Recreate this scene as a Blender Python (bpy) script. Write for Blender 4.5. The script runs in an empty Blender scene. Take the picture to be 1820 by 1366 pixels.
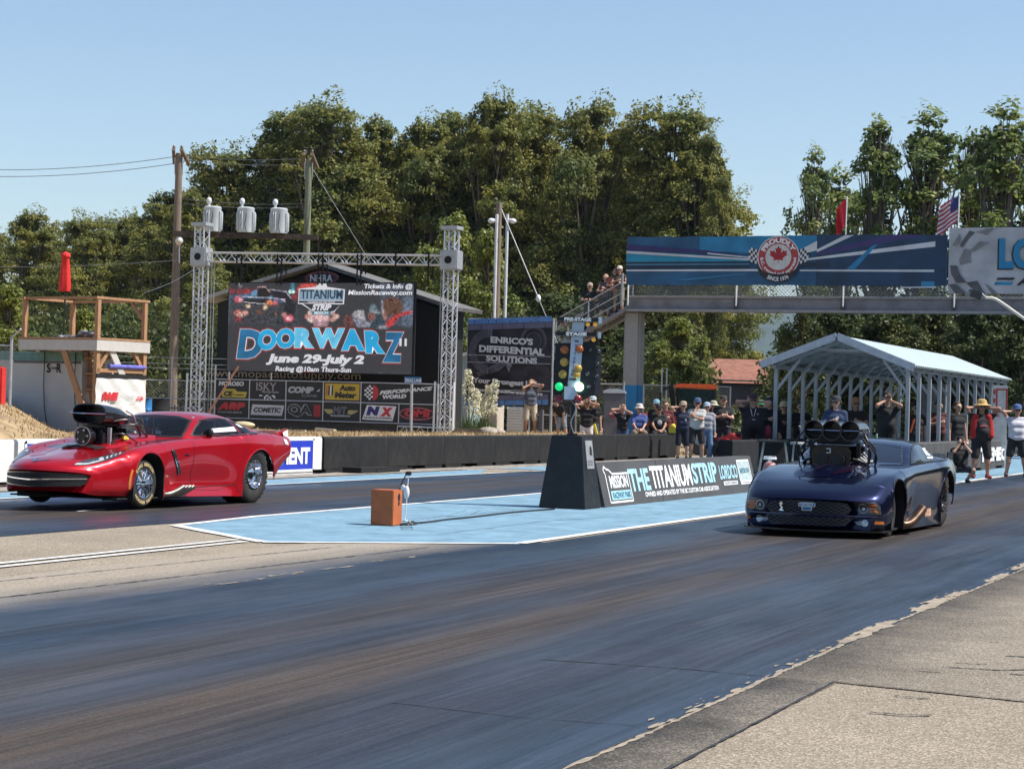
import bpy, math, random
import numpy as np
from mathutils import Vector, Matrix, geometry
from mathutils.bvhtree import BVHTree
R = math.radians
rng = np.random.default_rng(11)
random.seed(5)
SC = bpy.context.scene
COL = SC.collection

# ---------------------------------------------------------------- camera, sky, sun, exposure
# world: X to the right of the track, Y down the track, Z up; the camera stands at the origin, eye height 1.5
FPX, ROLL, HOR, EYE, YAW = 3650.0, R(1.5), 38.0, 1.5, R(22.2)
cam = bpy.data.cameras.new("camera")
cam.sensor_width = 36.0
cam.lens = FPX / 1820.0 * 36.0
cam.clip_start, cam.clip_end = 0.5, 12000
camo = bpy.data.objects.new("camera", cam)
COL.objects.link(camo)
camo.matrix_world = (Matrix.Translation((0, 0, EYE)) @ Matrix.Rotation(YAW, 4, 'Z')
     @ Matrix.Rotation(R(90) + math.atan(HOR / FPX), 4, 'X') @ Matrix.Rotation(ROLL, 4, 'Z'))
SC.camera = camo

SUN_EL = R(54)
SUN_AZ = math.atan2(math.cos(YAW), math.sin(YAW)) + R(10)       # from +Y towards +X: from the right of the picture
sun_dir = Vector((math.sin(SUN_AZ) * math.cos(SUN_EL), math.cos(SUN_AZ) * math.cos(SUN_EL), math.sin(SUN_EL)))
world = bpy.data.worlds.new("World")
SC.world = world
world.use_nodes = True
wn = world.node_tree.nodes
sky = wn.new("ShaderNodeTexSky")
sky.sky_type = 'NISHITA'
sky.sun_disc = False
sky.sun_elevation = SUN_EL
sky.sun_rotation = SUN_AZ
sky.altitude = 20
sky.air_density = 1.0
sky.dust_density = 0.6
sky.ozone_density = 1.6
world.node_tree.links.new(sky.outputs[0], wn["Background"].inputs[0])
wn["Background"].inputs[1].default_value = 0.115
sl = bpy.data.lights.new("sun", 'SUN')
sl.energy = 5.0
sl.angle = R(0.5)
sl.color = (1.0, 0.95, 0.87)
so = bpy.data.objects.new("sun", sl)
COL.objects.link(so)
so.rotation_euler = sun_dir.to_track_quat('Z', 'Y').to_euler()
SC.view_settings.view_transform = 'Standard'
SC.view_settings.look = 'None'
SC.view_settings.exposure = 0.42
SC.view_settings.gamma = 1.0
SC.cycles.max_bounces = 6
SC.cycles.transparent_max_bounces = 12
SC.cycles.use_denoising = True

# ---------------------------------------------------------------- picture geometry used to survey the place
CY, SY = math.cos(YAW), math.sin(YAW)
def der(x, y):
 a, b = x - 910, y - 683
 return a * math.cos(ROLL) + b * math.sin(ROLL), -a * math.sin(ROLL) + b * math.cos(ROLL) - HOR
def at(x, y, Z):                      # the point seen at photo pixel x, y and Z metres away
 a, b = der(x, y)
 X = a / FPX * Z
 return Vector((X * CY - Z * SY, X * SY + Z * CY, EYE - b / FPX * Z))
def gnd(x, y, z=0.0):
 a, b = der(x, y)
 return at(x, y, FPX * (EYE - z) / b)
def onp(x, y, p):                     # on the plane X = p
 a, b = der(x, y)
 return at(x, y, p / (a / FPX * CY - SY))
def ont(x, y, t):                     # on the plane Y = t
 a, b = der(x, y)
 return at(x, y, t / (a / FPX * SY + CY))

# ---------------------------------------------------------------- objects and tags
def tag(o, label=None, cat=None, group=None, kind=None):
 if label: o["label"] = label
 if cat: o["category"] = cat
 if group: o["group"] = group
 if kind: o["kind"] = kind
 return o
def empty(name, loc=(0, 0, 0), rz=0.0, label=None, cat=None, group=None):
 o = bpy.data.objects.new(name, None)
 o.empty_display_size = 0.1
 COL.objects.link(o)
 o.location = loc
 o.rotation_euler = (0, 0, rz)
 return tag(o, label, cat, group)
def kids(o):
 return [c for c in bpy.data.objects if c.parent == o]
def copy_tree(o, parent=None):
 c = o.copy()
 COL.objects.link(c)
 c.parent = parent
 for k in kids(o):
  copy_tree(k, c)
 return c
def link(name, me, mat=None, parent=None, smooth=False):
 o = bpy.data.objects.new(name, me)
 COL.objects.link(o)
 if mat is not None:
  for m in (mat if isinstance(mat, (list, tuple)) else [mat]):
   me.materials.append(m)
 if parent is not None: o.parent = parent
 if smooth: me.polygons.foreach_set("use_smooth", [True] * len(me.polygons))
 return o

# ---------------------------------------------------------------- materials
MATS = {}
def nd(nt, typ, **kw):
 n = nt.nodes.new(typ)
 for k, v in kw.items():
  if k in n.inputs.keys() if isinstance(k, str) and not hasattr(n, k) else False:
   n.inputs[k].default_value = v
  else:
   setattr(n, k, v)
 return n
def P(name, col, rough=0.6, metal=0.0, var=0.12, scale=6.0, bump=0.0, bscale=60.0, coat=0.0, spec=0.5, emit=0.0, ecol=None, stretch=None, dark=None, dscale=1.2):
 if name in MATS: return MATS[name]
 m = bpy.data.materials.new(name)
 m.use_nodes = True
 nt = m.node_tree
 b = nt.nodes["Principled BSDF"]
 b.inputs["Roughness"].default_value = rough
 b.inputs["Metallic"].default_value = metal
 b.inputs["Coat Weight"].default_value = coat
 b.inputs["Coat Roughness"].default_value = 0.04
 b.inputs["Specular IOR Level"].default_value = spec
 tc = nt.nodes.new("ShaderNodeTexCoord")
 co = tc.outputs["Object"]
 if stretch:
  mp = nt.nodes.new("ShaderNodeMapping")
  mp.inputs["Scale"].default_value = stretch
  nt.links.new(co, mp.inputs[0])
  co = mp.outputs[0]
 n = nt.nodes.new("ShaderNodeTexNoise")
 n.inputs["Scale"].default_value = scale
 n.inputs["Detail"].default_value = 6
 nt.links.new(co, n.inputs["Vector"])
 r = nt.nodes.new("ShaderNodeValToRGB")
 r.color_ramp.elements[0].position = 0.3
 r.color_ramp.elements[1].position = 0.7
 r.color_ramp.elements[0].color = [max(0, c * (1 - var)) for c in col[:3]] + [1]
 r.color_ramp.elements[1].color = [min(1, c * (1 + var)) for c in col[:3]] + [1]
 nt.links.new(n.outputs["Fac"], r.inputs[0])
 out = r.outputs[0]
 if dark:
  n2 = nt.nodes.new("ShaderNodeTexNoise")
  n2.inputs["Scale"].default_value = dscale
  n2.inputs["Detail"].default_value = 8
  n2.inputs["Roughness"].default_value = 0.65
  nt.links.new(co, n2.inputs["Vector"])
  r2 = nt.nodes.new("ShaderNodeValToRGB")
  r2.color_ramp.elements[0].position = 0.48
  r2.color_ramp.elements[1].position = 0.68
  nt.links.new(n2.outputs["Fac"], r2.inputs[0])
  mx = nt.nodes.new("ShaderNodeMix")
  mx.data_type = 'RGBA'
  nt.links.new(r2.outputs[0], mx.inputs[0])
  nt.links.new(out, mx.inputs[6])
  mx.inputs[7].default_value = list(dark) + [1]
  out = mx.outputs[2]
 nt.links.new(out, b.inputs["Base Color"])
 if emit:
  b.inputs["Emission Strength"].default_value = emit
  if ecol is None: nt.links.new(out, b.inputs["Emission Color"])
  else: b.inputs["Emission Color"].default_value = list(ecol) + [1]
 if bump:
  n3 = nt.nodes.new("ShaderNodeTexNoise")
  n3.inputs["Scale"].default_value = bscale
  n3.inputs["Detail"].default_value = 4
  nt.links.new(co, n3.inputs["Vector"])
  bp = nt.nodes.new("ShaderNodeBump")
  bp.inputs["Strength"].default_value = bump
  bp.inputs["Distance"].default_value = 0.02
  nt.links.new(n3.outputs["Fac"], bp.inputs["Height"])
  nt.links.new(bp.outputs[0], b.inputs["Normal"])
 MATS[name] = m
 return m
def glass_mat(name, col, mix, rough=0.03):
 if name in MATS: return MATS[name]
 m = bpy.data.materials.new(name)
 m.use_nodes = True
 nt = m.node_tree
 b = nt.nodes["Principled BSDF"]
 b.inputs["Base Color"].default_value = list(col) + [1]
 b.inputs["Roughness"].default_value = rough
 b.inputs["Specular IOR Level"].default_value = 0.6
 t = nt.nodes.new("ShaderNodeBsdfTransparent")
 t.inputs[0].default_value = (0.75, 0.8, 0.85, 1)
 mx = nt.nodes.new("ShaderNodeMixShader")
 mx.inputs[0].default_value = mix
 nt.links.new(b.outputs[0], mx.inputs[1])
 nt.links.new(t.outputs[0], mx.inputs[2])
 nt.links.new(mx.outputs[0], nt.nodes["Material Output"].inputs[0])
 MATS[name] = m
 return m

# ---------------------------------------------------------------- mesh builder
class MB:
 def __bool__(s): return True
 def __init__(s):
  s.v, s.f, s.mi = [], [], []
  s.M, s.cur = None, 0
 def add(s, vs, fs):
  o = len(s.v)
  for p in vs:
   p = Vector(p)
   s.v.append(tuple(s.M @ p) if s.M is not None else tuple(p))
  for f in fs:
   s.f.append([i + o for i in f]); s.mi.append(s.cur)
  return s
 def box(s, c, d, rz=0.0, rot=None, taper=1.0):
  x, y, z = d[0] / 2, d[1] / 2, d[2] / 2
  k = taper
  vs = [(-x, -y, -z), (x, -y, -z), (x, y, -z), (-x, y, -z), (-x * k, -y * k, z), (x * k, -y * k, z), (x * k, y * k, z), (-x * k, y * k, z)]
  m = rot if rot is not None else Matrix.Rotation(rz, 3, 'Z')
  c = Vector(c)
  return s.add([m @ Vector(v) + c for v in vs], [(0, 3, 2, 1), (4, 5, 6, 7), (0, 1, 5, 4), (1, 2, 6, 5), (2, 3, 7, 6), (3, 0, 4, 7)])
 def bar(s, a, b, w, h=None, up=(0, 0, 1)):
  a, b = Vector(a), Vector(b)
  h = h or w
  d = (b - a)
  L = d.length
  if L < 1e-6: return s
  z = d / L
  u = Vector(up)
  if abs(z.dot(u)) > 0.98: u = Vector((0, 1, 0))
  x = u.cross(z).normalized()
  y = z.cross(x)
  m = Matrix((x, y, z)).transposed()
  return s.box((a + b) / 2, (w, h, L), rot=m)
 def tube(s, pts, r, n=8, cap=True):
  pts = [Vector(p) for p in pts]
  rs = r if isinstance(r, (list, tuple)) else [r] * len(pts)
  vs, fs = [], []
  x = None
  for i, p in enumerate(pts):
   d = (pts[min(i + 1, len(pts) - 1)] - pts[max(i - 1, 0)])
   d = d.normalized() if d.length > 1e-9 else Vector((0, 0, 1))
   if x is None:
    u = Vector((0, 0, 1)) if abs(d.z) < 0.9 else Vector((1, 0, 0))
    x = u.cross(d).normalized()
   else:
    x = (x - d * x.dot(d)).normalized()
   y = d.cross(x)
   for k in range(n):
    a = 2 * math.pi * k / n
    vs.append(p + (x * math.cos(a) + y * math.sin(a)) * rs[i])
  for i in range(len(pts) - 1):
   for k in range(n):
    a, b = i * n + k, i * n + (k + 1) % n
    fs.append((a, b, b + n, a + n))
  if cap:
   fs.append(tuple(range(n))[::-1])
   fs.append(tuple(range((len(pts) - 1) * n, len(pts) * n)))
  return s.add(vs, fs)
 def cyl(s, a, b, r0, r1=None, n=16):
  return s.tube([a, b], [r0, r0 if r1 is None else r1], n)
 def lathe(s, prof, n=24, axis='Z', c=(0, 0, 0), arc=1.0, close=False):
  vs, fs = [], []
  c = Vector(c)
  full = arc >= 0.999
  m = n if full else n + 1
  for (r, h) in prof:
   for k in range(m):
    a = 2 * math.pi * arc * k / n
    x, y = r * math.cos(a), r * math.sin(a)
    vs.append(c + (Vector((x, y, h)) if axis == 'Z' else Vector((x, h, y)) if axis == 'Y' else Vector((h, x, y))))
  q = len(prof)
  for i in range(q - 1 + (1 if close else 0)):
   j = (i + 1) % q
   for k in range(n):
    b = (k + 1) % m
    fs.append((i * m + k, i * m + b, j * m + b, j * m + k))
  return s.add(vs, fs)
 def prism(s, poly, y0, y1, plane='XZ'):
  n = len(poly)
  def mk(p, h): return (p[0], h, p[1]) if plane == 'XZ' else (p[0], p[1], h) if plane == 'XY' else (h, p[0], p[1])
  vs = [mk(p, y0) for p in poly] + [mk(p, y1) for p in poly]
  fs = [tuple(range(n)), tuple(range(2 * n - 1, n - 1, -1))] + [(i, i + n, (i + 1) % n + n, (i + 1) % n) for i in range(n)]
  return s.add(vs, fs)
 def ball(s, c, r, n=10, sq=(1, 1, 1)):
  c = Vector(c)
  vs, fs = [], []
  for i in range(n + 1):
   th = math.pi * i / n
   for k in range(2 * n):
    ph = math.pi * k / n
    vs.append(c + Vector((r * sq[0] * math.sin(th) * math.cos(ph), r * sq[1] * math.sin(th) * math.sin(ph), r * sq[2] * math.cos(th))))
  for i in range(n):
   for k in range(2 * n):
    a, b = i * 2 * n + k, i * 2 * n + (k + 1) % (2 * n)
    fs.append((a, a + 2 * n, b + 2 * n, b))
  return s.add(vs, fs)
 def build(s, name, mat=None, parent=None, smooth=False, bevel=0.0, fix=True):
  me = bpy.data.meshes.new(name)
  me.from_pydata(s.v, [], s.f)
  if s.mi and max(s.mi): me.polygons.foreach_set("material_index", s.mi)
  if bevel or fix:
   import bmesh
   bm = bmesh.new(); bm.from_mesh(me)
   bmesh.ops.remove_doubles(bm, verts=bm.verts, dist=1e-5)
   if bevel: bmesh.ops.bevel(bm, geom=list(bm.edges), offset=bevel, segments=2, affect='EDGES', clamp_overlap=True)
   bmesh.ops.recalc_face_normals(bm, faces=bm.faces)
   bm.to_mesh(me); bm.free()
  me.update()
  o = link(name, me, mat, parent)
  if smooth:
   me.polygons.foreach_set("use_smooth", [True] * len(me.polygons))
   try: me.set_sharp_from_angle(angle=R(smooth if smooth is not True else 40))
   except Exception: pass
  return o

# ---------------------------------------------------------------- lettering
def text_data(body, shear=0.0, bold=0.0, space=1.0, res=3):
 for b in (bold, bold + .005, bold - .007, bold * .5, 0.0):          # some outlines do not fill at some weights
  vs, fs = text_mesh(body, shear, b, space, res)
  A = sum(abs(sum(vs[f[i - 1]][0] * vs[f[i]][1] - vs[f[i]][0] * vs[f[i - 1]][1] for i in range(len(f)))) / 2 for f in fs)
  if A > .09 * len(body.replace(' ', '')) * .55: break
 return vs, fs
def text_mesh(body, shear, bold, space, res):
 cu = bpy.data.curves.new("t", 'FONT')
 cu.body = body
 cu.shear = shear
 cu.offset = bold
 cu.space_character = space
 cu.resolution_u = res
 cu.fill_mode = 'FRONT'
 o = bpy.data.objects.new("t", cu)
 COL.objects.link(o)
 dg = bpy.context.evaluated_depsgraph_get()
 me = bpy.data.meshes.new_from_object(o.evaluated_get(dg))
 bpy.data.objects.remove(o); bpy.data.curves.remove(cu)
 vs = [(v.co.x, v.co.y) for v in me.vertices]
 fs = [tuple(p.vertices) for p in me.polygons]
 bpy.data.meshes.remove(me)
 return vs, fs
def text(mb, body, x, z, w, h, y=-0.01, shear=0.0, bold=0.03, space=1.0, align='C', warp=None, mi=0):
 """letters fitted to width w and height h, lower edge at z, in the x-z plane facing -y"""
 vs, fs = text_data(body, shear, bold, space)
 if not vs: return mb
 x0, x1 = min(v[0] for v in vs), max(v[0] for v in vs)
 y0, y1 = min(v[1] for v in vs), max(v[1] for v in vs)
 sy = h / (y1 - y0)
 sx = w / (x1 - x0) if w else sy
 ww = sx * (x1 - x0)
 ox = x - ww / 2 if align == 'C' else x - ww if align == 'R' else x
 out = []
 for a, b in vs:
  u, q = (a - x0) * sx + ox, (b - y0) * sy
  out.append((u, y, z + q) if warp is None else (lambda t: (t[0], y, t[1]))(warp(u, q, z)))
 mb.cur = mi
 mb.add(out, fs)
 mb.cur = 0
 return mb
def rot_bend(cx, cz, rad, a0, a1, flip=False):
 """bend a line of text of unit span round a circle: u in 0..1 runs from angle a0 to a1 (degrees)"""
 def f(u, q, z):
  a = R(a0 + (a1 - a0) * u)
  r = rad + (-q if flip else q)
  return cx + r * math.cos(a), cz + r * math.sin(a)
 return f
def flat(mb, pts, y=-0.005, mi=0):
 mb.cur = mi
 mb.add([(p[0], y, p[1]) for p in pts], [tuple(range(len(pts)))])
 mb.cur = 0
 return mb
def ell(cx, cz, rx, rz, n=28, a0=0, a1=360):
 return [(cx + rx * math.cos(R(a0 + (a1 - a0) * k / n)), cz + rz * math.sin(R(a0 + (a1 - a0) * k / n))) for k in range(n if a1 - a0 >= 360 else n + 1)]
def ring(mb, cx, cz, rx, rz, w, y=-0.006, mi=0, n=32):
 a, b = ell(cx, cz, rx, rz, n), ell(cx, cz, rx - w, rz - w, n)
 mb.cur = mi
 mb.add([(p[0], y, p[1]) for p in a + b], [(i, (i + 1) % n, n + (i + 1) % n, n + i) for i in range(n)])
 mb.cur = 0
def outline(mb, poly, w, y=-0.006, mi=0):
 n = len(poly)
 for i in range(n):
  a, b = Vector(poly[i]), Vector(poly[(i + 1) % n])
  d = (b - a).normalized(); q = Vector((-d.y, d.x)) * w / 2
  e = d * w / 2
  flat(mb, [a - q - e, b - q + e, b + q + e, a + q - e], y, mi)

# common materials
M_white = P("white paint", (.78, .78, .76), .45, var=.05)
M_letter_white = P("white lettering", (.8, .8, .8), .5, var=.03)
M_black = P("black plastic", (.014, .014, .016), .42, var=.2)
M_rubber = P("tyre rubber", (.022, .021, .02), .75, var=.25, bump=.2, bscale=40)
M_matte = P("matt black", (.008, .008, .009), .85, var=.2)
M_alu = P("aluminium", (.62, .63, .65), .32, .85, var=.1)
M_chrome = P("chrome", (.78, .78, .8), .08, 1.0, var=.03)
M_galv = P("galvanised steel", (.42, .43, .44), .5, .5, var=.15, scale=9)
M_wood = P("weathered pole wood", (.19, .145, .11), .85, var=.3, scale=5, stretch=(6, 6, .6), bump=.3, bscale=20)
M_conc = P("concrete", (.36, .35, .33), .85, var=.12, scale=5, bump=.2, dark=(.24, .23, .22))
M_red = P("red plastic", (.55, .03, .025), .45, var=.1)
M_skin = P("skin", (.47, .27, .19), .55, var=.1)
M_skin_tan = P("tanned skin", (.38, .2, .13), .55, var=.1)
# ================================================================ the setting: ground, lanes, paint
def sheet(name, pts, z, mat, div=None):
 mb = MB()
 mb.add([(p[0], p[1], z) for p in pts], [tuple(range(len(pts)))])
 o = mb.build(name, mat)
 return tag(o, kind="structure")
def ground_mat(name, base, fleck, soft=None, big=(.82, 1.12)):
 m = bpy.data.materials.new(name); m.use_nodes = True
 nt = m.node_tree; b = nt.nodes["Principled BSDF"]; b.inputs["Roughness"].default_value = .9
 b.inputs["Specular IOR Level"].default_value = 0.15
 L = nt.links.new
 tc = nt.nodes.new("ShaderNodeTexCoord")
 def tex(t, sc, det=5, ro=.7):
  n = nt.nodes.new(t); n.inputs["Scale"].default_value = sc
  if "Noise" in t: n.inputs["Detail"].default_value = det; n.inputs["Roughness"].default_value = ro
  L(tc.outputs["Object"], n.inputs["Vector"]); return n
 def ramp(fac, stops):
  r = nt.nodes.new("ShaderNodeValToRGB")
  while len(r.color_ramp.elements) < len(stops): r.color_ramp.elements.new(.5)
  for e, (p, c) in zip(r.color_ramp.elements, stops): e.position = p; e.color = list(c) + [1]
  L(fac, r.inputs[0]); return r.outputs[0]
 def mix(f, a, c, bl='MIX'):
  x = nt.nodes.new("ShaderNodeMix"); x.data_type = 'RGBA'; x.blend_type = bl
  if isinstance(f, float): x.inputs[0].default_value = f
  else: L(f, x.inputs[0])
  for i, q in ((6, a), (7, c)):
   if isinstance(q, tuple): x.inputs[i].default_value = list(q) + [1]
   else: L(q, x.inputs[i])
  return x.outputs[2]
 v = tex("ShaderNodeTexVoronoi", 85)
 sp = tex("ShaderNodeTexNoise", 100, 4, .8); mid = tex("ShaderNodeTexNoise", 4.5, 7, .7); bg = tex("ShaderNodeTexNoise", .6, 6, .6)
 sxy = nt.nodes.new("ShaderNodeSeparateColor"); L(v.outputs["Color"], sxy.inputs[0])
 k = mix(1.0, ramp(sxy.outputs[0], [(0, [c * .72 for c in base]), (.45, base), (.85, [.5 * (c + d) for c, d in zip(base, fleck)]), (1, fleck)]), ramp(sp.outputs["Fac"], [(.32, (.62,) * 3), (.7, (1.3,) * 3)]), 'MULTIPLY')
 k = mix(1.0, k, ramp(bg.outputs["Fac"], [(.3, (big[0],) * 3), (.7, (big[1],) * 3)]), 'MULTIPLY')
 k = mix(ramp(mid.outputs["Fac"], [(.58, (0, 0, 0)), (.75, (.55,) * 3)]), k, tuple(c * .42 for c in base))
 if soft:                                                        # darker, rubber stained band on one side
  e0, e1 = soft
  sx = nt.nodes.new("ShaderNodeSeparateXYZ"); L(tc.outputs["Object"], sx.inputs[0])
  a2 = nt.nodes.new("ShaderNodeMath"); a2.operation = 'MULTIPLY_ADD'; a2.inputs[1].default_value = 1.3
  L(tex("ShaderNodeTexNoise", 1.3, 7, .7).outputs["Fac"], a2.inputs[0]); L(sx.outputs[0], a2.inputs[2])
  mr = nt.nodes.new("ShaderNodeMapRange"); mr.inputs[1].default_value = e0 + .65; mr.inputs[2].default_value = e1 + .65; mr.clamp = True
  L(a2.outputs[0], mr.inputs[0])
  k = mix(mr.outputs[0], k, mix(1.0, k, (.30, .32, .36), 'MULTIPLY'))
 L(k, b.inputs["Base Color"])
 bp = nt.nodes.new("ShaderNodeBump"); bp.inputs["Strength"].default_value = .6; bp.inputs["Distance"].default_value = .008
 L(v.outputs["Distance"], bp.inputs["Height"]); L(bp.outputs[0], b.inputs["Normal"])
 return m
M_tan = ground_mat("tan aggregate asphalt", (.285, .24, .185), (.50, .43, .34))
M_sh1 = ground_mat("grey tan shoulder", (.255, .218, .172), (.42, .365, .30), soft=(-2.2, -3.1))
M_sh2 = ground_mat("stained lane edge", (.20, .175, .145), (.36, .32, .265), soft=(-2.45, -3.0))
tag(sheet("ground", [(-3000, -400), (3000, -400), (3000, 5000), (-3000, 5000)], 0, M_tan), kind="structure")

def lane_mat(name, x0, x1, soft=None):
 """rubbered lane: long dark streaks with a sky sheen partly tinted into the colour, bare asphalt showing past the soft edge"""
 m = bpy.data.materials.new(name); m.use_nodes = True
 nt = m.node_tree; b = nt.nodes["Principled BSDF"]
 L = nt.links.new
 tc = nt.nodes.new("ShaderNodeTexCoord")
 def noise(scale, st, det=6, ro=.6):
  mp = nt.nodes.new("ShaderNodeMapping"); mp.inputs["Scale"].default_value = st
  L(tc.outputs["Object"], mp.inputs[0])
  n = nt.nodes.new("ShaderNodeTexNoise"); n.inputs["Scale"].default_value = scale; n.inputs["Detail"].default_value = det; n.inputs["Roughness"].default_value = ro
  L(mp.outputs[0], n.inputs["Vector"]); return n.outputs["Fac"]
 def ramp(fac, stops):
  r = nt.nodes.new("ShaderNodeValToRGB")
  while len(r.color_ramp.elements) < len(stops): r.color_ramp.elements.new(.5)
  for e, (p, c) in zip(r.color_ramp.elements, stops):
   e.position = p; e.color = list(c) + [1] if len(c) == 3 else c
  L(fac, r.inputs[0]); return r.outputs[0]
 def mix(f, a, c, bl='MIX'):
  x = nt.nodes.new("ShaderNodeMix"); x.data_type = 'RGBA'; x.blend_type = bl
  if isinstance(f, float): x.inputs[0].default_value = f
  else: L(f, x.inputs[0])
  for i, s in ((6, a), (7, c)):
   if isinstance(s, tuple): x.inputs[i].default_value = list(s) + [1]
   else: L(s, x.inputs[i])
  return x.outputs[2]
 streak = noise(1.5, (1.0, .02, 1), 7, .6)
 fine = noise(9, (1.0, .03, 1), 6, .7)
 big = noise(.45, (1.0, .12, 1), 4)
 grain = noise(95, (1, .6, 1), 4, .8)
 sx = nt.nodes.new("ShaderNodeSeparateXYZ"); L(tc.outputs["Object"], sx.inputs[0])
 wheel = nt.nodes.new("ShaderNodeMapRange"); wheel.inputs[1].default_value = x0; wheel.inputs[2].default_value = x1
 L(sx.outputs[0], wheel.inputs[0])
 # rubber is laid thickest down the middle of the lane, where it is browner and duller
 mid = ramp(wheel.outputs[0], [(0, (0, 0, 0)), (.2, (.05,) * 3), (.36, (.9,) * 3), (.47, (.45,) * 3), (.58, (1,) * 3), (.74, (.25,) * 3), (1, (0, 0, 0))])
 midn = nt.nodes.new("ShaderNodeMath"); midn.operation = 'MULTIPLY_ADD'; midn.inputs[1].default_value = 1.0; midn.inputs[2].default_value = 0
 ad = nt.nodes.new("ShaderNodeMath"); ad.operation = 'SUBTRACT'; ad.inputs[1].default_value = .5
 L(big, ad.inputs[0])
 ms = nt.nodes.new("ShaderNodeMath"); ms.operation = 'MULTIPLY_ADD'; ms.inputs[1].default_value = 1.5; ms.use_clamp = True
 L(ad.outputs[0], ms.inputs[0]); L(mid, ms.inputs[2])
 fine2 = noise(34, (1.0, .012, 1), 5, .75)
 patch = noise(.9, (1.0, .22, 1), 5, .6)
 base = mix(ms.outputs[0], (.018, .030, .050), (.056, .045, .038))  # blue at the lane sides is sky sheen put into the colour
 k = mix(1.0, base, ramp(streak, [(.34, (.62,) * 3), (.5, (.95,) * 3), (.68, (1.38, 1.34, 1.3))]), 'MULTIPLY')
 k = mix(1.0, k, ramp(fine, [(.35, (.82,) * 3), (.65, (1.18,) * 3)]), 'MULTIPLY')
 k = mix(1.0, k, ramp(fine2, [(.36, (.70,) * 3), (.64, (1.32,) * 3)]), 'MULTIPLY')
 k = mix(1.0, k, ramp(grain, [(.3, (.5,) * 3), (.7, (1.5,) * 3)]), 'MULTIPLY')
 sheen = ramp(patch, [(.40, (0, 0, 0)), (.62, (1,) * 3)])
 ro = mix(ms.outputs[0], ramp(sheen, [(0, (.54,) * 3), (1, (.31,) * 3)]), (.62, .62, .62))
 rv = mix(1.0, ro, ramp(streak, [(.35, (.82,) * 3), (.65, (1.2,) * 3)]), 'MULTIPLY')
 sv = mix(1.0, mix(ms.outputs[0], ramp(sheen, [(0, (.20,) * 3), (1, (.78,) * 3)]), (.19, .19, .19)), ramp(fine, [(.35, (.75,) * 3), (.65, (1.25,) * 3)]), 'MULTIPLY')
 L(sv, b.inputs["Specular IOR Level"])
 k0 = noise(2.0, (1, 1, 1))
 if soft:
  e0, e1 = soft           # bare asphalt at e0, full rubber at e1
  wob = noise(1.6, (1.0, .18, 1), 7, .7)
  a2 = nt.nodes.new("ShaderNodeMath"); a2.operation = 'MULTIPLY_ADD'; a2.inputs[1].default_value = 1.1
  L(wob, a2.inputs[0]); L(sx.outputs[0], a2.inputs[2])
  mr = nt.nodes.new("ShaderNodeMapRange"); mr.inputs[1].default_value = e0 + .55; mr.inputs[2].default_value = e1 + .55; mr.clamp = True
  L(a2.outputs[0], mr.inputs[0])
  spk = noise(38, (1, 1, 1), 5, .8)
  tan = ramp(spk, [(.38, (.20, .165, .128)), (.64, (.42, .36, .285))])
  k = mix(mr.outputs[0], tan, k)
  rv = mix(mr.outputs[0], (.85, .85, .85), rv)
 L(k, b.inputs["Base Color"]); L(rv, b.inputs["Roughness"])
 bp = nt.nodes.new("ShaderNodeBump"); bp.inputs["Strength"].default_value = .3; bp.inputs["Distance"].default_value = .004
 L(grain, bp.inputs["Height"]); L(bp.outputs[0], b.inputs["Normal"])
 return m
M_lane1 = lane_mat("near lane rubber", -8.3, -3.0, soft=(-9.5, -8.35))
M_lane2 = lane_mat("far lane rubber", -17.5, -12.85)
M_strip = P("dirty lane edge asphalt", (.10, .095, .088), .8, var=.35, scale=3, stretch=(1, .3, 1), bump=.2)
tag(sheet("near_lane", [(-10.1, -20), (-3.0, -20), (-3.0, 420), (-8.2, 420), (-8.2, 21.2), (-8.5, 20.6), (-10.1, 19.4)], .004, M_lane1))
tag(sheet("far_lane", [(-17.5, -30), (-13.25, -30), (-12.95, 20), (-12.85, 22), (-12.85, 420), (-17.5, 420)], .004, M_lane2))
sheet("lane_edge", [(-3.0, -20), (-2.62, -20), (-2.62, 11.35), (-3.0, 11.35)], .0042, M_sh2)
sheet("shoulder", [(-3.0, 11.35), (-2.64, 11.35), (-1.6, 11.15), (-.3, 11.2), (.9, 11.5), (6, 12.2), (14, 13), (14, 200), (-3.0, 200)], .0044, M_sh1)
# worn pale seam along the near lane
M_seam = P("worn seam", (.30, .25, .19), .9, var=.3, scale=8)
def ribbon(name, pts, w, z, mat, jitter=.25, step=.25, seed=1, into=None):
 rr = random.Random(seed)
 L, Rr = [], []
 for i in range(len(pts) - 1):
  a, b = Vector(pts[i]), Vector(pts[i + 1])
  n = max(1, int((b - a).length / step))
  for k in range(n + (1 if i == len(pts) - 2 else 0)):
   p = a.lerp(b, k / n); d = (b - a).normalized(); q = Vector((-d.y, d.x))
   L.append(p + q * w / 2 * (1 + jitter * rr.uniform(-1, 1))); Rr.append(p - q * w / 2 * (1 + jitter * rr.uniform(-1, 1)))
 n = len(L)
 mb = (into or MB()).add([(p.x, p.y, z) for p in L + Rr], [(i, i + 1, n + i + 1, n + i) for i in range(n - 1)])
 if into: return into
 return tag(mb.build(name, mat), kind="structure")
ribbon("pavement_seam", [(-3.0, 2), (-2.97, 9), (-3.03, 14), (-2.98, 21), (-3.0, 60)], .024, .008, M_seam, .9, .06, 3)
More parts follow.
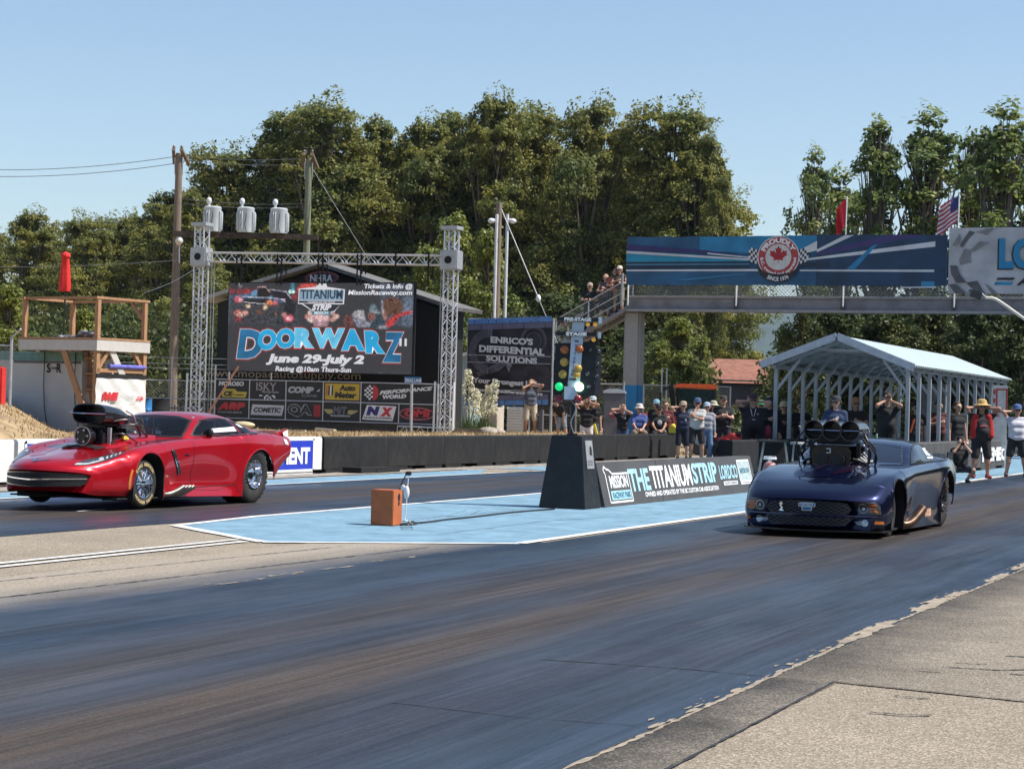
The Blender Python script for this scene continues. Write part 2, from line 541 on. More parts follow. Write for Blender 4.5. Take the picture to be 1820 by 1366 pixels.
def flakes(name, n, xr, yr, mat, z, sz=(.02, .16), seed=1, edge=0.0):
 rr = random.Random(seed); mb = MB()
 for i in range(n):
  u = rr.random() ** (1.6 if edge else 1); x = xr[0] + (xr[1] - xr[0]) * u; y = rr.uniform(*yr)
  l = rr.uniform(*sz) * (1.4 - u); w = l * rr.uniform(.07, .2); k = 9
  o = len(mb.v)
  pts = [(x + w * math.sin(2 * math.pi * j / k) * rr.uniform(.5, 1.3), y + l * math.cos(2 * math.pi * j / k) * rr.uniform(.6, 1.2), z + .00001 * (i % 90)) for j in range(k)]
  mb.add(pts, [tuple(range(k))])
 return tag(mb.build(name, mat, fix=False), kind="structure")
for i, (a, b, w) in enumerate([(13.4, 14.9, .09), (15.9, 17.9, .12), (19.2, 20.1, .05), (20.8, 23.4, .11), (27, 32, .08)]):
 flakes("worn_edge_patch", int(45 * (b - a) ** .6), (-3.03, -3.03 - w), (a, b), M_seam, .0085, (.04, .22), 10 + i, 1.0)
flakes("worn_edge_patch", 60, (-3.0, -3.12), (9, 13.4), M_seam, .0085, (.02, .10), 31, 1.0)
flakes("worn_edge_patch", 30, (-8.35, -8.5), (14, 19), M_seam, .0085, (.03, .16), 32, 0)
M_crack = P("tar crack", (.03, .028, .027), .6, var=.3)
ribbon("pavement_crack", [(-2.63, 5), (-2.6, 8.4), (-2.64, 11.35)], .015, .009, M_crack, .7, .08, 5)
ribbon("pavement_crack", [(-2.64, 11.35), (-1.6, 11.15), (-.3, 11.2), (.9, 11.5)], .012, .009, M_crack, .9, .06, 6)
ribbon("pavement_crack", [(-3.05, 11.37), (-3.6, 11.43), (-4.4, 11.36)], .02, .0095, M_crack, .95, .05, 7)
ribbon("pavement_crack", [(-3.1, 9.25), (-3.7, 9.2), (-4.4, 9.3)], .01, .0095, M_crack, .95, .06, 8)
ribbon("pavement_crack", [(-9.05, -2), (-9.15, 10), (-9.0, 15), (-8.85, 19.5)], .02, .009, M_crack, .9, .08, 9)
ribbon("pavement_crack", [(-9.9, 13), (-9.7, 17), (-9.6, 19.0)], .016, .009, M_crack, .9, .08, 10)
# skid scuffs on the shoulder
scf = MB()
for i in range(110):
 x, y = random.uniform(-2.4, 4), random.choice([random.uniform(8.5, 24), random.uniform(11.4, 14)])
 a = random.uniform(-.35, .5); l = random.choice([.08, .12, .2, .35])
 ribbon("pavement_scuff", [(x, y), (x + l * math.cos(a), y + l * math.sin(a)), (x + 1.6 * l * math.cos(a + .4), y + 1.6 * l * math.sin(a + .2))], random.uniform(.008, .03), .006 + i * 2e-5, M_crack, .95, .02, 100 + i, scf)
tag(scf.build("pavement_scuffs", M_crack, fix=False), kind="structure")

# painted island and markings
M_blue = P("sky blue pavement paint", (.185, .315, .41), .85, var=.15, scale=1.7, bump=.3, bscale=90, dark=(.13, .225, .30), dscale=3.2, spec=.25)
M_mark = P("white road paint", (.72, .71, .68), .7, var=.08, scale=9, dark=(.52, .5, .47), dscale=6)
isl = [(-8.37, 20.7), (-10.55, 18.95), (-12.55, 20.65), (-12.85, 22.6), (-12.85, 200), (-8.3, 200)]
sheet("island_paint", isl, .008, M_blue)
M_speck = P("tar speck", (.05, .055, .06), .8, var=.3)
flakes("paint_chip", 260, (-8.4, -12.7), (21.5, 45), M_speck, .0105, (.012, .045), 41)
scf = MB()
for i in range(16):
 y0 = random.uniform(21, 40); x0 = random.uniform(-12.4, -8.8)
 ribbon("tyre_scuff", [(x0, y0), (x0 + random.uniform(-.4, .4), y0 + random.uniform(1, 4)), (x0 + random.uniform(-.8, .8), y0 + random.uniform(4, 7))], random.uniform(.01, .05), .0100 + .00002 * i, None, .9, .1, 300 + i, scf)
tag(scf.build("tyre_scuffs", P("faint scuff", (.11, .19, .25), .85, var=.3), fix=False), kind="structure")
def line(pts, w, z=.012, seed=1): return ribbon("white_line", pts, w, z, M_mark, .12, .3, seed)
line([(-8.3, 120), (-8.33, 20.75)], .14, .0121, 1)
line([(-8.33, 20.7), (-10.5, 18.93)], .13, .0122, 2)
line([(-10.5, 18.95), (-12.55, 20.62)], .15, .0123, 3)
line([(-12.6, 20.6), (-12.87, 23), (-12.87, 120)], .13, .0124, 4)
line([(-10.62, -10), (-10.68, 18.9)], .085, .0125, 5)
line([(-10.84, -10), (-10.9, 19.1)], .085, .0126, 6)
sheet("blue_strip", [(-18.62, 20), (-17.6, 20), (-17.5, 41.2), (-18.62, 44.2)], .0086, M_blue)
sheet("blue_strip", [(-18.7, 45), (-17.5, 45.2), (-17.5, 160), (-18.7, 160)], .0088, M_blue)
line([(-17.55, 20), (-17.45, 42.6)], .1, .0127, 7)
line([(-17.4, 44), (-17.45, 160)], .1, .0128, 8)
line([(-18.7, 43.2), (-17.45, 44)], .1, .0129, 9)
line([(-18.72, 43), (-18.72, 120)], .07, .0131, 10)
line([(-15.0, 22.2), (-15.05, 22.9)], .05, .0132, 11)
tag(ribbon("wall_gutter", [(-19.2, 20), (-19.2, 120)], .8, .0135, P("gritty gutter", (.3, .27, .23), .9, var=.3, scale=4, dark=(.12, .11, .1), dscale=3)), kind="structure")

# dry grass bank behind the far wall
M_dry = P("dry grass and dirt", (.34, .245, .135), .95, var=.35, scale=2.2, bump=.9, bscale=25, dark=(.24, .17, .1), dscale=.9)
def bank_h(x, y):
 d = -x - 20.3
 e = max(0.0, min(1.0, d / .5))
 base = .70 - .2 * min(1, d / 9)
 q = max(0.0, min(1.0, (-1.466 * x - y) / 4.2))
 m = .95 * q * q * (3 - 2 * q) * (1 - math.exp(-max(0, d) / 1.2))
 far = max(0.0, min(1.0, (62.0 - y) / 4.0)) if x > -24 else max(0.0, min(1.0, (74.0 - y) / 6.0))
 return e * (base * far + m) + .05 * math.sin(x * 2.3 + y * 1.1) * math.sin(y * 1.9) * e * far
vs, fs = [], []
nx, ny = 60, 160
for j in range(ny + 1):
 for i in range(nx + 1):
  x = -20.35 - 40 * (i / nx) ** 1.6; y = 22 + 62 * j / ny
  vs.append((x, y, bank_h(x, y) + .004))
for j in range(ny):
 for i in range(nx):
  a = j * (nx + 1) + i
  fs.append((a, a + 1, a + nx + 2, a + nx + 1))
mb = MB().add(vs, fs)
tag(mb.build("dirt_bank", M_dry, smooth=True), kind="structure")
# grass blades on the bank
def blades(name, pts, h, col, w=.012, mat=None):
 n = len(pts)
 v = np.zeros((n, 3, 3)); a = rng.uniform(0, 6.28, n); hh = h * rng.uniform(.5, 1.3, n)
 P0 = np.array(pts)
 dx = np.stack([np.cos(a), np.sin(a), 0 * a], 1) * w
 lean = rng.normal(0, .35, (n, 3)) * hh[:, None]; lean[:, 2] = hh
 v[:, 0] = P0 - dx; v[:, 1] = P0 + dx; v[:, 2] = P0 + lean
 return np_mesh(name, v.reshape(-1, 3), 3, mat)
def np_mesh(name, co, k, mat=None, parent=None, mi=None):
 me = bpy.data.meshes.new(name)
 nv = len(co); nf = nv // k
 me.vertices.add(nv); me.vertices.foreach_set("co", np.ascontiguousarray(co, dtype=np.float32).ravel())
 me.loops.add(nv); me.loops.foreach_set("vertex_index", np.arange(nv, dtype=np.int32))
 me.polygons.add(nf); me.polygons.foreach_set("loop_start", np.arange(0, nv, k, dtype=np.int32))
 try: me.polygons.foreach_set("loop_total", np.full(nf, k, dtype=np.int32))
 except Exception: pass
 me.update(calc_edges=True)
 return link(name, me, mat, parent)
pts = []
while len(pts) < 26000:
 x = -20.5 - random.random() ** 1.3 * 16; y = random.uniform(24, 70)
 pts.append((x, y, bank_h(x, y)))
tag(blades("dry_grass", pts, .085, None, .012, P("straw", (.40, .29, .15), .9, var=.3, scale=3)), "short dry straw grass covering the bank behind the wall", "grass", kind="stuff")

# ================================================================ trees
def leaf_mat(name, c0, c1, glint, trans=.3):
 m = bpy.data.materials.new(name); m.use_nodes = True
 nt = m.node_tree; b = nt.nodes["Principled BSDF"]; L = nt.links.new
 b.inputs["Roughness"].default_value = .5; b.inputs["Specular IOR Level"].default_value = .3
 g = nt.nodes.new("ShaderNodeNewGeometry")
 r = nt.nodes.new("ShaderNodeValToRGB")
 r.color_ramp.elements.new(.5); r.color_ramp.elements.new(.93)
 for e, (p, c) in zip(r.color_ramp.elements, [(0, c0), (.5, c1), (.9, [k * 1.35 for k in c1]), (1, glint)]):
  e.position = p; e.color = list(c) + [1]
 L(g.outputs["Random Per Island"], r.inputs[0])
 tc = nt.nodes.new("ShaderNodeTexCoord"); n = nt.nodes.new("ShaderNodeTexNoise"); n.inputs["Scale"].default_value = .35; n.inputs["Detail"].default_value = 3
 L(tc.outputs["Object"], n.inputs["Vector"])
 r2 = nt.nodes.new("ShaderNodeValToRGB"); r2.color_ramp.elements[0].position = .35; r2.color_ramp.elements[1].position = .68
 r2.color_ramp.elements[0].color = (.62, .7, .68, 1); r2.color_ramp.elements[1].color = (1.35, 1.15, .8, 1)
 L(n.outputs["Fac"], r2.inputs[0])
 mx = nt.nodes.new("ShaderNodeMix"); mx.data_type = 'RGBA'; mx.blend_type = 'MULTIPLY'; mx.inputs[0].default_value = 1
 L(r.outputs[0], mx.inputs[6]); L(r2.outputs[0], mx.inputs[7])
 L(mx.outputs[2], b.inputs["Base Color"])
 t = nt.nodes.new("ShaderNodeBsdfTranslucent"); L(mx.outputs[2], t.inputs[0])
 ms = nt.nodes.new("ShaderNodeMixShader"); ms.inputs[0].default_value = trans
 L(b.outputs[0], ms.inputs[1]); L(t.outputs[0], ms.inputs[2]); L(ms.outputs[0], nt.nodes["Material Output"].inputs[0])
 return m
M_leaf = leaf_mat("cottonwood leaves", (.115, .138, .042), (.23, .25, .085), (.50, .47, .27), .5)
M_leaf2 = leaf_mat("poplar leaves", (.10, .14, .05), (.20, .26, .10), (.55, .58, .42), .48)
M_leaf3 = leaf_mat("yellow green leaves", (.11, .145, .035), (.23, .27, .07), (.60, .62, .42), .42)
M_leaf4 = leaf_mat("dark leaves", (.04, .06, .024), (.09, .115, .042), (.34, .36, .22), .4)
M_bark = P("bark", (.13, .105, .085), .9, var=.3, scale=4, bump=.4, bscale=12)

def leaves(centers, radii, per, size, rg, drop=0.0):
 """leaf quads scattered through ellipsoidal clumps; returns (n*4,3)"""
 out = []
 for c, r in zip(centers, radii):
  n = int(per * (r[0] * r[1] * r[2]) ** (2 / 3.0))
  if n < 4: continue
  d = rg.normal(size=(n, 3)); d /= np.linalg.norm(d, axis=1)[:, None]
  q = rg.uniform(.25, 1.0, n) ** .5
  p = c + d * q[:, None] * r
  s = size * rg.uniform(.55, 1.35, n)
  u = rg.normal(size=(n, 3)); u /= np.linalg.norm(u, axis=1)[:, None]
  w = np.cross(u, rg.normal(size=(n, 3))); w /= np.linalg.norm(w, axis=1)[:, None]
  u = u * s[:, None] * .5; w = w * s[:, None] * .36
  out.append(np.stack([p - u, p - w * .9 + u * .1, p + u, p + w * .9 + u * .1], 1).reshape(-1, 3))
 return np.concatenate(out)
def make_tree(name, h, prof, seed, mat, nb=26, per=620, size=.26, br=(.06, .105), up=1.15, gap=.0, spires=5):
 """prof: (height fraction, radius). Leafy billows fill the outline; a tapered trunk sends limbs into each of them"""
 rg = np.random.default_rng(seed); rr = random.Random(seed)
 root = empty(name)
 us, rs = [p[0] for p in prof], [p[1] for p in prof]
 B = []
 ga = 0
 for i in range(nb):
  u = (i + rr.random()) / nb
  u = .10 + .86 * u ** .9
  rad = float(np.interp(u, us, rs)); ga += 2.4 + rr.uniform(-.5, .5)
  q = rr.uniform(.25, .85) if i % 3 else rr.uniform(0, .35)
  r = h * rr.uniform(*br) * (1.15 - .45 * u)
  B.append((np.array([rad * q * math.cos(ga), rad * q * math.sin(ga), u * h - r * .3]), r, up * rr.uniform(.85, 1.25)))
 for k in range(spires):
  a = rr.uniform(0, 6.28); u = rr.uniform(.82, 1.0); rad = float(np.interp(u, us, rs)); r = h * br[0] * rr.uniform(.45, .75)
  B.append((np.array([rad * .6 * math.cos(a), rad * .6 * math.sin(a), u * h - r * 1.5]), r, 1.9))
 out = []
 for c, r, e in B:
  n = int(per * (r / 1.5) ** 2 * e)
  d = rg.normal(size=(n * 2, 3)); d /= np.linalg.norm(d, axis=1)[:, None]
  d[:, 2] = np.where(d[:, 2] < -.35, -d[:, 2] * .6, d[:, 2])
  f = rg.uniform(.35, 1.0, n * 2) ** .55
  lump = 1 + .22 * np.sin(d[:, 0] * 5 + c[0] * 3) * np.sin(d[:, 1] * 5 + c[1]) + .18 * np.sin(d[:, 2] * 9 + c[2])
  p = c + d * (f * lump)[:, None] * r * np.array([1, 1, e])
  g = np.sin(p[:, 0] * 3.1 + 1.3 * np.sin(p[:, 2] * 2.3)) * np.sin(p[:, 1] * 2.9 + 1.1 * np.sin(p[:, 0] * 2.1)) + .6 * np.sin(p[:, 2] * 3.7 + p[:, 0])
  p = p[g > -.45 + gap][:n]; m = len(p)
  s = size * rg.uniform(.5, 1.4, m)
  nr = (p - c) / r + rg.normal(size=(m, 3)) * .8 + np.array([0, 0, .3]); nr /= np.linalg.norm(nr, axis=1)[:, None]
  w = np.cross(nr, rg.normal(size=(m, 3))); w /= np.linalg.norm(w, axis=1)[:, None]
  v = np.cross(nr, w)
  w = w * s[:, None] * .5; v = v * s[:, None] * .34
  out.append(np.stack([p - w, p - v, p + w, p + v], 1).reshape(-1, 3))
 np_mesh("crown", np.concatenate(out), 4, mat, root)
 mb = MB(); tr = .020 * h
 tx, ty = rr.uniform(-.5, .5), rr.uniform(-.5, .5)
 path = [(0, 0, -.3), (.1, .05, .12 * h), (tx * .4, ty * .4, .35 * h), (tx * .7, ty * .7, .6 * h), (tx, ty, .88 * h)]
 mb.tube(path, [tr * 1.3, tr, tr * .75, tr * .45, tr * .1], 8)
 for c, r, e in B:
  z0 = max(.08 * h, c[2] * rr.uniform(.45, .7)); k = z0 / h
  b = Vector((tx * min(1, k * 1.15), ty * min(1, k * 1.15), z0)); t = Vector(c) + Vector((0, 0, r * .5))
  m = b.lerp(t, .5) + Vector((0, 0, -.02 * h))
  mb.tube([b, m, t], [tr * .36, tr * .2, tr * .05], 5, cap=False)
  for q in range(3):
   d = Vector((rr.uniform(-1, 1), rr.uniform(-1, 1), rr.uniform(.1, 1))).normalized() * r * .9
   mb.tube([m.lerp(t, .5), Vector(c) + d], [tr * .09, tr * .03], 4, cap=False)
 mb.build("trunk", M_bark, root, fix=False)
 return root
PROTO = {}
PROTO['a'] = make_tree("cottonwood_tree", 20, [(.02, 3.4), (.2, 5.0), (.5, 5.4), (.75, 4.2), (.9, 2.6), (1, .8)], 1, M_leaf, 38, 1750, .195)
PROTO['b'] = make_tree("cottonwood_tree", 20, [(.02, 3.8), (.2, 5.6), (.45, 6.2), (.7, 5.2), (.88, 3.4), (1, 1.2)], 2, M_leaf, 44, 1750, .195)
PROTO['c'] = make_tree("cottonwood_tree", 20, [(.02, 3.0), (.25, 4.2), (.55, 4.4), (.8, 3.2), (1, .6)], 3, M_leaf, 34, 1750, .195, br=(.055, .095))
PROTO['p'] = make_tree("poplar_tree", 14, [(.05, 2.2), (.3, 3.4), (.6, 2.9), (.8, 1.9), (1, .4)], 4, M_leaf2, 44, 720, .20, br=(.036, .066), up=1.8, gap=.28, spires=18)
PROTO['q'] = make_tree("poplar_tree", 14, [(.05, 1.8), (.3, 2.7), (.6, 2.3), (.85, 1.2), (1, .3)], 5, M_leaf2, 38, 720, .20, br=(.036, .064), up=1.9, gap=.28, spires=14)
PROTO['y'] = make_tree("young_birch_tree", 8, [(.02, 1.6), (.3, 2.0), (.6, 1.7), (.85, 1.0), (1, .3)], 6, M_leaf3, 30, 2600, .15, br=(.055, .10), spires=7)
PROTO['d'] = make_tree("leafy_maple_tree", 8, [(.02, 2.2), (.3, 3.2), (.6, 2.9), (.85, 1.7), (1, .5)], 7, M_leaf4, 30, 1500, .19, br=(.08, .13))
USED = {}
TREES = [
# px, top y, Z, proto, width factor, label, group
(40, 372, 165, 'b', 1.0, "dark cottonwood at the far left, its crown cut by the picture edge"),
(140, 380, 158, 'a', 1.05, "round topped cottonwood straight behind the folded red parasol"),
(215, 376, 162, 'b', .9, "cottonwood between the red parasol and the brown power pole"),
(285, 330, 150, 'c', 1.1, "cottonwood whose crown rises just left of the brown power pole top"),
(395, 256, 150, 'a', 1.0, "narrow topped cottonwood showing between the two power poles"),
(330, 330, 138, 'c', 1.0, "shorter cottonwood standing right behind the brown power pole"),
(490, 186, 150, 'c', 1.0, "tall cottonwood with a forked crown left of the highest left peak"),
(560, 172, 146, 'a', 1.05, "cottonwood forming the highest peak above the greenish power pole"),
(655, 196, 152, 'c', 1.05, "slim cottonwood peak above the middle of the video screen"),
(735, 208, 148, 'b', .9, "cottonwood above the right half of the video screen, its top low and flat"),
(795, 186, 150, 'c', 1.0, "cottonwood spire just left of the tallest crown of the row"),
(858, 166, 146, 'b', .85, "tallest cottonwood, straight above the lamp poles beside the gear banner"),
(935, 190, 150, 'a', .95, "cottonwood between the tallest crown and the one above the start lights"),
(1035, 174, 144, 'b', .8, "broad cottonwood rising straight above the start light tree"),
(1110, 215, 150, 'c', 1.0, "lower cottonwood in the dip above the footbridge stairs"),
(1190, 178, 142, 'a', 1.0, "cottonwood above the left half of the blue bridge banner"),
(1240, 225, 140, 'c', .85, "cottonwood on the sky gap side, behind the round bridge emblem"),
(1272, 300, 136, 'c', .55, "lowest cottonwood at the right end of the tall row, beside the open sky"),
]
GROUND_Z = 0.0
def plant(px, ty, Z, key, wf, label, cat="tree", group=None, z0=0.0):
 top = at(px, ty, Z)
 base = at(px, 718 + (px - 910) * .026, Z)
 pr = PROTO[key]
 hh = {'a': 20, 'b': 20, 'c': 20, 'p': 14, 'q': 14, 'y': 8, 'd': 8}[key]
 o = pr if key not in USED else copy_tree(pr)
 USED[key] = 1
 s = (top.z - z0) / hh
 o.location = (base.x, base.y, z0)
 o.rotation_euler = (0, 0, random.uniform(0, 6.28))
 wf *= 1.12 if key in 'abcpq' else 1
 o.scale = (s * wf, s * wf, s)
 tag(o, label, cat, group)
 return o
for i, px in enumerate((-10, 95, 180, 255, 345, 440, 530, 610, 700, 775, 840, 900, 985, 1060, 1120, 1165)):
 TREES.append((px, [410, 415, 410, 400, 330, 300, 260, 270, 270, 270, 250, 270, 260, 280, 270, 300][i], 172, 'bac'[i % 3], 1.05, "shaded cottonwood of the rear row, number %s from the left between two front crowns" % ["one", "two", "three", "four", "five", "six", "seven", "eight", "nine", "ten", "eleven", "twelve", "thirteen", "fourteen", "fifteen", "sixteen"][i]))
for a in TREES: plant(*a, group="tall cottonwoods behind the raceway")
POP = [
(1438, 262, 96, 'q', .72, "leftmost light poplar, a slim crown left of the small red flag"),
(1550, 212, 98, 'p', .9, "poplar straight above the small red flag on the footbridge"),
(1640, 192, 98, 'q', 1.1, "poplar between the red flag and the striped flag, top highest of its neighbours"),
(1715, 236, 100, 'p', .8, "low topped poplar straight behind the striped flag"),
(1768, 184, 95, 'q', 1.1, "tall pointed poplar right of the striped flag"),
(1835, 200, 97, 'p', 1.0, "poplar cut by the right edge of the picture"),
(1490, 300, 101, 'q', 1.1, "poplar filling the dip left of the small red flag"),
]
for a in POP: plant(*a, group="poplars behind the footbridge")
YG = [
(800, 372, 92, 'y', .8, "yellow green young tree behind the right truss tower"),
(752, 430, 95, 'y', .9, "yellow green young tree left of the right truss tower"),
(868, 400, 90, 'y', .8, "yellow green young tree hugging the wooden lamp pole"),
(18, 500, 72, 'y', 1.1, "bright yellow green bush at the left picture edge beside the deck"),
(150, 545, 70, 'y', 1.2, "bright yellow green bush seen through the wooden deck railing"),
(1205, 560, 100, 'y', 1.3, "broad yellow green tree under the footbridge right of the blue column"),
(1168, 600, 97, 'y', 1.2, "yellow green shrub close to the blue bridge column"),
(1245, 590, 104, 'y', .8, "yellow green tree behind the orange tractor next to the blue hills"),
]
for a in YG: plant(*a, group="yellow green young trees")
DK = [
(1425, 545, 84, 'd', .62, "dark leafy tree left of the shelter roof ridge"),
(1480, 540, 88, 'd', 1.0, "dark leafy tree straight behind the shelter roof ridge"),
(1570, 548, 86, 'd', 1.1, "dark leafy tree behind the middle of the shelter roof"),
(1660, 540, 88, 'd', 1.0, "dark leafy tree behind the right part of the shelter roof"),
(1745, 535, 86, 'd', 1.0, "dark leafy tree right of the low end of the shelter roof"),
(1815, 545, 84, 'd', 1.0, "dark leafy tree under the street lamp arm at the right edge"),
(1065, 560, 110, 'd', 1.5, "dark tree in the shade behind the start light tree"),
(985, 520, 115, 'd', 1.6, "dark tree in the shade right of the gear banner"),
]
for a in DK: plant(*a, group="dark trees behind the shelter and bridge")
# undergrowth that closes the view under the crowns
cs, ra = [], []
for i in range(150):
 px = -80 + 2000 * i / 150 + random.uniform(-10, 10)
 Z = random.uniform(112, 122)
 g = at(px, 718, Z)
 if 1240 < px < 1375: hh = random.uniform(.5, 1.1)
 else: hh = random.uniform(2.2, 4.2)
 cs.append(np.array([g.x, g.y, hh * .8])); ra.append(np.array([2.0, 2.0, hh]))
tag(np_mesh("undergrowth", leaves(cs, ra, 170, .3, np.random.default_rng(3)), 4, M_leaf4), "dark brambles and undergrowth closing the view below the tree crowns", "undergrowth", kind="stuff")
# far wooded hills
M_hill = P("far forest", (.03, .05, .028), .9, var=.35, scale=.02, bump=.6, bscale=.05)
def hill(px0, px1, Z, prof, seed):
 rr = np.random.default_rng(seed)
 n, m = 60, 14
 vs, fs = [], []
 for i in range(n + 1):
  px = px0 + (px1 - px0) * i / n
  t = i / n
  top = float(np.interp(t, [q[0] for q in prof], [q[1] for q in prof])) + rr.normal(0, 4)
  for j in range(m + 1):
   v = j / m
   g = at(px, 735, Z * (1 + .35 * v))
   vs.append((g.x, g.y, -5 + (top + 5) * math.sin(v * math.pi / 2) + rr.normal(0, 3) * (v < 1)))
 for i in range(n):
  for j in range(m):
   a = i * (m + 1) + j
   fs.append((a, a + 1, a + m + 2, a + m + 1))
 return tag(MB().add(vs, fs).build("hills", M_hill, smooth=True), kind="structure")
hill(900, 2100, 4200, [(0, 80), (.2, 170), (.33, 255), (.42, 285), (.6, 260), (1, 150)], 3)

hz = MB(); hz.box((0, 2800, 158), (11000, 6600, 318)); ho = hz.build("haze")
hm = bpy.data.materials.new("haze air"); hm.use_nodes = True
hm.node_tree.nodes.remove(hm.node_tree.nodes["Principled BSDF"])
pv = hm.node_tree.nodes.new("ShaderNodeVolumePrincipled"); pv.inputs["Density"].default_value = .00006; pv.inputs["Color"].default_value = (.62, .78, 1, 1); pv.inputs["Anisotropy"].default_value = .2
hm.node_tree.links.new(pv.outputs[0], hm.node_tree.nodes["Material Output"].inputs["Volume"])
ho.data.materials.append(hm); tag(ho, "pale summer haze in the air", "haze", kind="stuff")
# ================================================================ the two race cars
# car space: x forward, y to the car's left (the side seen), z up; the origin lies on the ground under the rear axle
def hermite(xs, ys, q):
 xs, ys = np.array(xs, float), np.array(ys, float)
 m = np.gradient(ys, xs) if len(xs) > 2 else np.array([0, 0])
 d = np.diff(ys) / np.diff(xs)
 for i in range(1, len(xs) - 1):
  m[i] = 0 if d[i - 1] * d[i] <= 0 else 2 * d[i - 1] * d[i] / (d[i - 1] + d[i])
 m[0], m[-1] = d[0], d[-1]
 i = np.clip(np.searchsorted(xs, q) - 1, 0, len(xs) - 2)
 h = xs[i + 1] - xs[i]; t = (q - xs[i]) / h
 return ((1 + 2 * t) * (1 - t) ** 2 * ys[i] + t * (1 - t) ** 2 * h * m[i] + t * t * (3 - 2 * t) * ys[i + 1] + t * t * (t - 1) * h * m[i + 1])
def loft(stations, arches=(), dx=.02, nu=44, k=None, zmin=None):
 """stations: (x, bow, [(y, z) ... sill to centre]); returns verts and quads of the whole width"""
 st = sorted(stations, key=lambda s: s[0])
 xs = [s[0] for s in st]
 K = len(st[0][2])
 q = list(np.arange(xs[0], xs[-1], dx)) + [xs[-1]]
 for (ax, az, ar) in arches:
  q += [ax - ar, ax + ar, ax - ar + .004, ax + ar - .004, ax - ar * .985, ax + ar * .985, ax - ar * .95, ax + ar * .95]
 q = np.array(sorted(set(round(float(a), 4) for a in q)))
 bow = hermite(xs, [s[1] for s in st], q)
 cy = [hermite(xs, [s[2][i][0] for s in st], q) for i in range(K)]
 cz = [hermite(xs, [s[2][i][1] for s in st], q) for i in range(K)]
 V = []
 for j, x in enumerate(q):
  pts = np.array([[cy[i][j], cz[i][j]] for i in range(K)])
  ch = np.concatenate([[0], np.cumsum(np.linalg.norm(np.diff(pts, axis=0), axis=1) ** .7 + 1e-6)])
  uu = np.linspace(0, ch[-1], 160)
  # the last point mirrors across the centre line so the top stays smooth
  px = np.concatenate([ch, [2 * ch[-1] - ch[-2]]]); py = np.concatenate([pts[:, 0], [-pts[-2, 0]]]); pz = np.concatenate([pts[:, 1], [pts[-2, 1]]])
  yy, zz = hermite(px, py, uu), hermite(px, pz, uu)
  u0 = 0.0
  zc = None
  for (ax, az, ar) in arches:
   xs_ = x - bow[j] * (pts[min(2, K - 1), 0] / .9) ** 2
   if abs(xs_ - ax) < ar: zc = az + math.sqrt(ar * ar - (xs_ - ax) ** 2)
  if zc is not None and zc > zz[0]:
   idx = np.argmax(zz >= zc)
   u0 = np.interp(zc, zz[max(idx - 1, 0):idx + 1], uu[max(idx - 1, 0):idx + 1]) if idx > 0 else 0
  us = u0 + (ch[-1] - u0) * np.linspace(0, 1, nu + 1)
  Y, Z = np.interp(us, uu, yy), np.interp(us, uu, zz)
  X = x - bow[j] * (Y / .9) ** 2
  half = np.stack([X, Y, Z], 1)
  V.append(np.concatenate([half, (half * [1, -1, 1])[-2::-1]]))
 V = np.array(V)
 n, m = V.shape[0], V.shape[1]
 F = []
 for i in range(n - 1):
  for j in range(m - 1):
   a = i * m + j
   F.append((a, a + 1, a + m + 1, a + m))
 return V, F
def pip(pt, poly):
 x, y = pt; ins = False
 for i in range(len(poly)):
  (x1, y1), (x2, y2) = poly[i], poly[i - 1]
  if (y1 > y) != (y2 > y) and x < (x2 - x1) * (y - y1) / (y2 - y1) + x1: ins = not ins
 return ins
AX = {'side': lambda p, s: (Vector((p[0], 3 * s, p[1])), Vector((0, -s, 0))),
 'front': lambda p, s: (Vector((9, p[0], p[1])), Vector((-1, 0, 0))),
 'back': lambda p, s: (Vector((-9, p[0], p[1])), Vector((1, 0, 0))),
 'top': lambda p, s: (Vector((p[0], p[1], 5)), Vector((0, 0, -1)))}
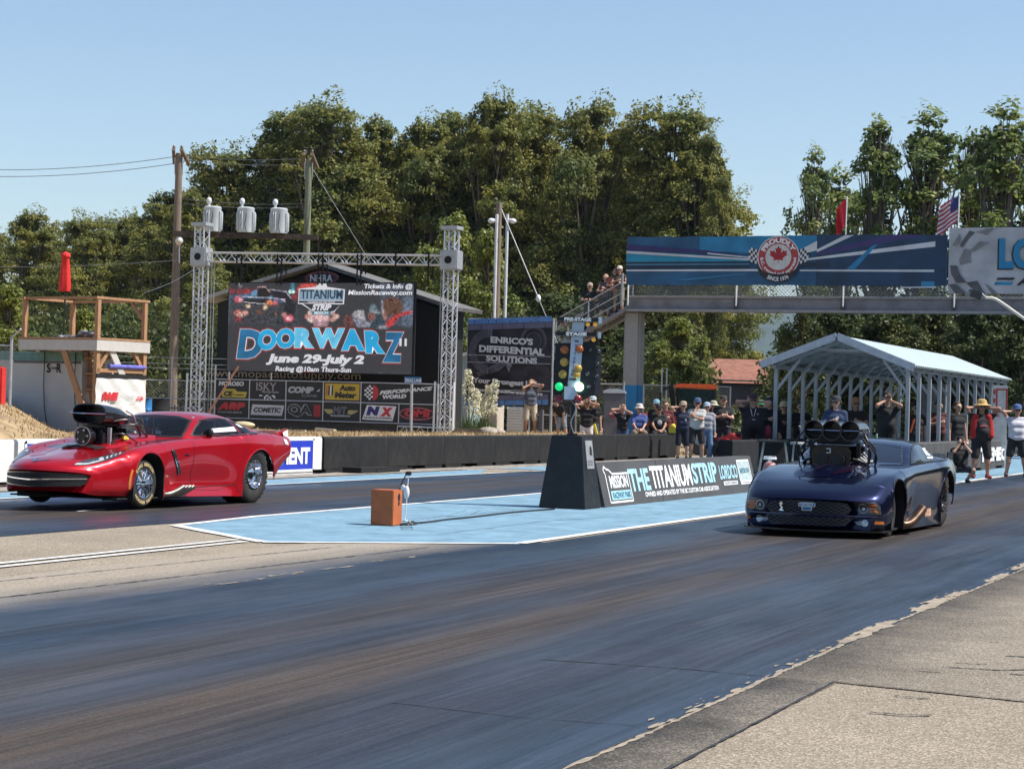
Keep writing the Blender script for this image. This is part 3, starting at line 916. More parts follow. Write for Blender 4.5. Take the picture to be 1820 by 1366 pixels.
class Skin:
 """the finished body surface, onto which panes, lamps, lines and letters are laid"""
 def __init__(s, meshes):
  vs, fs = [], []
  for V, F in meshes:
   o = len(vs); vs += [tuple(v) for v in V.reshape(-1, 3)]; fs += [tuple(i + o for i in f) for f in F]
  s.b = BVHTree.FromPolygons(vs, fs)
 def hit(s, p, axis, off, side=1):
  o, d = AX[axis](p, side)
  h, n, i, dist = s.b.ray_cast(o, d)
  if h is None: return None
  if n.dot(d) > 0: n = -n
  return h + n * off
 def patch(s, mb, poly, axis, off=.004, side=1, res=.03, mi=0, thick=True):
  pts = []
  n = len(poly)
  for i in range(n):
   a, b = Vector(poly[i]), Vector(poly[(i + 1) % n])
   k = max(1, int((b - a).length / res))
   for j in range(k): pts.append(a.lerp(b, j / k))
  nb = len(pts)
  xs = [p[0] for p in poly]; ys = [p[1] for p in poly]
  x = min(xs) + res / 2
  while x < max(xs):
   y = min(ys) + res / 2
   while y < max(ys):
    if pip((x, y), poly): pts.append(Vector((x, y)))
    y += res
   x += res
  r = geometry.delaunay_2d_cdt(pts, [(i, (i + 1) % nb) for i in range(nb)], [], 1, 1e-5)
  vv, ff = r[0], r[2]
  H = [s.hit(v, axis, off, side) for v in vv]
  ok = [f for f in ff if all(H[i] is not None for i in f)]
  used = sorted({i for f in ok for i in f}); mp = {i: k for k, i in enumerate(used)}
  mb.cur = mi
  mb.add([H[i] for i in used], [tuple(mp[i] for i in f) for f in ok])
  mb.cur = 0
  return mb
 def strip(s, mb, line, w, axis, off=.004, side=1, res=.03, mi=0):
  L = []
  for i in range(len(line) - 1):
   a, b = Vector(line[i]), Vector(line[i + 1])
   k = max(1, int((b - a).length / res))
   for j in range(k + (i == len(line) - 2)): L.append(a.lerp(b, j / k))
  A, B = [], []
  for i, p in enumerate(L):
   d = (L[min(i + 1, len(L) - 1)] - L[max(i - 1, 0)]).normalized()
   q = Vector((-d.y, d.x)) * w / 2
   A.append(s.hit(p + q, axis, off, side)); B.append(s.hit(p - q, axis, off, side))
  mb.cur = mi
  for i in range(len(L) - 1):
   if None not in (A[i], A[i + 1], B[i], B[i + 1]):
    mb.add([A[i], A[i + 1], B[i + 1], B[i]], [(0, 1, 2, 3)])
  mb.cur = 0
  return mb
 def letters(s, mb, body, x, z, w, h, axis, off=.005, side=1, shear=0, bold=.03, tilt=0, mi=0, flip=False):
  vs, fs = text_data(body, shear, bold)
  x0, x1 = min(v[0] for v in vs), max(v[0] for v in vs); y0, y1 = min(v[1] for v in vs), max(v[1] for v in vs)
  out = []
  for a, b in vs:
   u, q = ((a - x0) / (x1 - x0) - .5) * w, ((b - y0) / (y1 - y0) - .5) * h
   u, q = u * math.cos(tilt) - q * math.sin(tilt), u * math.sin(tilt) + q * math.cos(tilt)
   out.append(s.hit((x - u if flip else x + u, z + q), axis, off, side))
  if any(o is None for o in out): return mb
  mb.cur = mi; mb.add(out, fs); mb.cur = 0
  return mb
def body_obj(name, VF, mat, parent, cut=(), lip=(), flip=False):
 import bmesh
 V, F = VF
 vs = V.reshape(-1, 3)
 me = bpy.data.meshes.new(name)
 keep = F
 if cut:
  keep = []
  for f in F:
   c = vs[list(f)].mean(0)
   dead = False
   for axis, poly, cond in cut:
    p = (c[0], c[2]) if axis == 'side' else (c[1], c[2])
    if cond(c) and pip(p, poly): dead = True; break
   if not dead: keep.append(f)
 me.from_pydata([tuple(v) for v in vs], [], keep)
 me.update()
 o = link(name, me, mat, parent, smooth=True)
 bm = bmesh.new(); bm.from_mesh(me); bmesh.ops.recalc_face_normals(bm, faces=bm.faces); bm.to_mesh(me); bm.free()
 try: me.set_sharp_from_angle(angle=R(50))
 except Exception: pass
 return o
def shrink(poly, d):
 c = Vector((sum(p[0] for p in poly) / len(poly), sum(p[1] for p in poly) / len(poly)))
 return [tuple(Vector(p) + (c - Vector(p)).normalized() * d) for p in poly]
def paint(name, col, flake, met):
 m = P(name, col, .28, met, var=.04, scale=2, coat=1.0)
 nt = m.node_tree; b = nt.nodes["Principled BSDF"]
 b.inputs["Specular IOR Level"].default_value = .15
 b.inputs["Coat Roughness"].default_value = .025
 b.inputs["Coat IOR"].default_value = 1.38
 return m
M_redp = paint("candy red paint", (.42, .004, .012), 0, .35)
M_bluep = paint("dark blue metallic paint", (.005, .0085, .040), 0, .7)
M_glass = glass_mat("tinted glass", (.01, .012, .014), .5)
M_glassd = glass_mat("dark tinted glass", (.012, .016, .03), .12)
M_grille = P("black grille", (.006, .006, .007), .7, var=.5, scale=90)
M_amber = P("amber lens", (.55, .16, .03), .2, var=.1, coat=.6)
M_lamp = P("clear lamp lens", (.62, .64, .66), .12, .3, var=.3, scale=25, coat=.8)
M_lampd = P("lamp housing", (.05, .05, .055), .3, var=.5, scale=30, coat=.8)
M_exh = P("stained exhaust steel", (.26, .235, .21), .42, 1, var=.25, scale=12)
M_gold = P("gold lettering", (.62, .47, .22), .5, var=.15, scale=30)
M_cage = P("chromoly bar", (.35, .35, .37), .4, .5, var=.1)
M_suit = P("dark race suit", (.03, .03, .035), .8, var=.2)
M_dblack = P("carbon black", (.012, .012, .013), .22, var=.3, scale=30, coat=.3)

def wheel(name, parent, x, y, z, r, w, rimr, rear, sgn, letters=False, toe=0, rim=None):
 root = empty(name); root.parent = parent; root.location = (x, y, z); root.rotation_euler = (0, 0, toe)
 t = MB()
 h = w / 2
 if rear:
  prof = [(rimr, -h * .8), (rimr + .02, -h * .95), (r * .8, -h * 1.0), (r * .95, -h * .93), (r, -h * .8), (r * 1.003, 0), (r, h * .8), (r * .95, h * .93), (r * .8, h), (rimr + .02, h * .95), (rimr, h * .8)]
 else:
  prof = [(rimr, -h * .8), (rimr + .015, -h * 1.0), (r * .88, -h * 1.0), (r * .97, -h * .8), (r, -h * .5), (r, h * .5), (r * .97, h * .8), (r * .88, h), (rimr + .015, h), (rimr, h * .8)]
 t.lathe(prof, 56, 'Y')
 if rear:                                                       # wrinkled drag slick sidewall
  vs = t.v
  for i, v in enumerate(vs):
   rr = math.hypot(v[0], v[2])
   if rimr + .01 < rr < r * .97:
    a = math.atan2(v[2], v[0])
    dy = .018 * math.sin(a * 26 + rr * 30)
    vs[i] = (v[0], v[1] + dy * (1 if v[1] > 0 else -1), v[2])
 t.build("tyre", M_rubber, root, smooth=60)
 if letters:
  g = MB()
  for k in range(2):
   body = "HOOSIER  DRAG"
   vs, fs = text_data(body, 0, .03)
   x0, x1 = min(v[0] for v in vs), max(v[0] for v in vs); y0, y1 = min(v[1] for v in vs), max(v[1] for v in vs)
   out = []
   for a, b in vs:
    u = (a - x0) / (x1 - x0); q = (b - y0) / (y1 - y0)
    an = R(-35 - 110 * u + 180 * k); rad = rimr + .03 + (r * .86 - rimr - .03) * q
    out.append((-rad * math.cos(an) * -1, sgn * (h + .004), rad * math.sin(an)))
   g.add(out, fs)
  g.build("tyre_lettering", M_gold, root)
 m = MB()
 e = sgn * h
 m.lathe([(rimr, e * .82), (rimr * .97, e * 1.02), (rimr * .93, e * .98), (rimr * .9, e * .55), (rimr * .87, -e * .6), (.02, -e * .65)], 40, 'Y')
 if rear:
  m.lathe([(rimr * .62, e * .5), (rimr * .3, e * .35), (.0001, e * .34)], 32, 'Y')
  m.lathe([(rimr * .9, e * .55), (rimr * .62, e * .5)], 32, 'Y')
  for k in range(20):
   a = 2 * math.pi * k / 20
   m.cyl((rimr * .95 * math.cos(a), e * .98, rimr * .95 * math.sin(a)), (rimr * .95 * math.cos(a), e * 1.08, rimr * .95 * math.sin(a)), .012, n=6)
 else:
  for k in range(10):
   a = 2 * math.pi * k / 10
   d = Vector((math.cos(a), 0, math.sin(a)))
   m.bar(d * .045 + Vector((0, e * .62, 0)), d * rimr * .92 + Vector((0, e * .8, 0)), .022, .016, up=(0, 1, 0))
  m.lathe([(.055, e * .5), (.05, e * .85), (.03, e * .95), (.0001, e * .95)], 16, 'Y')
 m.build("rim", rim or M_chrome, root, smooth=35)
 return root
def well(mb, x, z, r, y0, y1):
 mb.lathe([(r, y0), (r, y1), (.05, y1)], 20, 'Y', c=(x, 0, z), arc=.45)
 mb.box((x, y1, z * .5 + .06), (2 * r * .96, .012, z - .04))
 for q in ((1, -1) if x > 1 else (1,)): mb.box((x + q * r * .97, (y0 + y1) / 2, z * .5 + .12), (.012, abs(y0 - y1), z + .06))
def hose(mb, pts, r, n=6):
 P_ = [Vector(p) for p in pts]
 out = []
 for i in range(len(P_) - 1):
  p0, p1, p2, p3 = P_[max(i - 1, 0)], P_[i], P_[i + 1], P_[min(i + 2, len(P_) - 1)]
  for k in range(6):
   t = k / 6
   out.append(.5 * ((2 * p1) + (p2 - p0) * t + (2 * p0 - 5 * p1 + 4 * p2 - p3) * t * t + (3 * p1 - p0 - 3 * p2 + p3) * t ** 3))
 out.append(P_[-1])
 return mb.tube(out, r, n)
def cage_and_driver(root, mat, zr, x0, x1):
 mb = MB()
 for s in (-1, 1):
  mb.tube([(x0 + .1, .6 * s, .5), (x0 - .1, .6 * s, .9), (x1 + .25, .5 * s, zr), (x1 - .35, .5 * s, zr), (x1 - .9, .5 * s, .9)], .02, 6)
  mb.tube([(x1 - .35, .5 * s, zr), (x1 - .4, .52 * s, .5)], .02, 6)
  mb.tube([(x0 + .1, .6 * s, .85), (x1 - .38, .53 * s, .6)], .02, 6)
 mb.tube([(x1 + .25, -.5, zr), (x1 + .25, .5, zr)], .02, 6)
 mb.tube([(x1 - .35, -.5, zr), (x1 - .35, .5, zr)], .02, 6)
 mb.tube([(x1 - .37, -.5, .95), (x1 - .37, .5, .95)], .02, 6)
 mb.tube([(x0 - .1, 0, .9), (x1 + .25, -.3, zr)], .016, 6)
 mb.build("roll_cage", mat, root, smooth=True)
 f = MB()
 f.box((x1 + .1, 0, .38), (1.9, 1.3, .06)); f.box((x1 - .75, 0, .7), (.05, 1.3, .75)); f.box((x0 + .02, 0, .72), (.25, 1.25, .3))
 f.build("cockpit_tub", M_matte, root, bevel=.01)
 s_ = MB()
 s_.box((x1 - .18, .28, .52), (.5, .48, .1)); s_.box((x1 - .42, .28, .78), (.12, .48, .6), rot=Matrix.Rotation(R(-12), 3, 'Y'))
 s_.build("racing_seat", M_matte, root, bevel=.04, smooth=True)

# ---------------------------------------------------------------- red coupe
def red_car():
 root = empty("race_car", (-15.55, 26.02, 0), R(-90), "glossy red drag coupe with its nose lifted and a black scoop through the hood", "race car")
 root.rotation_euler = (0, R(-.75), R(-90))
 FA, FZ, RZ = 2.74, .315, .425
 S = [(4.115, .84, [(.57, .20), (.65, .26), (.672, .345), (.655, .41), (.57, .448), (.32, .468), (0, .475)]),
  (4.10, .83, [(.60, .185), (.685, .255), (.705, .355), (.69, .435), (.60, .482), (.33, .508), (0, .518)]),
  (4.06, .80, [(.62, .175), (.70, .25), (.72, .36), (.70, .45), (.60, .505), (.33, .535), (0, .55)]),
  (4.01, .78, [(.655, .165), (.745, .25), (.765, .365), (.745, .47), (.645, .535), (.35, .56), (0, .575)]),
  (3.86, .66, [(.72, .16), (.81, .255), (.83, .38), (.81, .50), (.69, .585), (.38, .605), (0, .62)]),
  (3.42, .28, [(.82, .155), (.90, .28), (.91, .42), (.89, .57), (.765, .68), (.44, .665), (0, .685)]),
  (2.87, .03, [(.87, .15), (.93, .30), (.945, .50), (.925, .68), (.80, .79), (.50, .75), (0, .765)]),
  (2.45, 0, [(.87, .14), (.89, .30), (.925, .50), (.925, .71), (.80, .84), (.52, .81), (0, .83)]),
  (2.0, 0, [(.89, .13), (.85, .31), (.90, .55), (.91, .77), (.80, .885), (.5, .88), (0, .89)]),
  (1.4, 0, [(.91, .125), (.85, .31), (.905, .60), (.92, .81), (.82, .92), (.5, .93), (0, .93)]),
  (.8, 0, [(.93, .12), (.875, .30), (.92, .60), (.93, .83), (.84, .945), (.5, .96), (0, .96)]),
  (.38, 0, [(.965, .11), (.955, .30), (.96, .60), (.96, .85), (.86, .98), (.5, 1.0), (0, 1.0)]),
  (0, 0, [(.985, .18), (.985, .35), (.99, .60), (.975, .86), (.86, 1.005), (.5, 1.02), (0, 1.02)]),
  (-.5, -.05, [(.96, .20), (.97, .40), (.975, .60), (.955, .86), (.86, 1.005), (.5, 1.03), (0, 1.03)]),
  (-.62, -.08, [(.94, .26), (.96, .42), (.97, .60), (.95, .86), (.855, 1.0), (.5, 1.03), (0, 1.03)]),
  (-1.02, -.16, [(.86, .46), (.91, .55), (.93, .68), (.915, .86), (.83, .985), (.5, 1.02), (0, 1.03)]),
  (-1.45, -.22, [(.80, .66), (.85, .70), (.865, .77), (.855, .87), (.79, .955), (.5, .99), (0, 1.0)])]
 G = [(1.88, .42, [(.72, .865), (.68, .875), (.5, .89), (.3, .90), (0, .905)]),
  (1.53, .38, [(.77, .89), (.735, .965), (.64, 1.03), (.35, 1.065), (0, 1.075)]),
  (1.13, .28, [(.79, .91), (.735, 1.05), (.625, 1.17), (.34, 1.215), (0, 1.228)]),
  (0.83, .14, [(.80, .92), (.735, 1.08), (.605, 1.215), (.33, 1.268), (0, 1.283)]),
  (0.43, 0, [(.81, .93), (.735, 1.09), (.585, 1.228), (.32, 1.285), (0, 1.298)]),
  (0.08, 0, [(.80, .95), (.71, 1.08), (.565, 1.195), (.3, 1.258), (0, 1.272)]),
  (-0.32, 0, [(.75, .985), (.65, 1.065), (.505, 1.13), (.28, 1.182), (0, 1.195)]),
  (-0.80, 0, [(.67, .995), (.57, 1.03), (.44, 1.062), (.25, 1.092), (0, 1.10)]),
  (-1.10, 0, [(.59, .99), (.5, 1.005), (.4, 1.015), (.22, 1.03), (0, 1.035)])]
 arches = [(FA - .02, FZ + .03, .375), (-.13, .30, .47)]
 B = loft(S, arches); T = loft(G, nu=34)
 sk = Skin([B, T])
 ws = [(-.655, .93), (.655, .93), (.625, 1.02), (.545, 1.16), (.34, 1.208), (0, 1.222), (-.34, 1.208), (-.545, 1.16), (-.625, 1.02)]
 sw = [(1.38, .955), (1.20, 1.07), (1.01, 1.165), (0.80, 1.195), (0.53, 1.205), (0.30, 1.19), (0.13, .985), (0.68, .965)]
 qw = [(0.22, 1.18), (0.06, 1.155), (-0.15, 1.10), (-0.28, 1.045), (-0.19, 1.0), (0.06, .99)]
 cuts = [('front', shrink(ws, .02), lambda c: c[0] > .75 and c[2] > .92)] + [('side', shrink(p, .02), lambda c: abs(c[1]) > .5) for p in (sw, qw)]
 body_obj("body", B, M_redp, root)
 roof = body_obj("roof", T, M_redp, root, cut=cuts)
 for row in (B[0][-1], B[0][0]):                                    # closes the nose and the tail
  MB().add([tuple(v) for v in row], [tuple(range(len(row)))]).build("bumper", M_redp, root, fix=False)
 gm = MB(); sk.patch(gm, ws, 'front', .004, res=.04); gm.build("windshield", M_glass, root, smooth=True)
 for s in (1, -1):
  gm = MB(); sk.patch(gm, sw, 'side', .004, s); gm.build("door_window", M_glass, root, smooth=True)
  gm = MB(); sk.patch(gm, qw, 'side', .004, s); gm.build("quarter_window", M_glass, root, smooth=True)
  fr = MB()
  sk.strip(fr, sw + [sw[0]], .014, 'side', .006, s); sk.strip(fr, qw + [qw[0]], .012, 'side', .006, s)
  fr.build("window_seal", M_black, root)
 fr = MB(); sk.strip(fr, ws + [ws[0]], .018, 'front', .006)
 fr.build("windshield_seal", M_black, root)
 # headlights
 for s in (1, -1):
  hl = [(s * y, z) for y, z in [(.455, .545), (.50, .615), (.60, .68), (.71, .722), (.775, .722), (.755, .665), (.67, .59), (.57, .545)]]
  mb = MB(); sk.patch(mb, hl, 'front', .005, res=.02)
  o = mb.build("headlight", M_lampd, root, smooth=True)
  mb = MB()
  sk.strip(mb, [(s * .47, .556), (s * .57, .562), (s * .66, .615), (s * .60, .640)], .022, 'front', .009, res=.015)
  for k in range(5):
   y = .66 + .022 * k; z = .612 + .019 * k
   sk.strip(mb, [(s * y, z), (s * (y - .035), z + .030)], .013, 'front', .010, res=.01)
  mb.build("lamp_strip", M_lamp, o)
 # grille
 gr = [(-.57, .425), (-.3, .438), (0, .445), (.3, .438), (.57, .425), (.62, .40), (.60, .315), (.55, .285), (0, .265), (-.55, .285), (-.60, .315), (-.62, .40)]
 front = Skin([(np.array([[[4.115 - .84 * (y / .9) ** 2, y, z] for y in np.linspace(-.9, .9, 41)] for z in np.linspace(.1, .6, 12)]), [(i * 41 + j, i * 41 + j + 1, i * 41 + j + 42, i * 41 + j + 41) for i in range(11) for j in range(40)])])
 full = Skin([B, T, (np.array([[tuple(v) for v in B[0][-1]]]), [tuple(range(B[0].shape[1]))])])
 def noseq(p):                                                     # the flat of the nose, curved in plan
  return Vector((3.752 - .62 * (p[0] / .9) ** 2, p[0], p[1]))
 mb = MB(); front.patch(mb, gr, 'front', .004, res=.04); o = mb.build("grille", M_grille, root)
 mb = MB()
 front.strip(mb, [(-.61, .375), (-.3, .365), (0, .352), (.3, .365), (.61, .375)], .015, 'front', .012)
 mb.build("grille_bar", M_chrome, o)
 mb = MB(); front.strip(mb, gr + [gr[0]], .014, 'front', .007); mb.build("grille_surround", M_dblack, o)
 mb = MB()
 for k in range(13):
  y = -.54 + k * .085
  front.strip(mb, [(y, .285), (y + .04, .43)], .006, 'front', .008)
 mb.build("grille_mesh", M_black, o)
 # badge with crossed flags: two small wings
 mb = MB()
 sk.patch(mb, [(-.10, .615), (-.02, .575), (-.005, .59), (-.075, .635)], 'front', .008, res=.02)
 sk.patch(mb, [(.0, .575), (.15, .60), (.15, .612), (.01, .592)], 'front', .008, res=.02)
 sk.patch(mb, ell(-.005, .583, .02, .014, 10), 'front', .010, res=.02)
 mb.build("badge", M_chrome, root)
 # hood blister and its dark front slot
 H = [(3.0, 0, [(.30, .745), (.26, .752), (.15, .756), (0, .758)]), (2.7, 0, [(.36, .775), (.32, .81), (.2, .825), (0, .828)]),
  (2.3, 0, [(.38, .80), (.35, .87), (.22, .90), (0, .905)]), (1.75, 0, [(.40, .86), (.37, .935), (.25, .955), (0, .96)]), (1.52, 0, [(.40, .87), (.37, .94), (.25, .96), (0, .962)])]
 HB = loft(H, nu=16); body_obj("hood_scoop", HB, M_redp, root)
 hs = Skin([B, HB])
 mb = MB(); hs.patch(mb, [(3.06, -.27), (2.98, -.20), (2.95, 0), (2.98, .20), (3.06, .27), (2.88, .32), (2.84, 0), (2.88, -.32)], 'top', .006, res=.03)
 mb.build("hood_vent", M_matte, root)
 # hood crease lines
 mb = MB()
 for s in (1, -1):
  sk.strip(mb, [(3.35, .30 * s), (2.9, .40 * s), (2.3, .50 * s), (1.9, .56 * s)], .01, 'top', .003)
 mb.build("hood_crease", P("dark gap", (.05, .004, .006), .6, var=.1), root)
 mb = MB()
 for s in (1, -1):
  sk.strip(mb, [(1.80, .66 * s), (2.3, .70 * s), (2.9, .70 * s), (3.3, .62 * s)], .007, 'top', .003)
  for x in (1.95, 2.4, 2.85, 3.2):
   h = sk.hit((x, (.66 if x < 3 else .60) * s), 'top', .004); mb.lathe([(.014, 0), (.012, .004), (.001, .005)], 8, c=tuple(h))
 mb.build("hood_seam", MATS["dark gap"], root)
 # door gaps, side crease, fender vent
 for s in (1, -1):
  mb = MB()
  sk.strip(mb, [(1.63, .90), (1.60, .7), (1.62, .45), (1.56, .22)], .009, 'side', .003, s)
  sk.strip(mb, [(.22, .95), (.24, .8), (.40, .5), (.46, .3)], .009, 'side', .003, s)
  sk.strip(mb, [(1.56, .22), (.9, .2), (.46, .3)], .006, 'side', .003, s)
  mb.build("door_gap", MATS["dark gap"], root)
  mb = MB()
  sk.patch(mb, [(2.22, .76), (2.13, .765), (1.88, .44), (1.97, .43)], 'side', .006, s, res=.03)
  o = mb.build("fender_vent", M_matte, root)
  mb = MB()
  sk.strip(mb, [(2.20, .76), (1.95, .44)], .016, 'side', .012, s)
  for k in range(3): sk.strip(mb, [(2.12 - .07 * k, .70 - .09 * k), (2.06 - .07 * k, .685 - .09 * k)], .012, 'side', .011, s)
  mb.build("vent_blade", M_chrome, o)
  mb = MB()
  sk.patch(mb, [(1.86, .70), (1.80, .715), (1.72, .69), (1.82, .685)], 'side', .008, s, res=.02)
  mb.build("side_badge", M_chrome, root)
  mb = MB()                                                      # flared skirt ahead of the rear wheel
  lipw = [(.93 + .01, .13), (.955, .125)]
  pr = [(2.25, .13), (1.7, .125), (1.0, .12), (.42, .10), (.33, .105), (.42, .24), (.70, .265), (1.2, .24), (1.8, .22), (2.2, .26)]
  sk.strip(mb, [(.36, .13), (.50, .27), (1.0, .265), (1.9, .23)], .012, 'side', .004, s)
  mb.build("skirt_crease", MATS["dark gap"], root)
  mb = MB()
  sk.strip(mb, [(3.13, .50), (3.16, .42), (3.17, .33), (3.16, .25)][:4], .035, 'side', .006, s)
  mb.build("side_marker", M_amber, root)
  for (ax, az, ar), yo in zip(arches, (.905, .96)):
   w = MB(); well(w, ax, az, ar + .004, s * yo, s * .43); w.build("wheel_well", M_matte, root)
   ro = MB()                                                  # rolled arch edges
   pts = []
   for k in range(37):
    a = R(180 * k / 36)
    h = sk.hit((ax + (ar + .012) * math.cos(a), az + (ar + .012) * math.sin(a)), 'side', -.003, s)
    if h is not None: pts.append(h)
   if len(pts) > 3: ro.tube(pts, .011, 6)
   ro.build("arch_lip", M_redp, root, smooth=True)
  wheel("wheel", root, FA, s * .78, FZ, .315, .13, .20, False, s, letters=True)
  wheel("wheel", root, 0 - .02, s * .74, RZ, .425, .42, .215, True, s)
  ex = MB()
  for k in range(4):
   x = 2.22 - .085 * k
   hose(ex, [(x + .12, s * .62, .20), (x + .04, s * .84, .16), (x - .08, s * .93, .19), (x - .22, s * 1.0, .27)], .036, 10)
  ex.build("exhaust_pipe", M_exh, root, smooth=True)
 # mirror, window net decal, number plates on the glass
 mb = MB(); mb.ball((1.02, .80, 1.0), .07, 10, (.55, .8, 1.0)); mb.bar((1.05, .74, .96), (1.03, .80, .98), .02)
 mb.build("door_mirror", M_black, root, smooth=True)
 mb = MB(); sk.patch(mb, [(.92, 1.0), (.90, 1.055), (.25, 1.09), (.22, 1.03)], 'side', .009, 1, res=.04)
 mb.build("window_sticker", M_white, root)
 mb = MB(); sk.patch(mb, [(.12, 1.13), (-.03, 1.12), (-.10, 1.075), (.02, 1.085)], 'side', .009, 1, res=.04); sk.patch(mb, [(-.62, .965), (-.42, .97), (-.44, .995), (-.63, .99)], 'front', .01, res=.03)
 mb.build("glass_sticker", M_white, root)
 # spoiler, tail sticker, wheelie bars
 mb = MB()
 mb.add([(-.75, -.80, 1.00), (-1.28, -.74, 1.05), (-1.28, .74, 1.05), (-.75, .80, 1.00), (-.75, -.80, .985), (-1.28, -.74, 1.035), (-1.28, .74, 1.035), (-.75, .80, .985)], [(0, 1, 2, 3), (4, 7, 6, 5), (0, 4, 5, 1), (1, 5, 6, 2), (2, 6, 7, 3), (3, 7, 4, 0)])
 mb.add([(-.9, .80, .96), (-1.3, .76, .93), (-1.3, .76, 1.09), (-.9, .79, 1.02), (-.9, .79, .96), (-1.3, .75, .93), (-1.3, .75, 1.09), (-.9, .78, 1.02)], [(0, 1, 2, 3), (4, 7, 6, 5), (0, 4, 5, 1), (1, 5, 6, 2), (2, 6, 7, 3), (3, 7, 4, 0)])
 mb.build("spoiler", M_redp, root)
 mb = MB(); mb.add([(-1.10, .815, .98), (-1.29, .785, .96), (-1.29, .775, 1.07), (-1.10, .80, 1.03)], [(0, 1, 2, 3)]); sk.patch(mb, [(-1.0, .86), (-1.14, .84), (-1.1, .92), (-.98, .93)], 'side', .008, 1, res=.03)
 mb.build("tail_sticker", M_white, root)
 mb = MB()
 for s in (-1, 1):
  mb.tube([(-.4, .22 * s, .42), (-1.35, .17 * s, .14)], .02, 8); mb.tube([(-.4, .22 * s, .20), (-1.35, .17 * s, .12)], .018, 8)
  mb.cyl((-1.38, .20 * s, .115), (-1.38, .13 * s, .115), .055, n=16)
 mb.tube([(-1.3, -.17, .14), (-1.3, .17, .14)], .016, 8)
 mb.build("wheelie_bar", M_galv, root, smooth=True)
 mb = MB(); mb.box((1.7, 0, .12), (3.3, 1.66, .02)); mb.box((-.3, 0, .35), (.3, .7, .25))
 mb.build("belly_pan", M_matte, root)
 sp = MB(); sk.patch(sp, [(-.7, .168), (.7, .168), (.7, .2), (-.7, .2)], 'front', .004)
 cage_and_driver(root, M_cage, 1.20, 1.45, .75)
 # blower engine through the hood
 en = empty("supercharger"); en.parent = root; en.location = (2.48, 0, .815)
 mb = MB()
 mb.box((0, 0, .07), (.62, .40, .16)); mb.box((.02, 0, .19), (.52, .30, .12))
 for k in range(7): mb.box((-.24 + .075 * k, 0, .15), (.02, .43, .13))
 mb.build("blower_case", M_dblack, en, bevel=.012, smooth=True)
 mb = MB(); mb.cyl((.34, 0, .10), (.46, 0, .10), .125, n=28); mb.cyl((.46, 0, .10), (.48, 0, .10), .06, n=16); mb.cyl((.34, .02, -.08), (.45, .02, -.08), .09, n=24)
 mb.build("drive_pulley", M_dblack, en, smooth=40)
 mb = MB()
 mb.lathe([(.118, .46), (.128, .462), (.128, .466), (.118, .466)], 28, 'X', c=(0.015, 0, .10))
 for k in range(5):
  a = 2 * math.pi * k / 5
  mb.cyl((.482, .08 * math.cos(a), .10 + .08 * math.sin(a)), (.49, .08 * math.cos(a), .10 + .08 * math.sin(a)), .016, n=8)
 mb.build("pulley_ring", M_galv, en)
 # wide rounded scoop
 sc = []
 for x, w, z0, z1 in [(-.42, .10, .28, .34), (-.36, .18, .26, .42), (-.15, .22, .25, .49), (.1, .25, .255, .52), (.34, .262, .26, .53)]:
  sc.append((x, w, z0, z1))
 vs, fs = [], []
 N = 32
 for (x, w, z0, z1) in sc + [(.345, .247, .275, .515), (.1, .22, .29, .49)]:
  for k in range(N):
   a = 2 * math.pi * k / N
   ca, sa = math.cos(a), math.sin(a)
   e = .55
   vs.append((x, w * math.copysign(abs(ca) ** e, ca), (z0 + z1) / 2 + (z1 - z0) / 2 * math.copysign(abs(sa) ** .75, sa)))
 for i in range(6):
  for k in range(N):
   fs.append((i * N + k, i * N + (k + 1) % N, (i + 1) * N + (k + 1) % N, (i + 1) * N + k))
 fs.append(tuple(range(N))); fs.append(tuple(range(6 * N, 7 * N)))
 mb = MB().add(vs, fs); mb.box((-.02, 0, .24), (.34, .3, .1))
 mb.build("air_scoop", M_dblack, en, smooth=40)
 mb = MB(); mb.tube([(.35, -.27, .40), (.35, .27, .40)], .010, 8); mb.tube([(.35, -.29, .40), (.33, -.26, .405)], .02, 6)
 mb.build("throttle_bar", M_chrome, en, smooth=True)
 for s in (1, -1):
  hose(MB(), [(.1, .2 * s, .30), (-.1, .34 * s, .33), (-.35, .33 * s, .22), (-.5, .28 * s, .10)], .014).build("fuel_hose", M_black, en, smooth=True)
  hose(MB(), [(.0, .22 * s, .22), (-.2, .38 * s, .27), (-.4, .40 * s, .15), (-.62, .33 * s, .09)], .011).build("fuel_hose", M_black, en, smooth=True)
  hose(MB(), [(.15, .2 * s, .12), (.05, .36 * s, .14), (-.15, .40 * s, .06), (-.3, .42 * s, .0)], .012).build("fuel_hose", M_black, en, smooth=True)
  hose(MB(), [(-.3, .15 * s, .40), (-.5, .25 * s, .34), (-.62, .3 * s, .2), (-.7, .25 * s, .1)], .010).build("fuel_hose", M_black, en, smooth=True)
  hose(MB(), [(-.32, .1 * s, .42), (-.55, .12 * s, .30), (-.75, .2 * s, .22), (-.62, .32 * s, .17)], .010).build("fuel_hose", M_black, en, smooth=True)
  for k in range(4): MB().tube([(.2 - .12 * k, .2 * s, .05), (.16 - .12 * k, .34 * s, -.02)], .02, 6).build("injector_line", M_black, en, smooth=True)
 mb = MB()
 for s in (1, -1):
  hose(mb, [(-.1, .3 * s, .45), (-.22, .34 * s, .38), (-.35, .30 * s, .22)], .012)
  mb.bar((.2, .24 * s, .0), (.2, .24 * s, .22), .03, .05); mb.ball((-.25, .34 * s, .16), .03, 6); mb.ball((-.4, .3 * s, .2), .022, 6)
 mb.build("linkage", M_galv, en, smooth=True)
 mb = MB(); mb.box((-.08, .31, .09), (.12, .03, .05)); mb.build("tag_plate", P("yellow tag", (.6, .5, .08), .6), en)
 return root
RED = red_car()
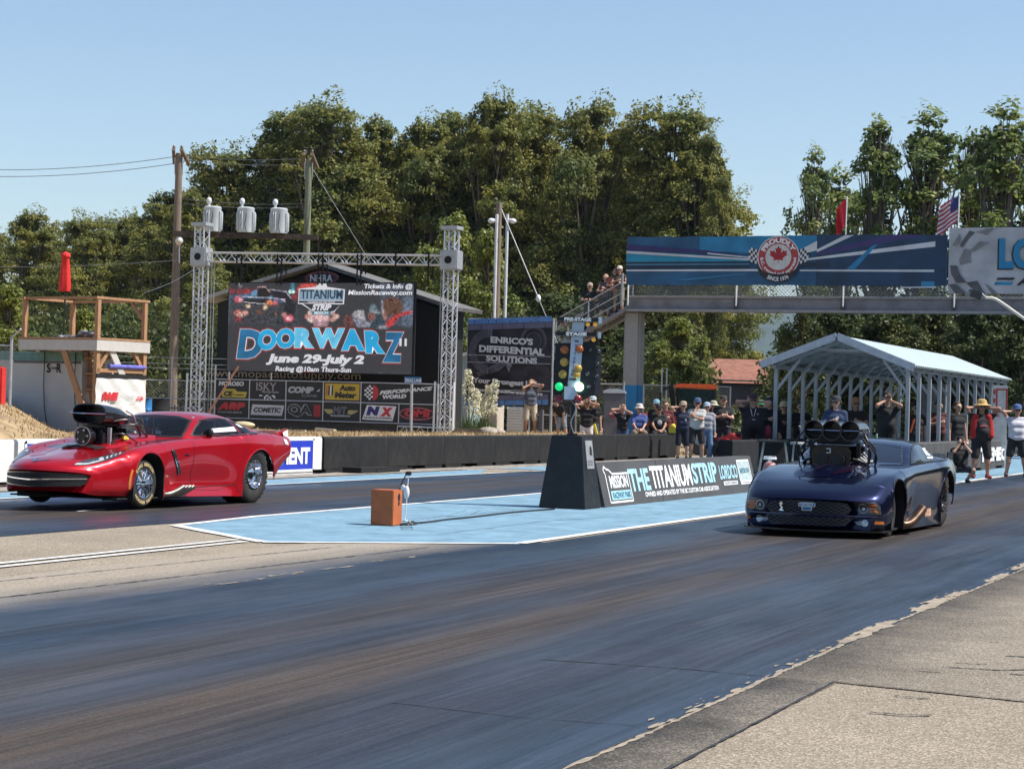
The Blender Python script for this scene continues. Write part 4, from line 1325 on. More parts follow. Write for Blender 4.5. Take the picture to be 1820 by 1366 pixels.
# ---------------------------------------------------------------- dark blue coupe
def blue_car():
 root = empty("race_car", (-6.05, 28.3, 0), R(-90), "dark blue metallic drag coupe with three round throttle throats above the hood", "race car")
 FA, FZ, RZ = 2.95, .315, .425
 S = [(3.93, .34, [(.70, .10), (.80, .165), (.825, .28), (.80, .385), (.70, .445), (.4, .467), (0, .472)]),
  (3.90, .33, [(.735, .10), (.83, .17), (.855, .29), (.83, .415), (.73, .482), (.42, .50), (0, .507)]),
  (3.78, .29, [(.79, .10), (.875, .19), (.895, .32), (.87, .465), (.765, .55), (.44, .575), (0, .583)]),
  (3.45, .18, [(.85, .10), (.915, .24), (.925, .41), (.905, .57), (.79, .672), (.45, .69), (0, .70)]),
  (2.95, .05, [(.89, .10), (.94, .25), (.95, .48), (.93, .68), (.81, .775), (.47, .78), (0, .79)]),
  (2.4, 0, [(.885, .08), (.895, .25), (.925, .5), (.925, .70), (.83, .825), (.5, .845), (0, .855)]),
  (1.9, 0, [(.88, .07), (.872, .30), (.905, .56), (.915, .74), (.83, .845), (.5, .865), (0, .87)]),
  (1.2, 0, [(.89, .06), (.88, .30), (.912, .56), (.925, .76), (.845, .865), (.5, .89), (0, .90)]),
  (.5, 0, [(.93, .06), (.915, .28), (.938, .56), (.95, .78), (.865, .885), (.5, .91), (0, .92)]),
  (0, 0, [(.985, .15), (.985, .30), (.995, .56), (.975, .80), (.88, .92), (.5, .94), (0, .94)]),
  (-.5, -.03, [(.96, .20), (.965, .36), (.975, .58), (.955, .80), (.865, .93), (.5, .95), (0, .95)]),
  (-.7, -.08, [(.93, .28), (.95, .42), (.96, .60), (.945, .80), (.86, .93), (.5, .955), (0, .955)]),
  (-1.15, -.18, [(.86, .46), (.90, .52), (.92, .62), (.90, .80), (.83, .92), (.5, .95), (0, .955)])]
 G = [(1.95, .36, [(.74, .80), (.70, .815), (.5, .85), (.3, .865), (0, .87)]),
  (1.55, .33, [(.79, .83), (.755, .92), (.66, .985), (.36, 1.01), (0, 1.02)]),
  (1.15, .25, [(.81, .84), (.755, .98), (.645, 1.10), (.35, 1.135), (0, 1.145)]),
  (.85, .13, [(.82, .85), (.75, 1.0), (.62, 1.135), (.34, 1.175), (0, 1.187)]),
  (.45, 0, [(.83, .86), (.75, 1.01), (.60, 1.145), (.33, 1.19), (0, 1.20)]),
  (0, 0, [(.82, .88), (.73, 1.0), (.575, 1.115), (.31, 1.165), (0, 1.178)]),
  (-.45, 0, [(.78, .90), (.67, .985), (.51, 1.05), (.28, 1.09), (0, 1.10)]),
  (-.9, 0, [(.69, .91), (.58, .95), (.44, .985), (.25, 1.005), (0, 1.01)]),
  (-1.1, 0, [(.63, .91), (.53, .93), (.42, .95), (.23, .96), (0, .965)])]
 arches = [(FA, FZ + .02, .38), (-.12, .29, .48)]
 B = loft(S, arches); T = loft(G, nu=34)
 sk = Skin([B, T])
 ws = [(-.68, .875), (.68, .875), (.65, .97), (.575, 1.085), (.34, 1.122), (0, 1.134), (-.34, 1.122), (-.575, 1.085), (-.65, .97)]
 sw = [(1.45, .88), (1.25, .99), (1.0, 1.09), (.78, 1.122), (.45, 1.13), (.2, 1.105), (-.15, 1.035), (-.45, .945), (-.35, .915), (.6, .895)]
 body_obj("body", B, M_bluep, root)
 body_obj("roof", T, M_bluep, root)
 for row in (B[0][-1], B[0][0]): MB().add([tuple(v) for v in row], [tuple(range(len(row)))]).build("bumper", M_bluep, root, fix=False)
 gm = MB(); sk.patch(gm, ws, 'front', .004, res=.04); gm.build("windshield", P("blue black glass", (.006, .009, .016), .04, var=.1, coat=.5, spec=.6), root, smooth=True)
 fr = MB(); sk.strip(fr, ws + [ws[0]], .02, 'front', .006); sk.strip(fr, [(0, .878), (0, 1.13)], .012, 'front', .007)
 fr.build("windshield_seal", M_bluep, root)
 rv = MB()
 for s in (1, -1):
  for k in range(6):
   p = Vector((s * .66, .90)).lerp(Vector((s * .575, 1.08)), k / 5)
   h = sk.hit(p, 'front', .008); rv.ball(h, .008, 4)
 rv.build("window_rivet", M_galv, root)
 for s in (1, -1):
  gm = MB(); sk.patch(gm, sw, 'side', .004, s); gm.build("door_window", P("smoked window", (.010, .010, .012), .12, var=.5, scale=8, coat=.4), root, smooth=True)
  fr = MB(); sk.strip(fr, sw + [sw[0]], .014, 'side', .006, s); fr.build("window_seal", M_black, root)
  rv = MB()
  for k in range(14):
   h = sk.hit((1.3 - k * .12, .915), 'side', .009, s)
   if h: rv.ball(h, .007, 4)
  rv.build("window_rivet", M_galv, root)
 mb = MB()
 sk.letters(mb, "MZ", .38, 1.02, .30, .10, 'side', .011, 1, shear=.2, bold=.05, flip=True)
 sk.patch(mb, [(.56, .935), (.12, .935), (.12, .955), (.56, .955)], 'side', .011, 1, res=.05)
 mb.build("window_lettering", M_letter_white, root)
 # nose: grilles, lamps, badges on a curved front plane
 def fx(y): return 3.935 - .34 * (y / .9) ** 2
 ys = np.linspace(-.9, .9, 61)
 fr_ = Skin([(np.array([[[fx(y), y, z] for y in ys] for z in np.linspace(.05, .62, 10)]), [(i * 61 + j, i * 61 + j + 1, i * 61 + j + 62, i * 61 + j + 61) for i in range(9) for j in range(60)])])
 g1 = [(-.53, .51), (-.3, .53), (0, .537), (.3, .53), (.53, .51), (.585, .44), (.53, .375), (-.53, .375), (-.585, .44)]
 g2 = [(-.60, .30), (.60, .30), (.50, .185), (-.50, .185)]
 g1 = [(y * .88 - .0, z) for y, z in g1]; g2 = [(y * .9, z + .03) for y, z in g2]
 g1 = [(y, z - .085) for y, z in g1]; g2 = [(y, z * .9 - .035) for y, z in g2]
 for g, nm in ((g1, "upper_grille"), (g2, "lower_grille")):
  mb = MB(); fr_.patch(mb, g, 'front', .004, res=.05); o = mb.build(nm, M_matte, root)
  mb = MB()
  y0, y1 = min(p[0] for p in g), max(p[0] for p in g); z0, z1 = min(p[1] for p in g), max(p[1] for p in g)
  st = .088
  for sg in (1, -1):
   c = -2.0
   while c < 2.0:                                             # diagonal wires clipped to the opening
    seg = []
    for k in range(40):
     z = z0 + (z1 - z0) * k / 39; y = c + sg * (z - z0) * 2.0
     if pip((y, z), g): seg.append((y, z))
    if len(seg) > 2: fr_.strip(mb, [seg[0], seg[-1]], 0.0036, 'front', .010, res=.05)
    c += st
  mb.build("grille_mesh", P("grille wire", (.12, .115, .14), .4, .5), o)
  mb = MB(); fr_.strip(mb, g + [g[0]], .012, 'front', .009); mb.build("grille_surround", M_bluep, o)
 mb = MB()
 bd = [(y, z - .085) for y, z in [(-.105, .505), (-.07, .515), (.07, .515), (.105, .505), (.10, .462), (.065, .462), (.06, .415), (-.06, .415), (-.065, .462), (-.10, .462)]]
 fr_.patch(mb, bd, 'front', .016, res=.05); o = mb.build("grille_badge", M_letter_white, root)
 mb = MB(); fr_.patch(mb, [(-.095, .415), (.095, .415), (.09, .385), (-.09, .385)], 'front', .019, res=.05); fr_.patch(mb, [(-.052, .372), (.052, .372), (.05, .338), (-.05, .338)], 'front', .019, res=.05)
 mb.build("badge_field", P("badge blue", (.05, .2, .38), .4), o)
 mb = MB(); fr_.letters(mb, "NEWMAN", 0, .40, .15, .022, 'front', .022, flip=False, bold=.04); mb.build("badge_lettering", M_letter_white, o)
 mb = MB()
 cob = [(-.345, .40), (-.29, .40), (-.30, .415), (-.315, .42), (-.30, .44), (-.325, .465), (-.305, .485), (-.31, .505), (-.335, .51), (-.35, .49), (-.34, .455), (-.325, .44), (-.335, .42), (-.35, .412)]
 cob = [(y, z - .085) for y, z in cob]; fr_.patch(mb, cob, 'front', .016, res=.03); mb.build("snake_badge", M_chrome, root)
 for s in (1, -1):
  hl = [(s * y, z) for y, z in [(.545, .51), (.80, .515), (.85, .47), (.865, .41), (.60, .40), (.565, .45)]]
  hl = [(s * y * 1.0, z - .085) for y, z in [(.52, .53), (.77, .54), (.825, .485), (.84, .39), (.58, .385), (.545, .45)]]
  allf = Skin([B, (np.array([[tuple(v) for v in B[0][-1]]]), [tuple(range(B[0].shape[1]))])])
  def onf(mbx, poly, off, res=.03): return allf.patch(mbx, poly, 'front', off, res=res)
  mb = MB(); onf(mb, hl, .006); o = mb.build("headlight", M_lampd, root)
  mb = MB(); onf(mb, ell(s * .635, .375, .062, .062, 18), .012, .02); mb.build("lamp_ring", M_galv, o)
  mb = MB(); onf(mb, ell(s * .635, .375, .045, .045, 18), .016, .02); mb.build("lamp_bowl", M_lampd, o)
  mb = MB(); onf(mb, ell(s * .635, .375, .02, .02, 12), .020, .02); mb.build("lamp_lens", M_lamp, o)
  mb = MB()
  for k in range(3): onf(mb, [(s * .70, .33 + .034 * k), (s * (.815 - .012 * k), .33 + .034 * k), (s * (.80 - .012 * k), .355 + .034 * k), (s * .70, .355 + .034 * k)], .013, .03)
  mb.build("indicator_lens", M_amber, o)
  mb = MB(); onf(mb, ell(s * .66, .20, .042, .042, 16), .008, .02); o2 = mb.build("fog_lamp", M_lamp, root)
  mb = MB(); onf(mb, [(s * .53, .21), (s * .62, .225), (s * .62, .17), (s * .57, .175)], .007, .02); mb.build("fog_trim", M_galv, o2)
  mb = MB(); onf(mb, [(s * .77, .19), (s * .86, .185), (s * .86, .22), (s * .78, .227)], .008, .02); mb.build("side_marker", M_amber, root)
 # lighter strip painted as the bumper lip highlight, then the splitter
 mb = MB(); fr_.strip(mb, [(-.80, .278), (0, .284), (.80, .278)], .014, 'front', .006); mb.build("bumper_highlight", P("edge highlight blue", (.03, .035, .12), .2, .3, coat=1), root)
 mb = MB()
 pl = [(fx(y) + .035, y) for y in np.linspace(-.86, .86, 31)]
 mb.prism(pl + [(3.35, .90), (3.35, -.90)], .085, .103, 'XY'); mb.build("front_splitter", M_dblack, root)
 # hood blister
 H = [(3.35, 0, [(.36, .70), (.30, .715), (.15, .725), (0, .73)]), (3.0, 0, [(.42, .77), (.36, .81), (.2, .835), (0, .84)]),
  (2.5, 0, [(.44, .80), (.40, .865), (.24, .895), (0, .90)]), (1.95, 0, [(.46, .82), (.42, .89), (.27, .915), (0, .92)]), (1.7, 0, [(.46, .82), (.42, .89), (.27, .915), (0, .92)])]
 HB = loft(H, nu=16); body_obj("hood_scoop", HB, M_bluep, root)
 hk = Skin([B, HB])
 mb = MB()
 hk.patch(mb, [(3.16, -.08), (2.6, -.30), (2.55, -.02), (2.9, .02)], 'top', .006, res=.05)
 hk.patch(mb, [(3.30, .12), (3.0, .46), (2.72, .40), (2.62, .30), (3.0, .20)], 'top', .006, res=.05)
 mb.build("hood_vent", P("deep plum vent", (.012, .004, .016), .15, var=.2, coat=1), root)
 for s in (1, -1):
  mb = MB()
  sk.strip(mb, [(1.72, .80), (1.70, .6), (1.74, .40), (1.66, .27), (.55, .27)], .010, 'side', .003, s)
  sk.strip(mb, [(.28, .84), (.30, .7), (.48, .45), (.55, .27)], .010, 'side', .003, s)
  mb.build("door_gap", M_black, root)
  for (ax, az, ar), yo in zip(arches, (.905, .96)):
   w = MB(); well(w, ax, az, ar + .004, s * yo, s * .43); w.build("wheel_well", M_matte, root)
   ro = MB()
   pts = []
   for k in range(37):
    a = R(180 * k / 36)
    h = sk.hit((ax + (ar + .012) * math.cos(a), az + (ar + .012) * math.sin(a)), 'side', -.003, s)
    if h is not None: pts.append(h)
   if len(pts) > 3: ro.tube(pts, .012, 6)
   ro.build("arch_lip", M_bluep, root, smooth=True)
  wheel("wheel", root, FA, s * .75, FZ, .315, .13, .20, False, s, rim=M_lampd)
  wheel("wheel", root, -.02, s * .71, RZ, .425, .42, .215, True, s, rim=M_lampd)
  ex = MB()
  hose(ex, [(2.55, s * .60, .16), (2.40, s * .86, .13), (2.25, s * .95, .17), (1.95, s * 1.02, .32)], .055, 12)
  hose(ex, [(2.50, s * .60, .18), (2.32, s * .84, .16), (2.12, s * .92, .2), (1.80, s * .97, .33)], .05, 12)
  ex.build("exhaust_pipe", P("brown heat stained pipe", (.12, .075, .05), .35, .8, var=.4, scale=8), root, smooth=True)
 mb = MB(); sk.letters(mb, "1000", .95, .235, .34, .11, 'side', .008, 1, bold=.05, flip=True)
 mb.build("number_lettering", P("orange number", (.72, .42, .30), .5), root)
 mb = MB()
 mb.add([(-.7, -.80, .93), (-1.3, -.76, .98), (-1.3, .76, .98), (-.7, .80, .93), (-.7, -.80, .915), (-1.3, -.76, .965), (-1.3, .76, .965), (-.7, .80, .915)], [(0, 1, 2, 3), (4, 7, 6, 5), (0, 4, 5, 1), (1, 5, 6, 2), (2, 6, 7, 3), (3, 7, 4, 0)])
 for s in (1, -1): mb.box((-1.12, s * .80, .93), (.4, .014, .16))
 mb.build("spoiler", M_bluep, root)
 mb = MB(); mb.box((1.7, 0, .09), (3.3, 1.66, .02)); mb.build("belly_pan", M_matte, root)
 # injector, plenum, blower
 en = empty("supercharger"); en.parent = root; en.location = (2.42, 0, .84)
 mb = MB()
 mb.box((0, 0, .14), (.60, .42, .26)); mb.box((-.05, 0, -.02), (.6, .46, .10))
 for k in range(7): mb.box((-.24 + .08 * k, 0, .16), (.02, .46, .2))
 mb.build("blower_case", M_dblack, en, bevel=.012, smooth=True)
 mb = MB(); mb.prism([(-.24, .0), (.24, .0), (.25, .20), (.17, .275), (-.17, .275), (-.25, .20)], .30, .345, 'YZ')
 mb.build("front_cover", M_dblack, en, bevel=.01)
 mb = MB(); mb.cyl((.345, -.11, .10), (.36, -.11, .10), .08, n=20); mb.cyl((.345, .10, .09), (.40, .10, .09), .085, n=20); mb.cyl((.40, .10, .09), (.41, .10, .09), .05, n=14)
 mb.build("drive_pulley", M_black, en, smooth=40)
 mb = MB(); mb.box((.36, -.03, .225), (.006, .05, .012)); mb.box((.36, -.005, .20), (.006, .012, .055)); mb.box((.36, -.03, .175), (.006, .05, .012))
 mb.build("cover_mark", M_letter_white, en)
 mb = MB()
 mb.add([(.24, -.20, .28), (.24, .20, .28), (-.26, .20, .28), (-.26, -.20, .28), (.26, -.31, .40), (.26, .31, .40), (-.24, .31, .40), (-.24, -.31, .40)], [(3, 2, 1, 0), (4, 5, 6, 7), (0, 1, 5, 4), (1, 2, 6, 5), (2, 3, 7, 6), (3, 0, 4, 7)])
 for s in (-1, 1):
  for k in range(4): mb.ball((.25, -.15 + .1 * k, .295), .012, 5)
 mb.build("plenum", M_dblack, en, bevel=.01)
 for k in (-1, 0, 1):
  mb = MB()
  c = (0, k * .232, .455)
  mb.lathe([(.118, -.26), (.124, -.1), (.124, .30), (.127, .33), (.121, .335), (.115, .30), (.112, .05), (.0001, .045)], 32, 'X', c=c)
  mb.build("throttle_throat", M_dblack, en, smooth=40)
  mb = MB(); mb.tube([(.305, k * .232 - .112, .455), (.305, k * .232 + .112, .455)], .0075, 6); mb.build("throttle_bar", M_chrome, en, smooth=True)
  mb = MB(); mb.lathe([(.119, .332), (.128, .336), (.128, .342), (.119, .342)], 32, 'X', c=c); mb.build("throat_rim", P("satin rim", (.12, .12, .125), .3, .8), en)
 for s in (1, -1):
  hose(MB(), [(.2, .36 * s, .47), (.28, .46 * s, .30), (.20, .44 * s, .05), (.30, .40 * s, -.05), (.42, .34 * s, -.10)], .010).build("fuel_hose", M_black, en, smooth=True)
  hose(MB(), [(.05, .33 * s, .36), (.1, .45 * s, .20), (.0, .40 * s, .02)], .013).build("fuel_hose", M_black, en, smooth=True)
  hose(MB(), [(-.1, .33 * s, .36), (-.1, .48 * s, .15), (-.2, .44 * s, .0)], .013).build("fuel_hose", M_black, en, smooth=True)
  hose(MB(), [(.2, .25 * s, .1), (.15, .38 * s, .06), (.0, .43 * s, -.02)], .02).build("fuel_hose", M_black, en, smooth=True)
  hose(MB(), [(-.2, .3 * s, .38), (-.3, .42 * s, .22), (-.38, .40 * s, .02)], .013).build("fuel_hose", M_black, en, smooth=True)
  MB().bar((.12, .30 * s, .0), (.12, .30 * s, .3), .04, .05).build("blower_bracket", M_black, en); MB().bar((-.1, .32 * s, .0), (-.1, .30 * s, .26), .05, .06).build("blower_bracket", M_black, en)
 hose(MB(), [(.35, .30, -.02), (.62, .38, -.02), (.80, .42, -.06), (.78, .36, -.10), (.6, .28, -.06)], .008).build("fuel_hose", M_black, en, smooth=True)
 for s in (1, -1):
  MB().bar((.20, .36 * s, .46), (.20, .44 * s, .46), .03, .03).build("throttle_lever", M_galv, en); MB().bar((.18, .44 * s, .44), (.24, .44 * s, .50), .02, .02).build("throttle_link", M_galv, en)
  for k in range(6): MB().ball((.2 - .09 * k + random.uniform(-.02, .02), (.33 + .03 * (k % 3)) * s, .32 - .05 * k), .02, 6).build("hose_fitting", M_galv, en, smooth=True)
  for k in range(4): MB().tube([(.15 - .1 * k, .30 * s, .1 + .03 * k), (.12 - .1 * k, .40 * s, .06)], .012, 6).build("injector_line", M_galv, en, smooth=True)
 return root
BLUE = blue_car()
# ================================================================ walls along the track
M_blk = P("charcoal wall paint", (.014, .014, .015), .8, var=.3, scale=4, bump=.35, bscale=30, dark=(.026, .025, .024), dscale=3, spec=.3)
M_wht = P("white wall paint", (.70, .70, .68), .6, var=.06, scale=2, bump=.2, bscale=20, dark=(.58, .57, .54), dscale=2)
M_bsign = P("royal blue sign", (.02, .045, .46), .4, var=.05)
def barrier(t0, t1, mat, label, group=None, p=-19.6, h=.755, w=.34, notch=True):
 root = empty("concrete_barrier", (p - w / 2, (t0 + t1) / 2, 0), 0, label, "barrier", group)
 L = (t1 - t0) / 2 - .001
 mb = MB()
 prof = [(w / 2, .09), (w / 2, h - .03), (w / 2 - .03, h), (-w / 2 + .03, h), (-w / 2, h - .03), (-w / 2, .09)]
 vs = [(a, -L, b) for a, b in prof] + [(a, L, b) for a, b in prof]
 n = 6
 mb.add(vs, [tuple(range(n)), tuple(range(2 * n - 1, n - 1, -1))] + [(i, (i + 1) % n, n + (i + 1) % n, n + i) for i in range(n)])
 mb.build("wall_block", mat, root, bevel=.003)
 for k in ((-.62, .62) if notch else (0,)):
  MB().box((0, k * L, .045), (w * .96, L * .62, .088)).build("foot", mat, root)
 return root
ords = ["first", "second", "third", "fourth", "fifth", "sixth", "seventh", "eighth", "ninth"]
t = 10.5
wl = [("white concrete wall block with a blue sign and the word MENT showing behind the red car", 27.3, 37.75)]
barrier(27.3, 37.75, M_wht, "long white wall section with the blue lettered sign behind the red car")
barrier(14, 27.2, M_wht, "white wall section at the left picture edge in front of the dry grass bank")
edges = [37.85, 40.9, 43.95, 47.0, 50.05, 53.1, 56.15, 59.2, 61.9]
for i in range(8):
 lab = ["first charcoal wall block right of the white wall section", "second charcoal wall block from the white wall, black slab at its foot", "third charcoal wall block from the white wall section", "fourth charcoal wall block from the white wall, orange box in front of it",
  "charcoal wall block left of the black light base", "charcoal wall block showing just behind the black light base", "charcoal wall block right of the light base below the seated spectators", "last charcoal wall block, beside the spectator in the white T-shirt"][i]
 barrier(edges[i], edges[i + 1], M_blk, lab, "charcoal blocks of the far track wall")
sg = empty("wall_sign", (-19.585, 27.5, 0), R(90), "blue sign with a white border lettered EQUIPMENT on the white wall", "sign")
mb = MB(); mb.box((4.93, .012, .40), (9.86, .012, .62)); mb.build("sign_panel", M_bsign, sg)
mb = MB(); outline(mb, [(.0, .085), (9.86, .085), (9.86, .715), (0, .715)], .05, -.0); mb.build("sign_border", M_white, sg)
mb = MB(); text(mb, "EQUIPMENT", 9.70, .155, 2.55, .40, -.003, bold=.05, align='R'); mb.build("lettering", M_letter_white, sg)
# black slab lying at the wall foot
sl_ = empty("steel_ramp", (-19.25, 39.4, 0), R(90), "low black steel ramp lying at the foot of the dark wall", "ramp")
mb = MB(); mb.prism([(-.95, .01), (.95, .01), (.95, .11), (-.95, .13)], -.22, .22); mb.build("slab", M_matte, sl_, bevel=.01)
MB().box((.1, -.228, .06), (.7, .01, .05)).build("slot", M_black, sl_)

# ---------------------------------------------------------------- lettered centre board
tilt = math.atan2(.17, .66)
bd = empty("divider_board", (-10.35, 29.2, .012), R(90), "long sloping charcoal board lettered THE TITANIUM STRIP on the blue island", "barrier")
M_board = P("board grey paint", (.062, .062, .065), .65, var=.15, scale=3, bump=.15, dark=(.075, .075, .075))
L1, L2 = 2.86, 8.62
for a, b in ((0, L1 - .008), (L1 + .008, L2)):
 mb = MB(); mb.add([(a, 0, 0), (b, 0, 0), (b, .17, .66), (a, .17, .66), (a, .5, 0), (b, .5, 0), (b, .33, .66), (a, .33, .66)], [(0, 1, 2, 3), (5, 4, 7, 6), (3, 2, 6, 7), (1, 5, 6, 2), (4, 0, 3, 7)])
 mb.build("board_panel", M_board, bd, bevel=.006)
fc = Matrix.Translation((0, 0, 0)) @ Matrix.Rotation(-tilt, 4, 'X')
def face(): m = MB(); m.M = fc; return m
M_sky = P("pale blue lettering", (.36, .62, .72), .5, var=.04)
mb = face(); text(mb, "THE", 1.86, .20, 1.0, .36, -.004, bold=.035); mb.build("lettering", M_sky, bd)
mb = face(); text(mb, "TITANIUM", 3.55, .215, 2.2, .375, -.004, bold=.03); mb.build("lettering", M_letter_white, bd)
mb = face(); text(mb, "STRIP", 5.46, .235, 1.48, .365, -.004, bold=.035); mb.build("lettering", M_sky, bd)
mb = face(); text(mb, "OWNED AND OPERATED BY THE BC CUSTOM CAR ASSOCIATION", 4.05, .095, 4.1, .082, -.004, bold=.03); mb.build("lettering", M_letter_white, bd)
mb = face(); text(mb, "LORDCO", 6.93, .275, 1.15, .26, -.004, shear=.1, bold=.03); mb.build("lettering", M_sky, bd)
mb = face(); flat(mb, [(6.5, .165), (7.4, .165), (7.4, .235), (6.5, .235)], -.003); mb.build("plate", M_letter_white, bd)
mb = face(); text(mb, "AUTO PARTS", 6.95, .18, .8, .042, -.006, bold=.03); mb.build("lettering", M_board, bd)
mb = face(); outline(mb, [(7.6, .21), (8.4, .21), (8.4, .60), (7.6, .60)], .035, -.004); flat(mb, [(7.6, .155), (8.42, .155), (8.42, .18), (7.6, .18)], -.004); mb.build("plate_border", M_letter_white, bd)
mb = face(); flat(mb, [(7.63, .23), (8.37, .23), (8.37, .58), (7.63, .58)], -.002); mb.build("plate", P("pale grey print", (.42, .5, .52), .5, var=.3, scale=14), bd)
mb = face(); text(mb, "MISSION", 8.0, .36, .6, .1, -.006, bold=.02); mb.build("lettering", P("teal print", (.1, .25, .32), .5), bd)
mb = face()                                                            # raceway park mark
text(mb, "MISSION", .86, .275, .84, .20, -.004, bold=.03)
outline(mb, [(.30, .06), (1.36, .06), (1.36, .50), (.62, .50), (.5, .56), (.38, .58), (.3, .62), (.24, .56), (.30, .50)], .03, -.004)
mb.build("lettering", M_letter_white, bd)
mb = face(); flat(mb, [(.40, .095), (1.32, .095), (1.32, .235), (.40, .235)], -.0035); mb.build("plate", M_sky, bd)
mb = face(); text(mb, "RACEWAY PARK", .88, .115, .84, .10, -.006, bold=.03); mb.build("lettering", P("dark teal", (.03, .12, .18), .5), bd)

# ---------------------------------------------------------------- start light base and tree
py = empty("light_base", (-10.71, 28.66, .012), 0, "black tapered pedestal under the start light tree", "pedestal")
b_, t_, h_ = .365, .235, 1.07
mb = MB(); mb.add([(-b_, -b_, 0), (b_, -b_, 0), (b_, b_, 0), (-b_, b_, 0), (-t_, -t_, h_), (t_, -t_, h_), (t_, t_, h_), (-t_, t_, h_)], [(0, 3, 2, 1), (4, 5, 6, 7), (0, 1, 5, 4), (1, 2, 6, 5), (2, 3, 7, 6), (3, 0, 4, 7)])
mb.build("plinth", P("scuffed black paint", (.011, .012, .014), .5, var=.4, scale=6, bump=.6, bscale=14, dark=(.02, .02, .02), dscale=5), py, bevel=.012)
pq = MB(); a_ = math.atan2(b_ - t_, h_)
pq.M = Matrix.Rotation(R(90), 4, 'Z') @ Matrix.Translation((0, -b_, 0)) @ Matrix.Rotation(-a_, 4, 'X')
pq.box((.02, -.008, .80), (.30, .012, .42)); o = pq.build("plaque", M_galv, py)
pq = MB(); pq.M = Matrix.Rotation(R(90), 4, 'Z') @ Matrix.Translation((0, -b_, 0)) @ Matrix.Rotation(-a_, 4, 'X')
flat(pq, ell(.07, .86, .05, .07, 12), -.016); flat(pq, [(.0, .80), (.12, .78), (.10, .83), (.02, .84)], -.0165)
for k in range(4): flat(pq, [(-.10, .64 + .022 * k), (.12, .64 + .022 * k), (.12, .646 + .022 * k), (-.10, .646 + .022 * k)], -.016)
pq.build("plaque_print", M_matte, o)
tr = empty("start_light_tree", (-10.71, 28.66, 1.08), R(20), "drag start light tree with amber bulbs and a lit green lamp", "start lights")
TZ = 1.08
def tl(px, y): return ((px - 1024) / 119.3, 1.5 + (724.5 - y + (px - 1024) * .026) / 119.3 - TZ)
def trect(x0, y0, x1, y1): a = tl(x0, y0); b = tl(x1, y1); return a[0], b[1], b[0], a[1]
def tbox(nm, x0, y0, x1, y1, d0, d1, mat, par, bev=.004):
 a = trect(x0, y0, x1, y1)
 return MB().box(((a[0] + a[2]) / 2, (d0 + d1) / 2, (a[1] + a[3]) / 2), (a[2] - a[0], d1 - d0, a[3] - a[1])).build(nm, mat, par, bevel=bev)
M_navy = P("blue black panel", (.008, .011, .016), .35, var=.2, coat=.3)
M_pale = P("pale steel paint", (.45, .53, .60), .5, var=.08)
mb = MB(); mb.cyl((0, 0, 0), (0, 0, .6), .035, n=12); mb.box((0, 0, .02), (.16, .16, .03)); mb.build("post", M_black, tr, smooth=40)
o = tbox("pre_stage_sign", 992, 564, 1065, 573, -.10, .10, M_navy, tr); a = tl(1029, 571.6); mb = MB(); text(mb, "PRE-STAGE", a[0], a[1], .40, .052, -.103, bold=.05); mb.build("lettering", M_letter_white, o)
tbox("end_cap", 1065.5, 564.5, 1072, 576, -.10, .12, M_pale, tr)
o = tbox("stage_sign", 990, 590, 1063, 598.5, -.10, .10, M_navy, tr); a = tl(1027, 597.3); mb = MB(); text(mb, "STAGE", a[0], a[1], .31, .05, -.103, bold=.06); mb.build("lettering", M_letter_white, o)
tbox("end_cap", 1065, 591, 1071, 602, -.10, .12, M_pale, tr)
mb = MB()
q = [tl(1019.5, 573), tl(1041, 573), tl(1035, 688), tl(1014.5, 688)]
mb.prism(q, -.06, .06); col = mb.build("column", P("white blue enamel", (.52, .58, .64), .4, var=.1, scale=3), tr, bevel=.004)
mb = MB(); a = tl(1027.5, 609); text(mb, "THE", a[0], a[1], .062, .032, -.063, bold=.05); a = tl(1022.5, 677); text(mb, "STRIP", a[0], a[1], .11, .035, -.063, shear=.2, bold=.05); mb.build("lettering", M_matte, col)
mb = MB()
for k, ch in enumerate("TITANIUM"):
 a = tl(1027 - k * .7, 618 + 7.2 * k); text(mb, ch, a[0], a[1], .034 if ch != 'I' else .012, .044, -.063, bold=.05)
mb.build("lettering", P("deep blue letter", (.04, .11, .22), .5), col)
tbox("junction_box", 1008, 687, 1029, 711, -.10, .06, M_pale, tr)
mb = MB()
q = [tl(991, 610), tl(1018.5, 610), tl(1013, 688), tl(1004, 702), tl(988, 702)]
mb.prism(q, .0, .16); mb.build("lamp_panel", M_navy, tr, bevel=.004)
mb = MB(); q = [tl(1037, 608), tl(1063, 606), tl(1061, 704), tl(1033, 704)]; mb.prism(q, .03, .18); mb.build("lamp_panel", M_navy, tr, bevel=.004)
mb = MB(); q = [tl(1063.5, 618), tl(1073, 618), tl(1072, 702), tl(1061.5, 702)]; mb.prism(q, .08, .20); mb.build("side_panel", P("grey purple panel", (.05, .045, .055), .5, var=.2), tr, bevel=.004)
tbox("lamp_bracket", 996, 599, 1018, 608, -.02, .02, M_pale, tr)
def lamp(nm, px, y, r, mat, d=-.02, n=16):
 a = tl(px, y); rr = r / 119.3
 o = MB().lathe([(rr, d + .06), (rr, d), (rr * .92, d - .02), (rr * .55, d - .038), (.0001, d - .045)], n, 'Y', c=(a[0], 0, a[1])).build(nm, mat, tr, smooth=50)
 return o
M_am1 = P("orange lamp", (.42, .10, .015), .25, var=.35, scale=70, coat=.5)
M_am2 = P("amber lamp", (.50, .30, .045), .25, var=.4, scale=70, coat=.5)
M_am3 = P("pale amber lamp", (.40, .20, .10), .3, var=.3, scale=70, coat=.5)
M_am4 = P("lit amber lamp", (.75, .40, .06), .25, var=.2, scale=70, emit=.25)
M_grn = P("green lamp lit at the side", (.01, .42, .14), .25, var=.3, scale=50, emit=.55, ecol=(.01, .75, .2))
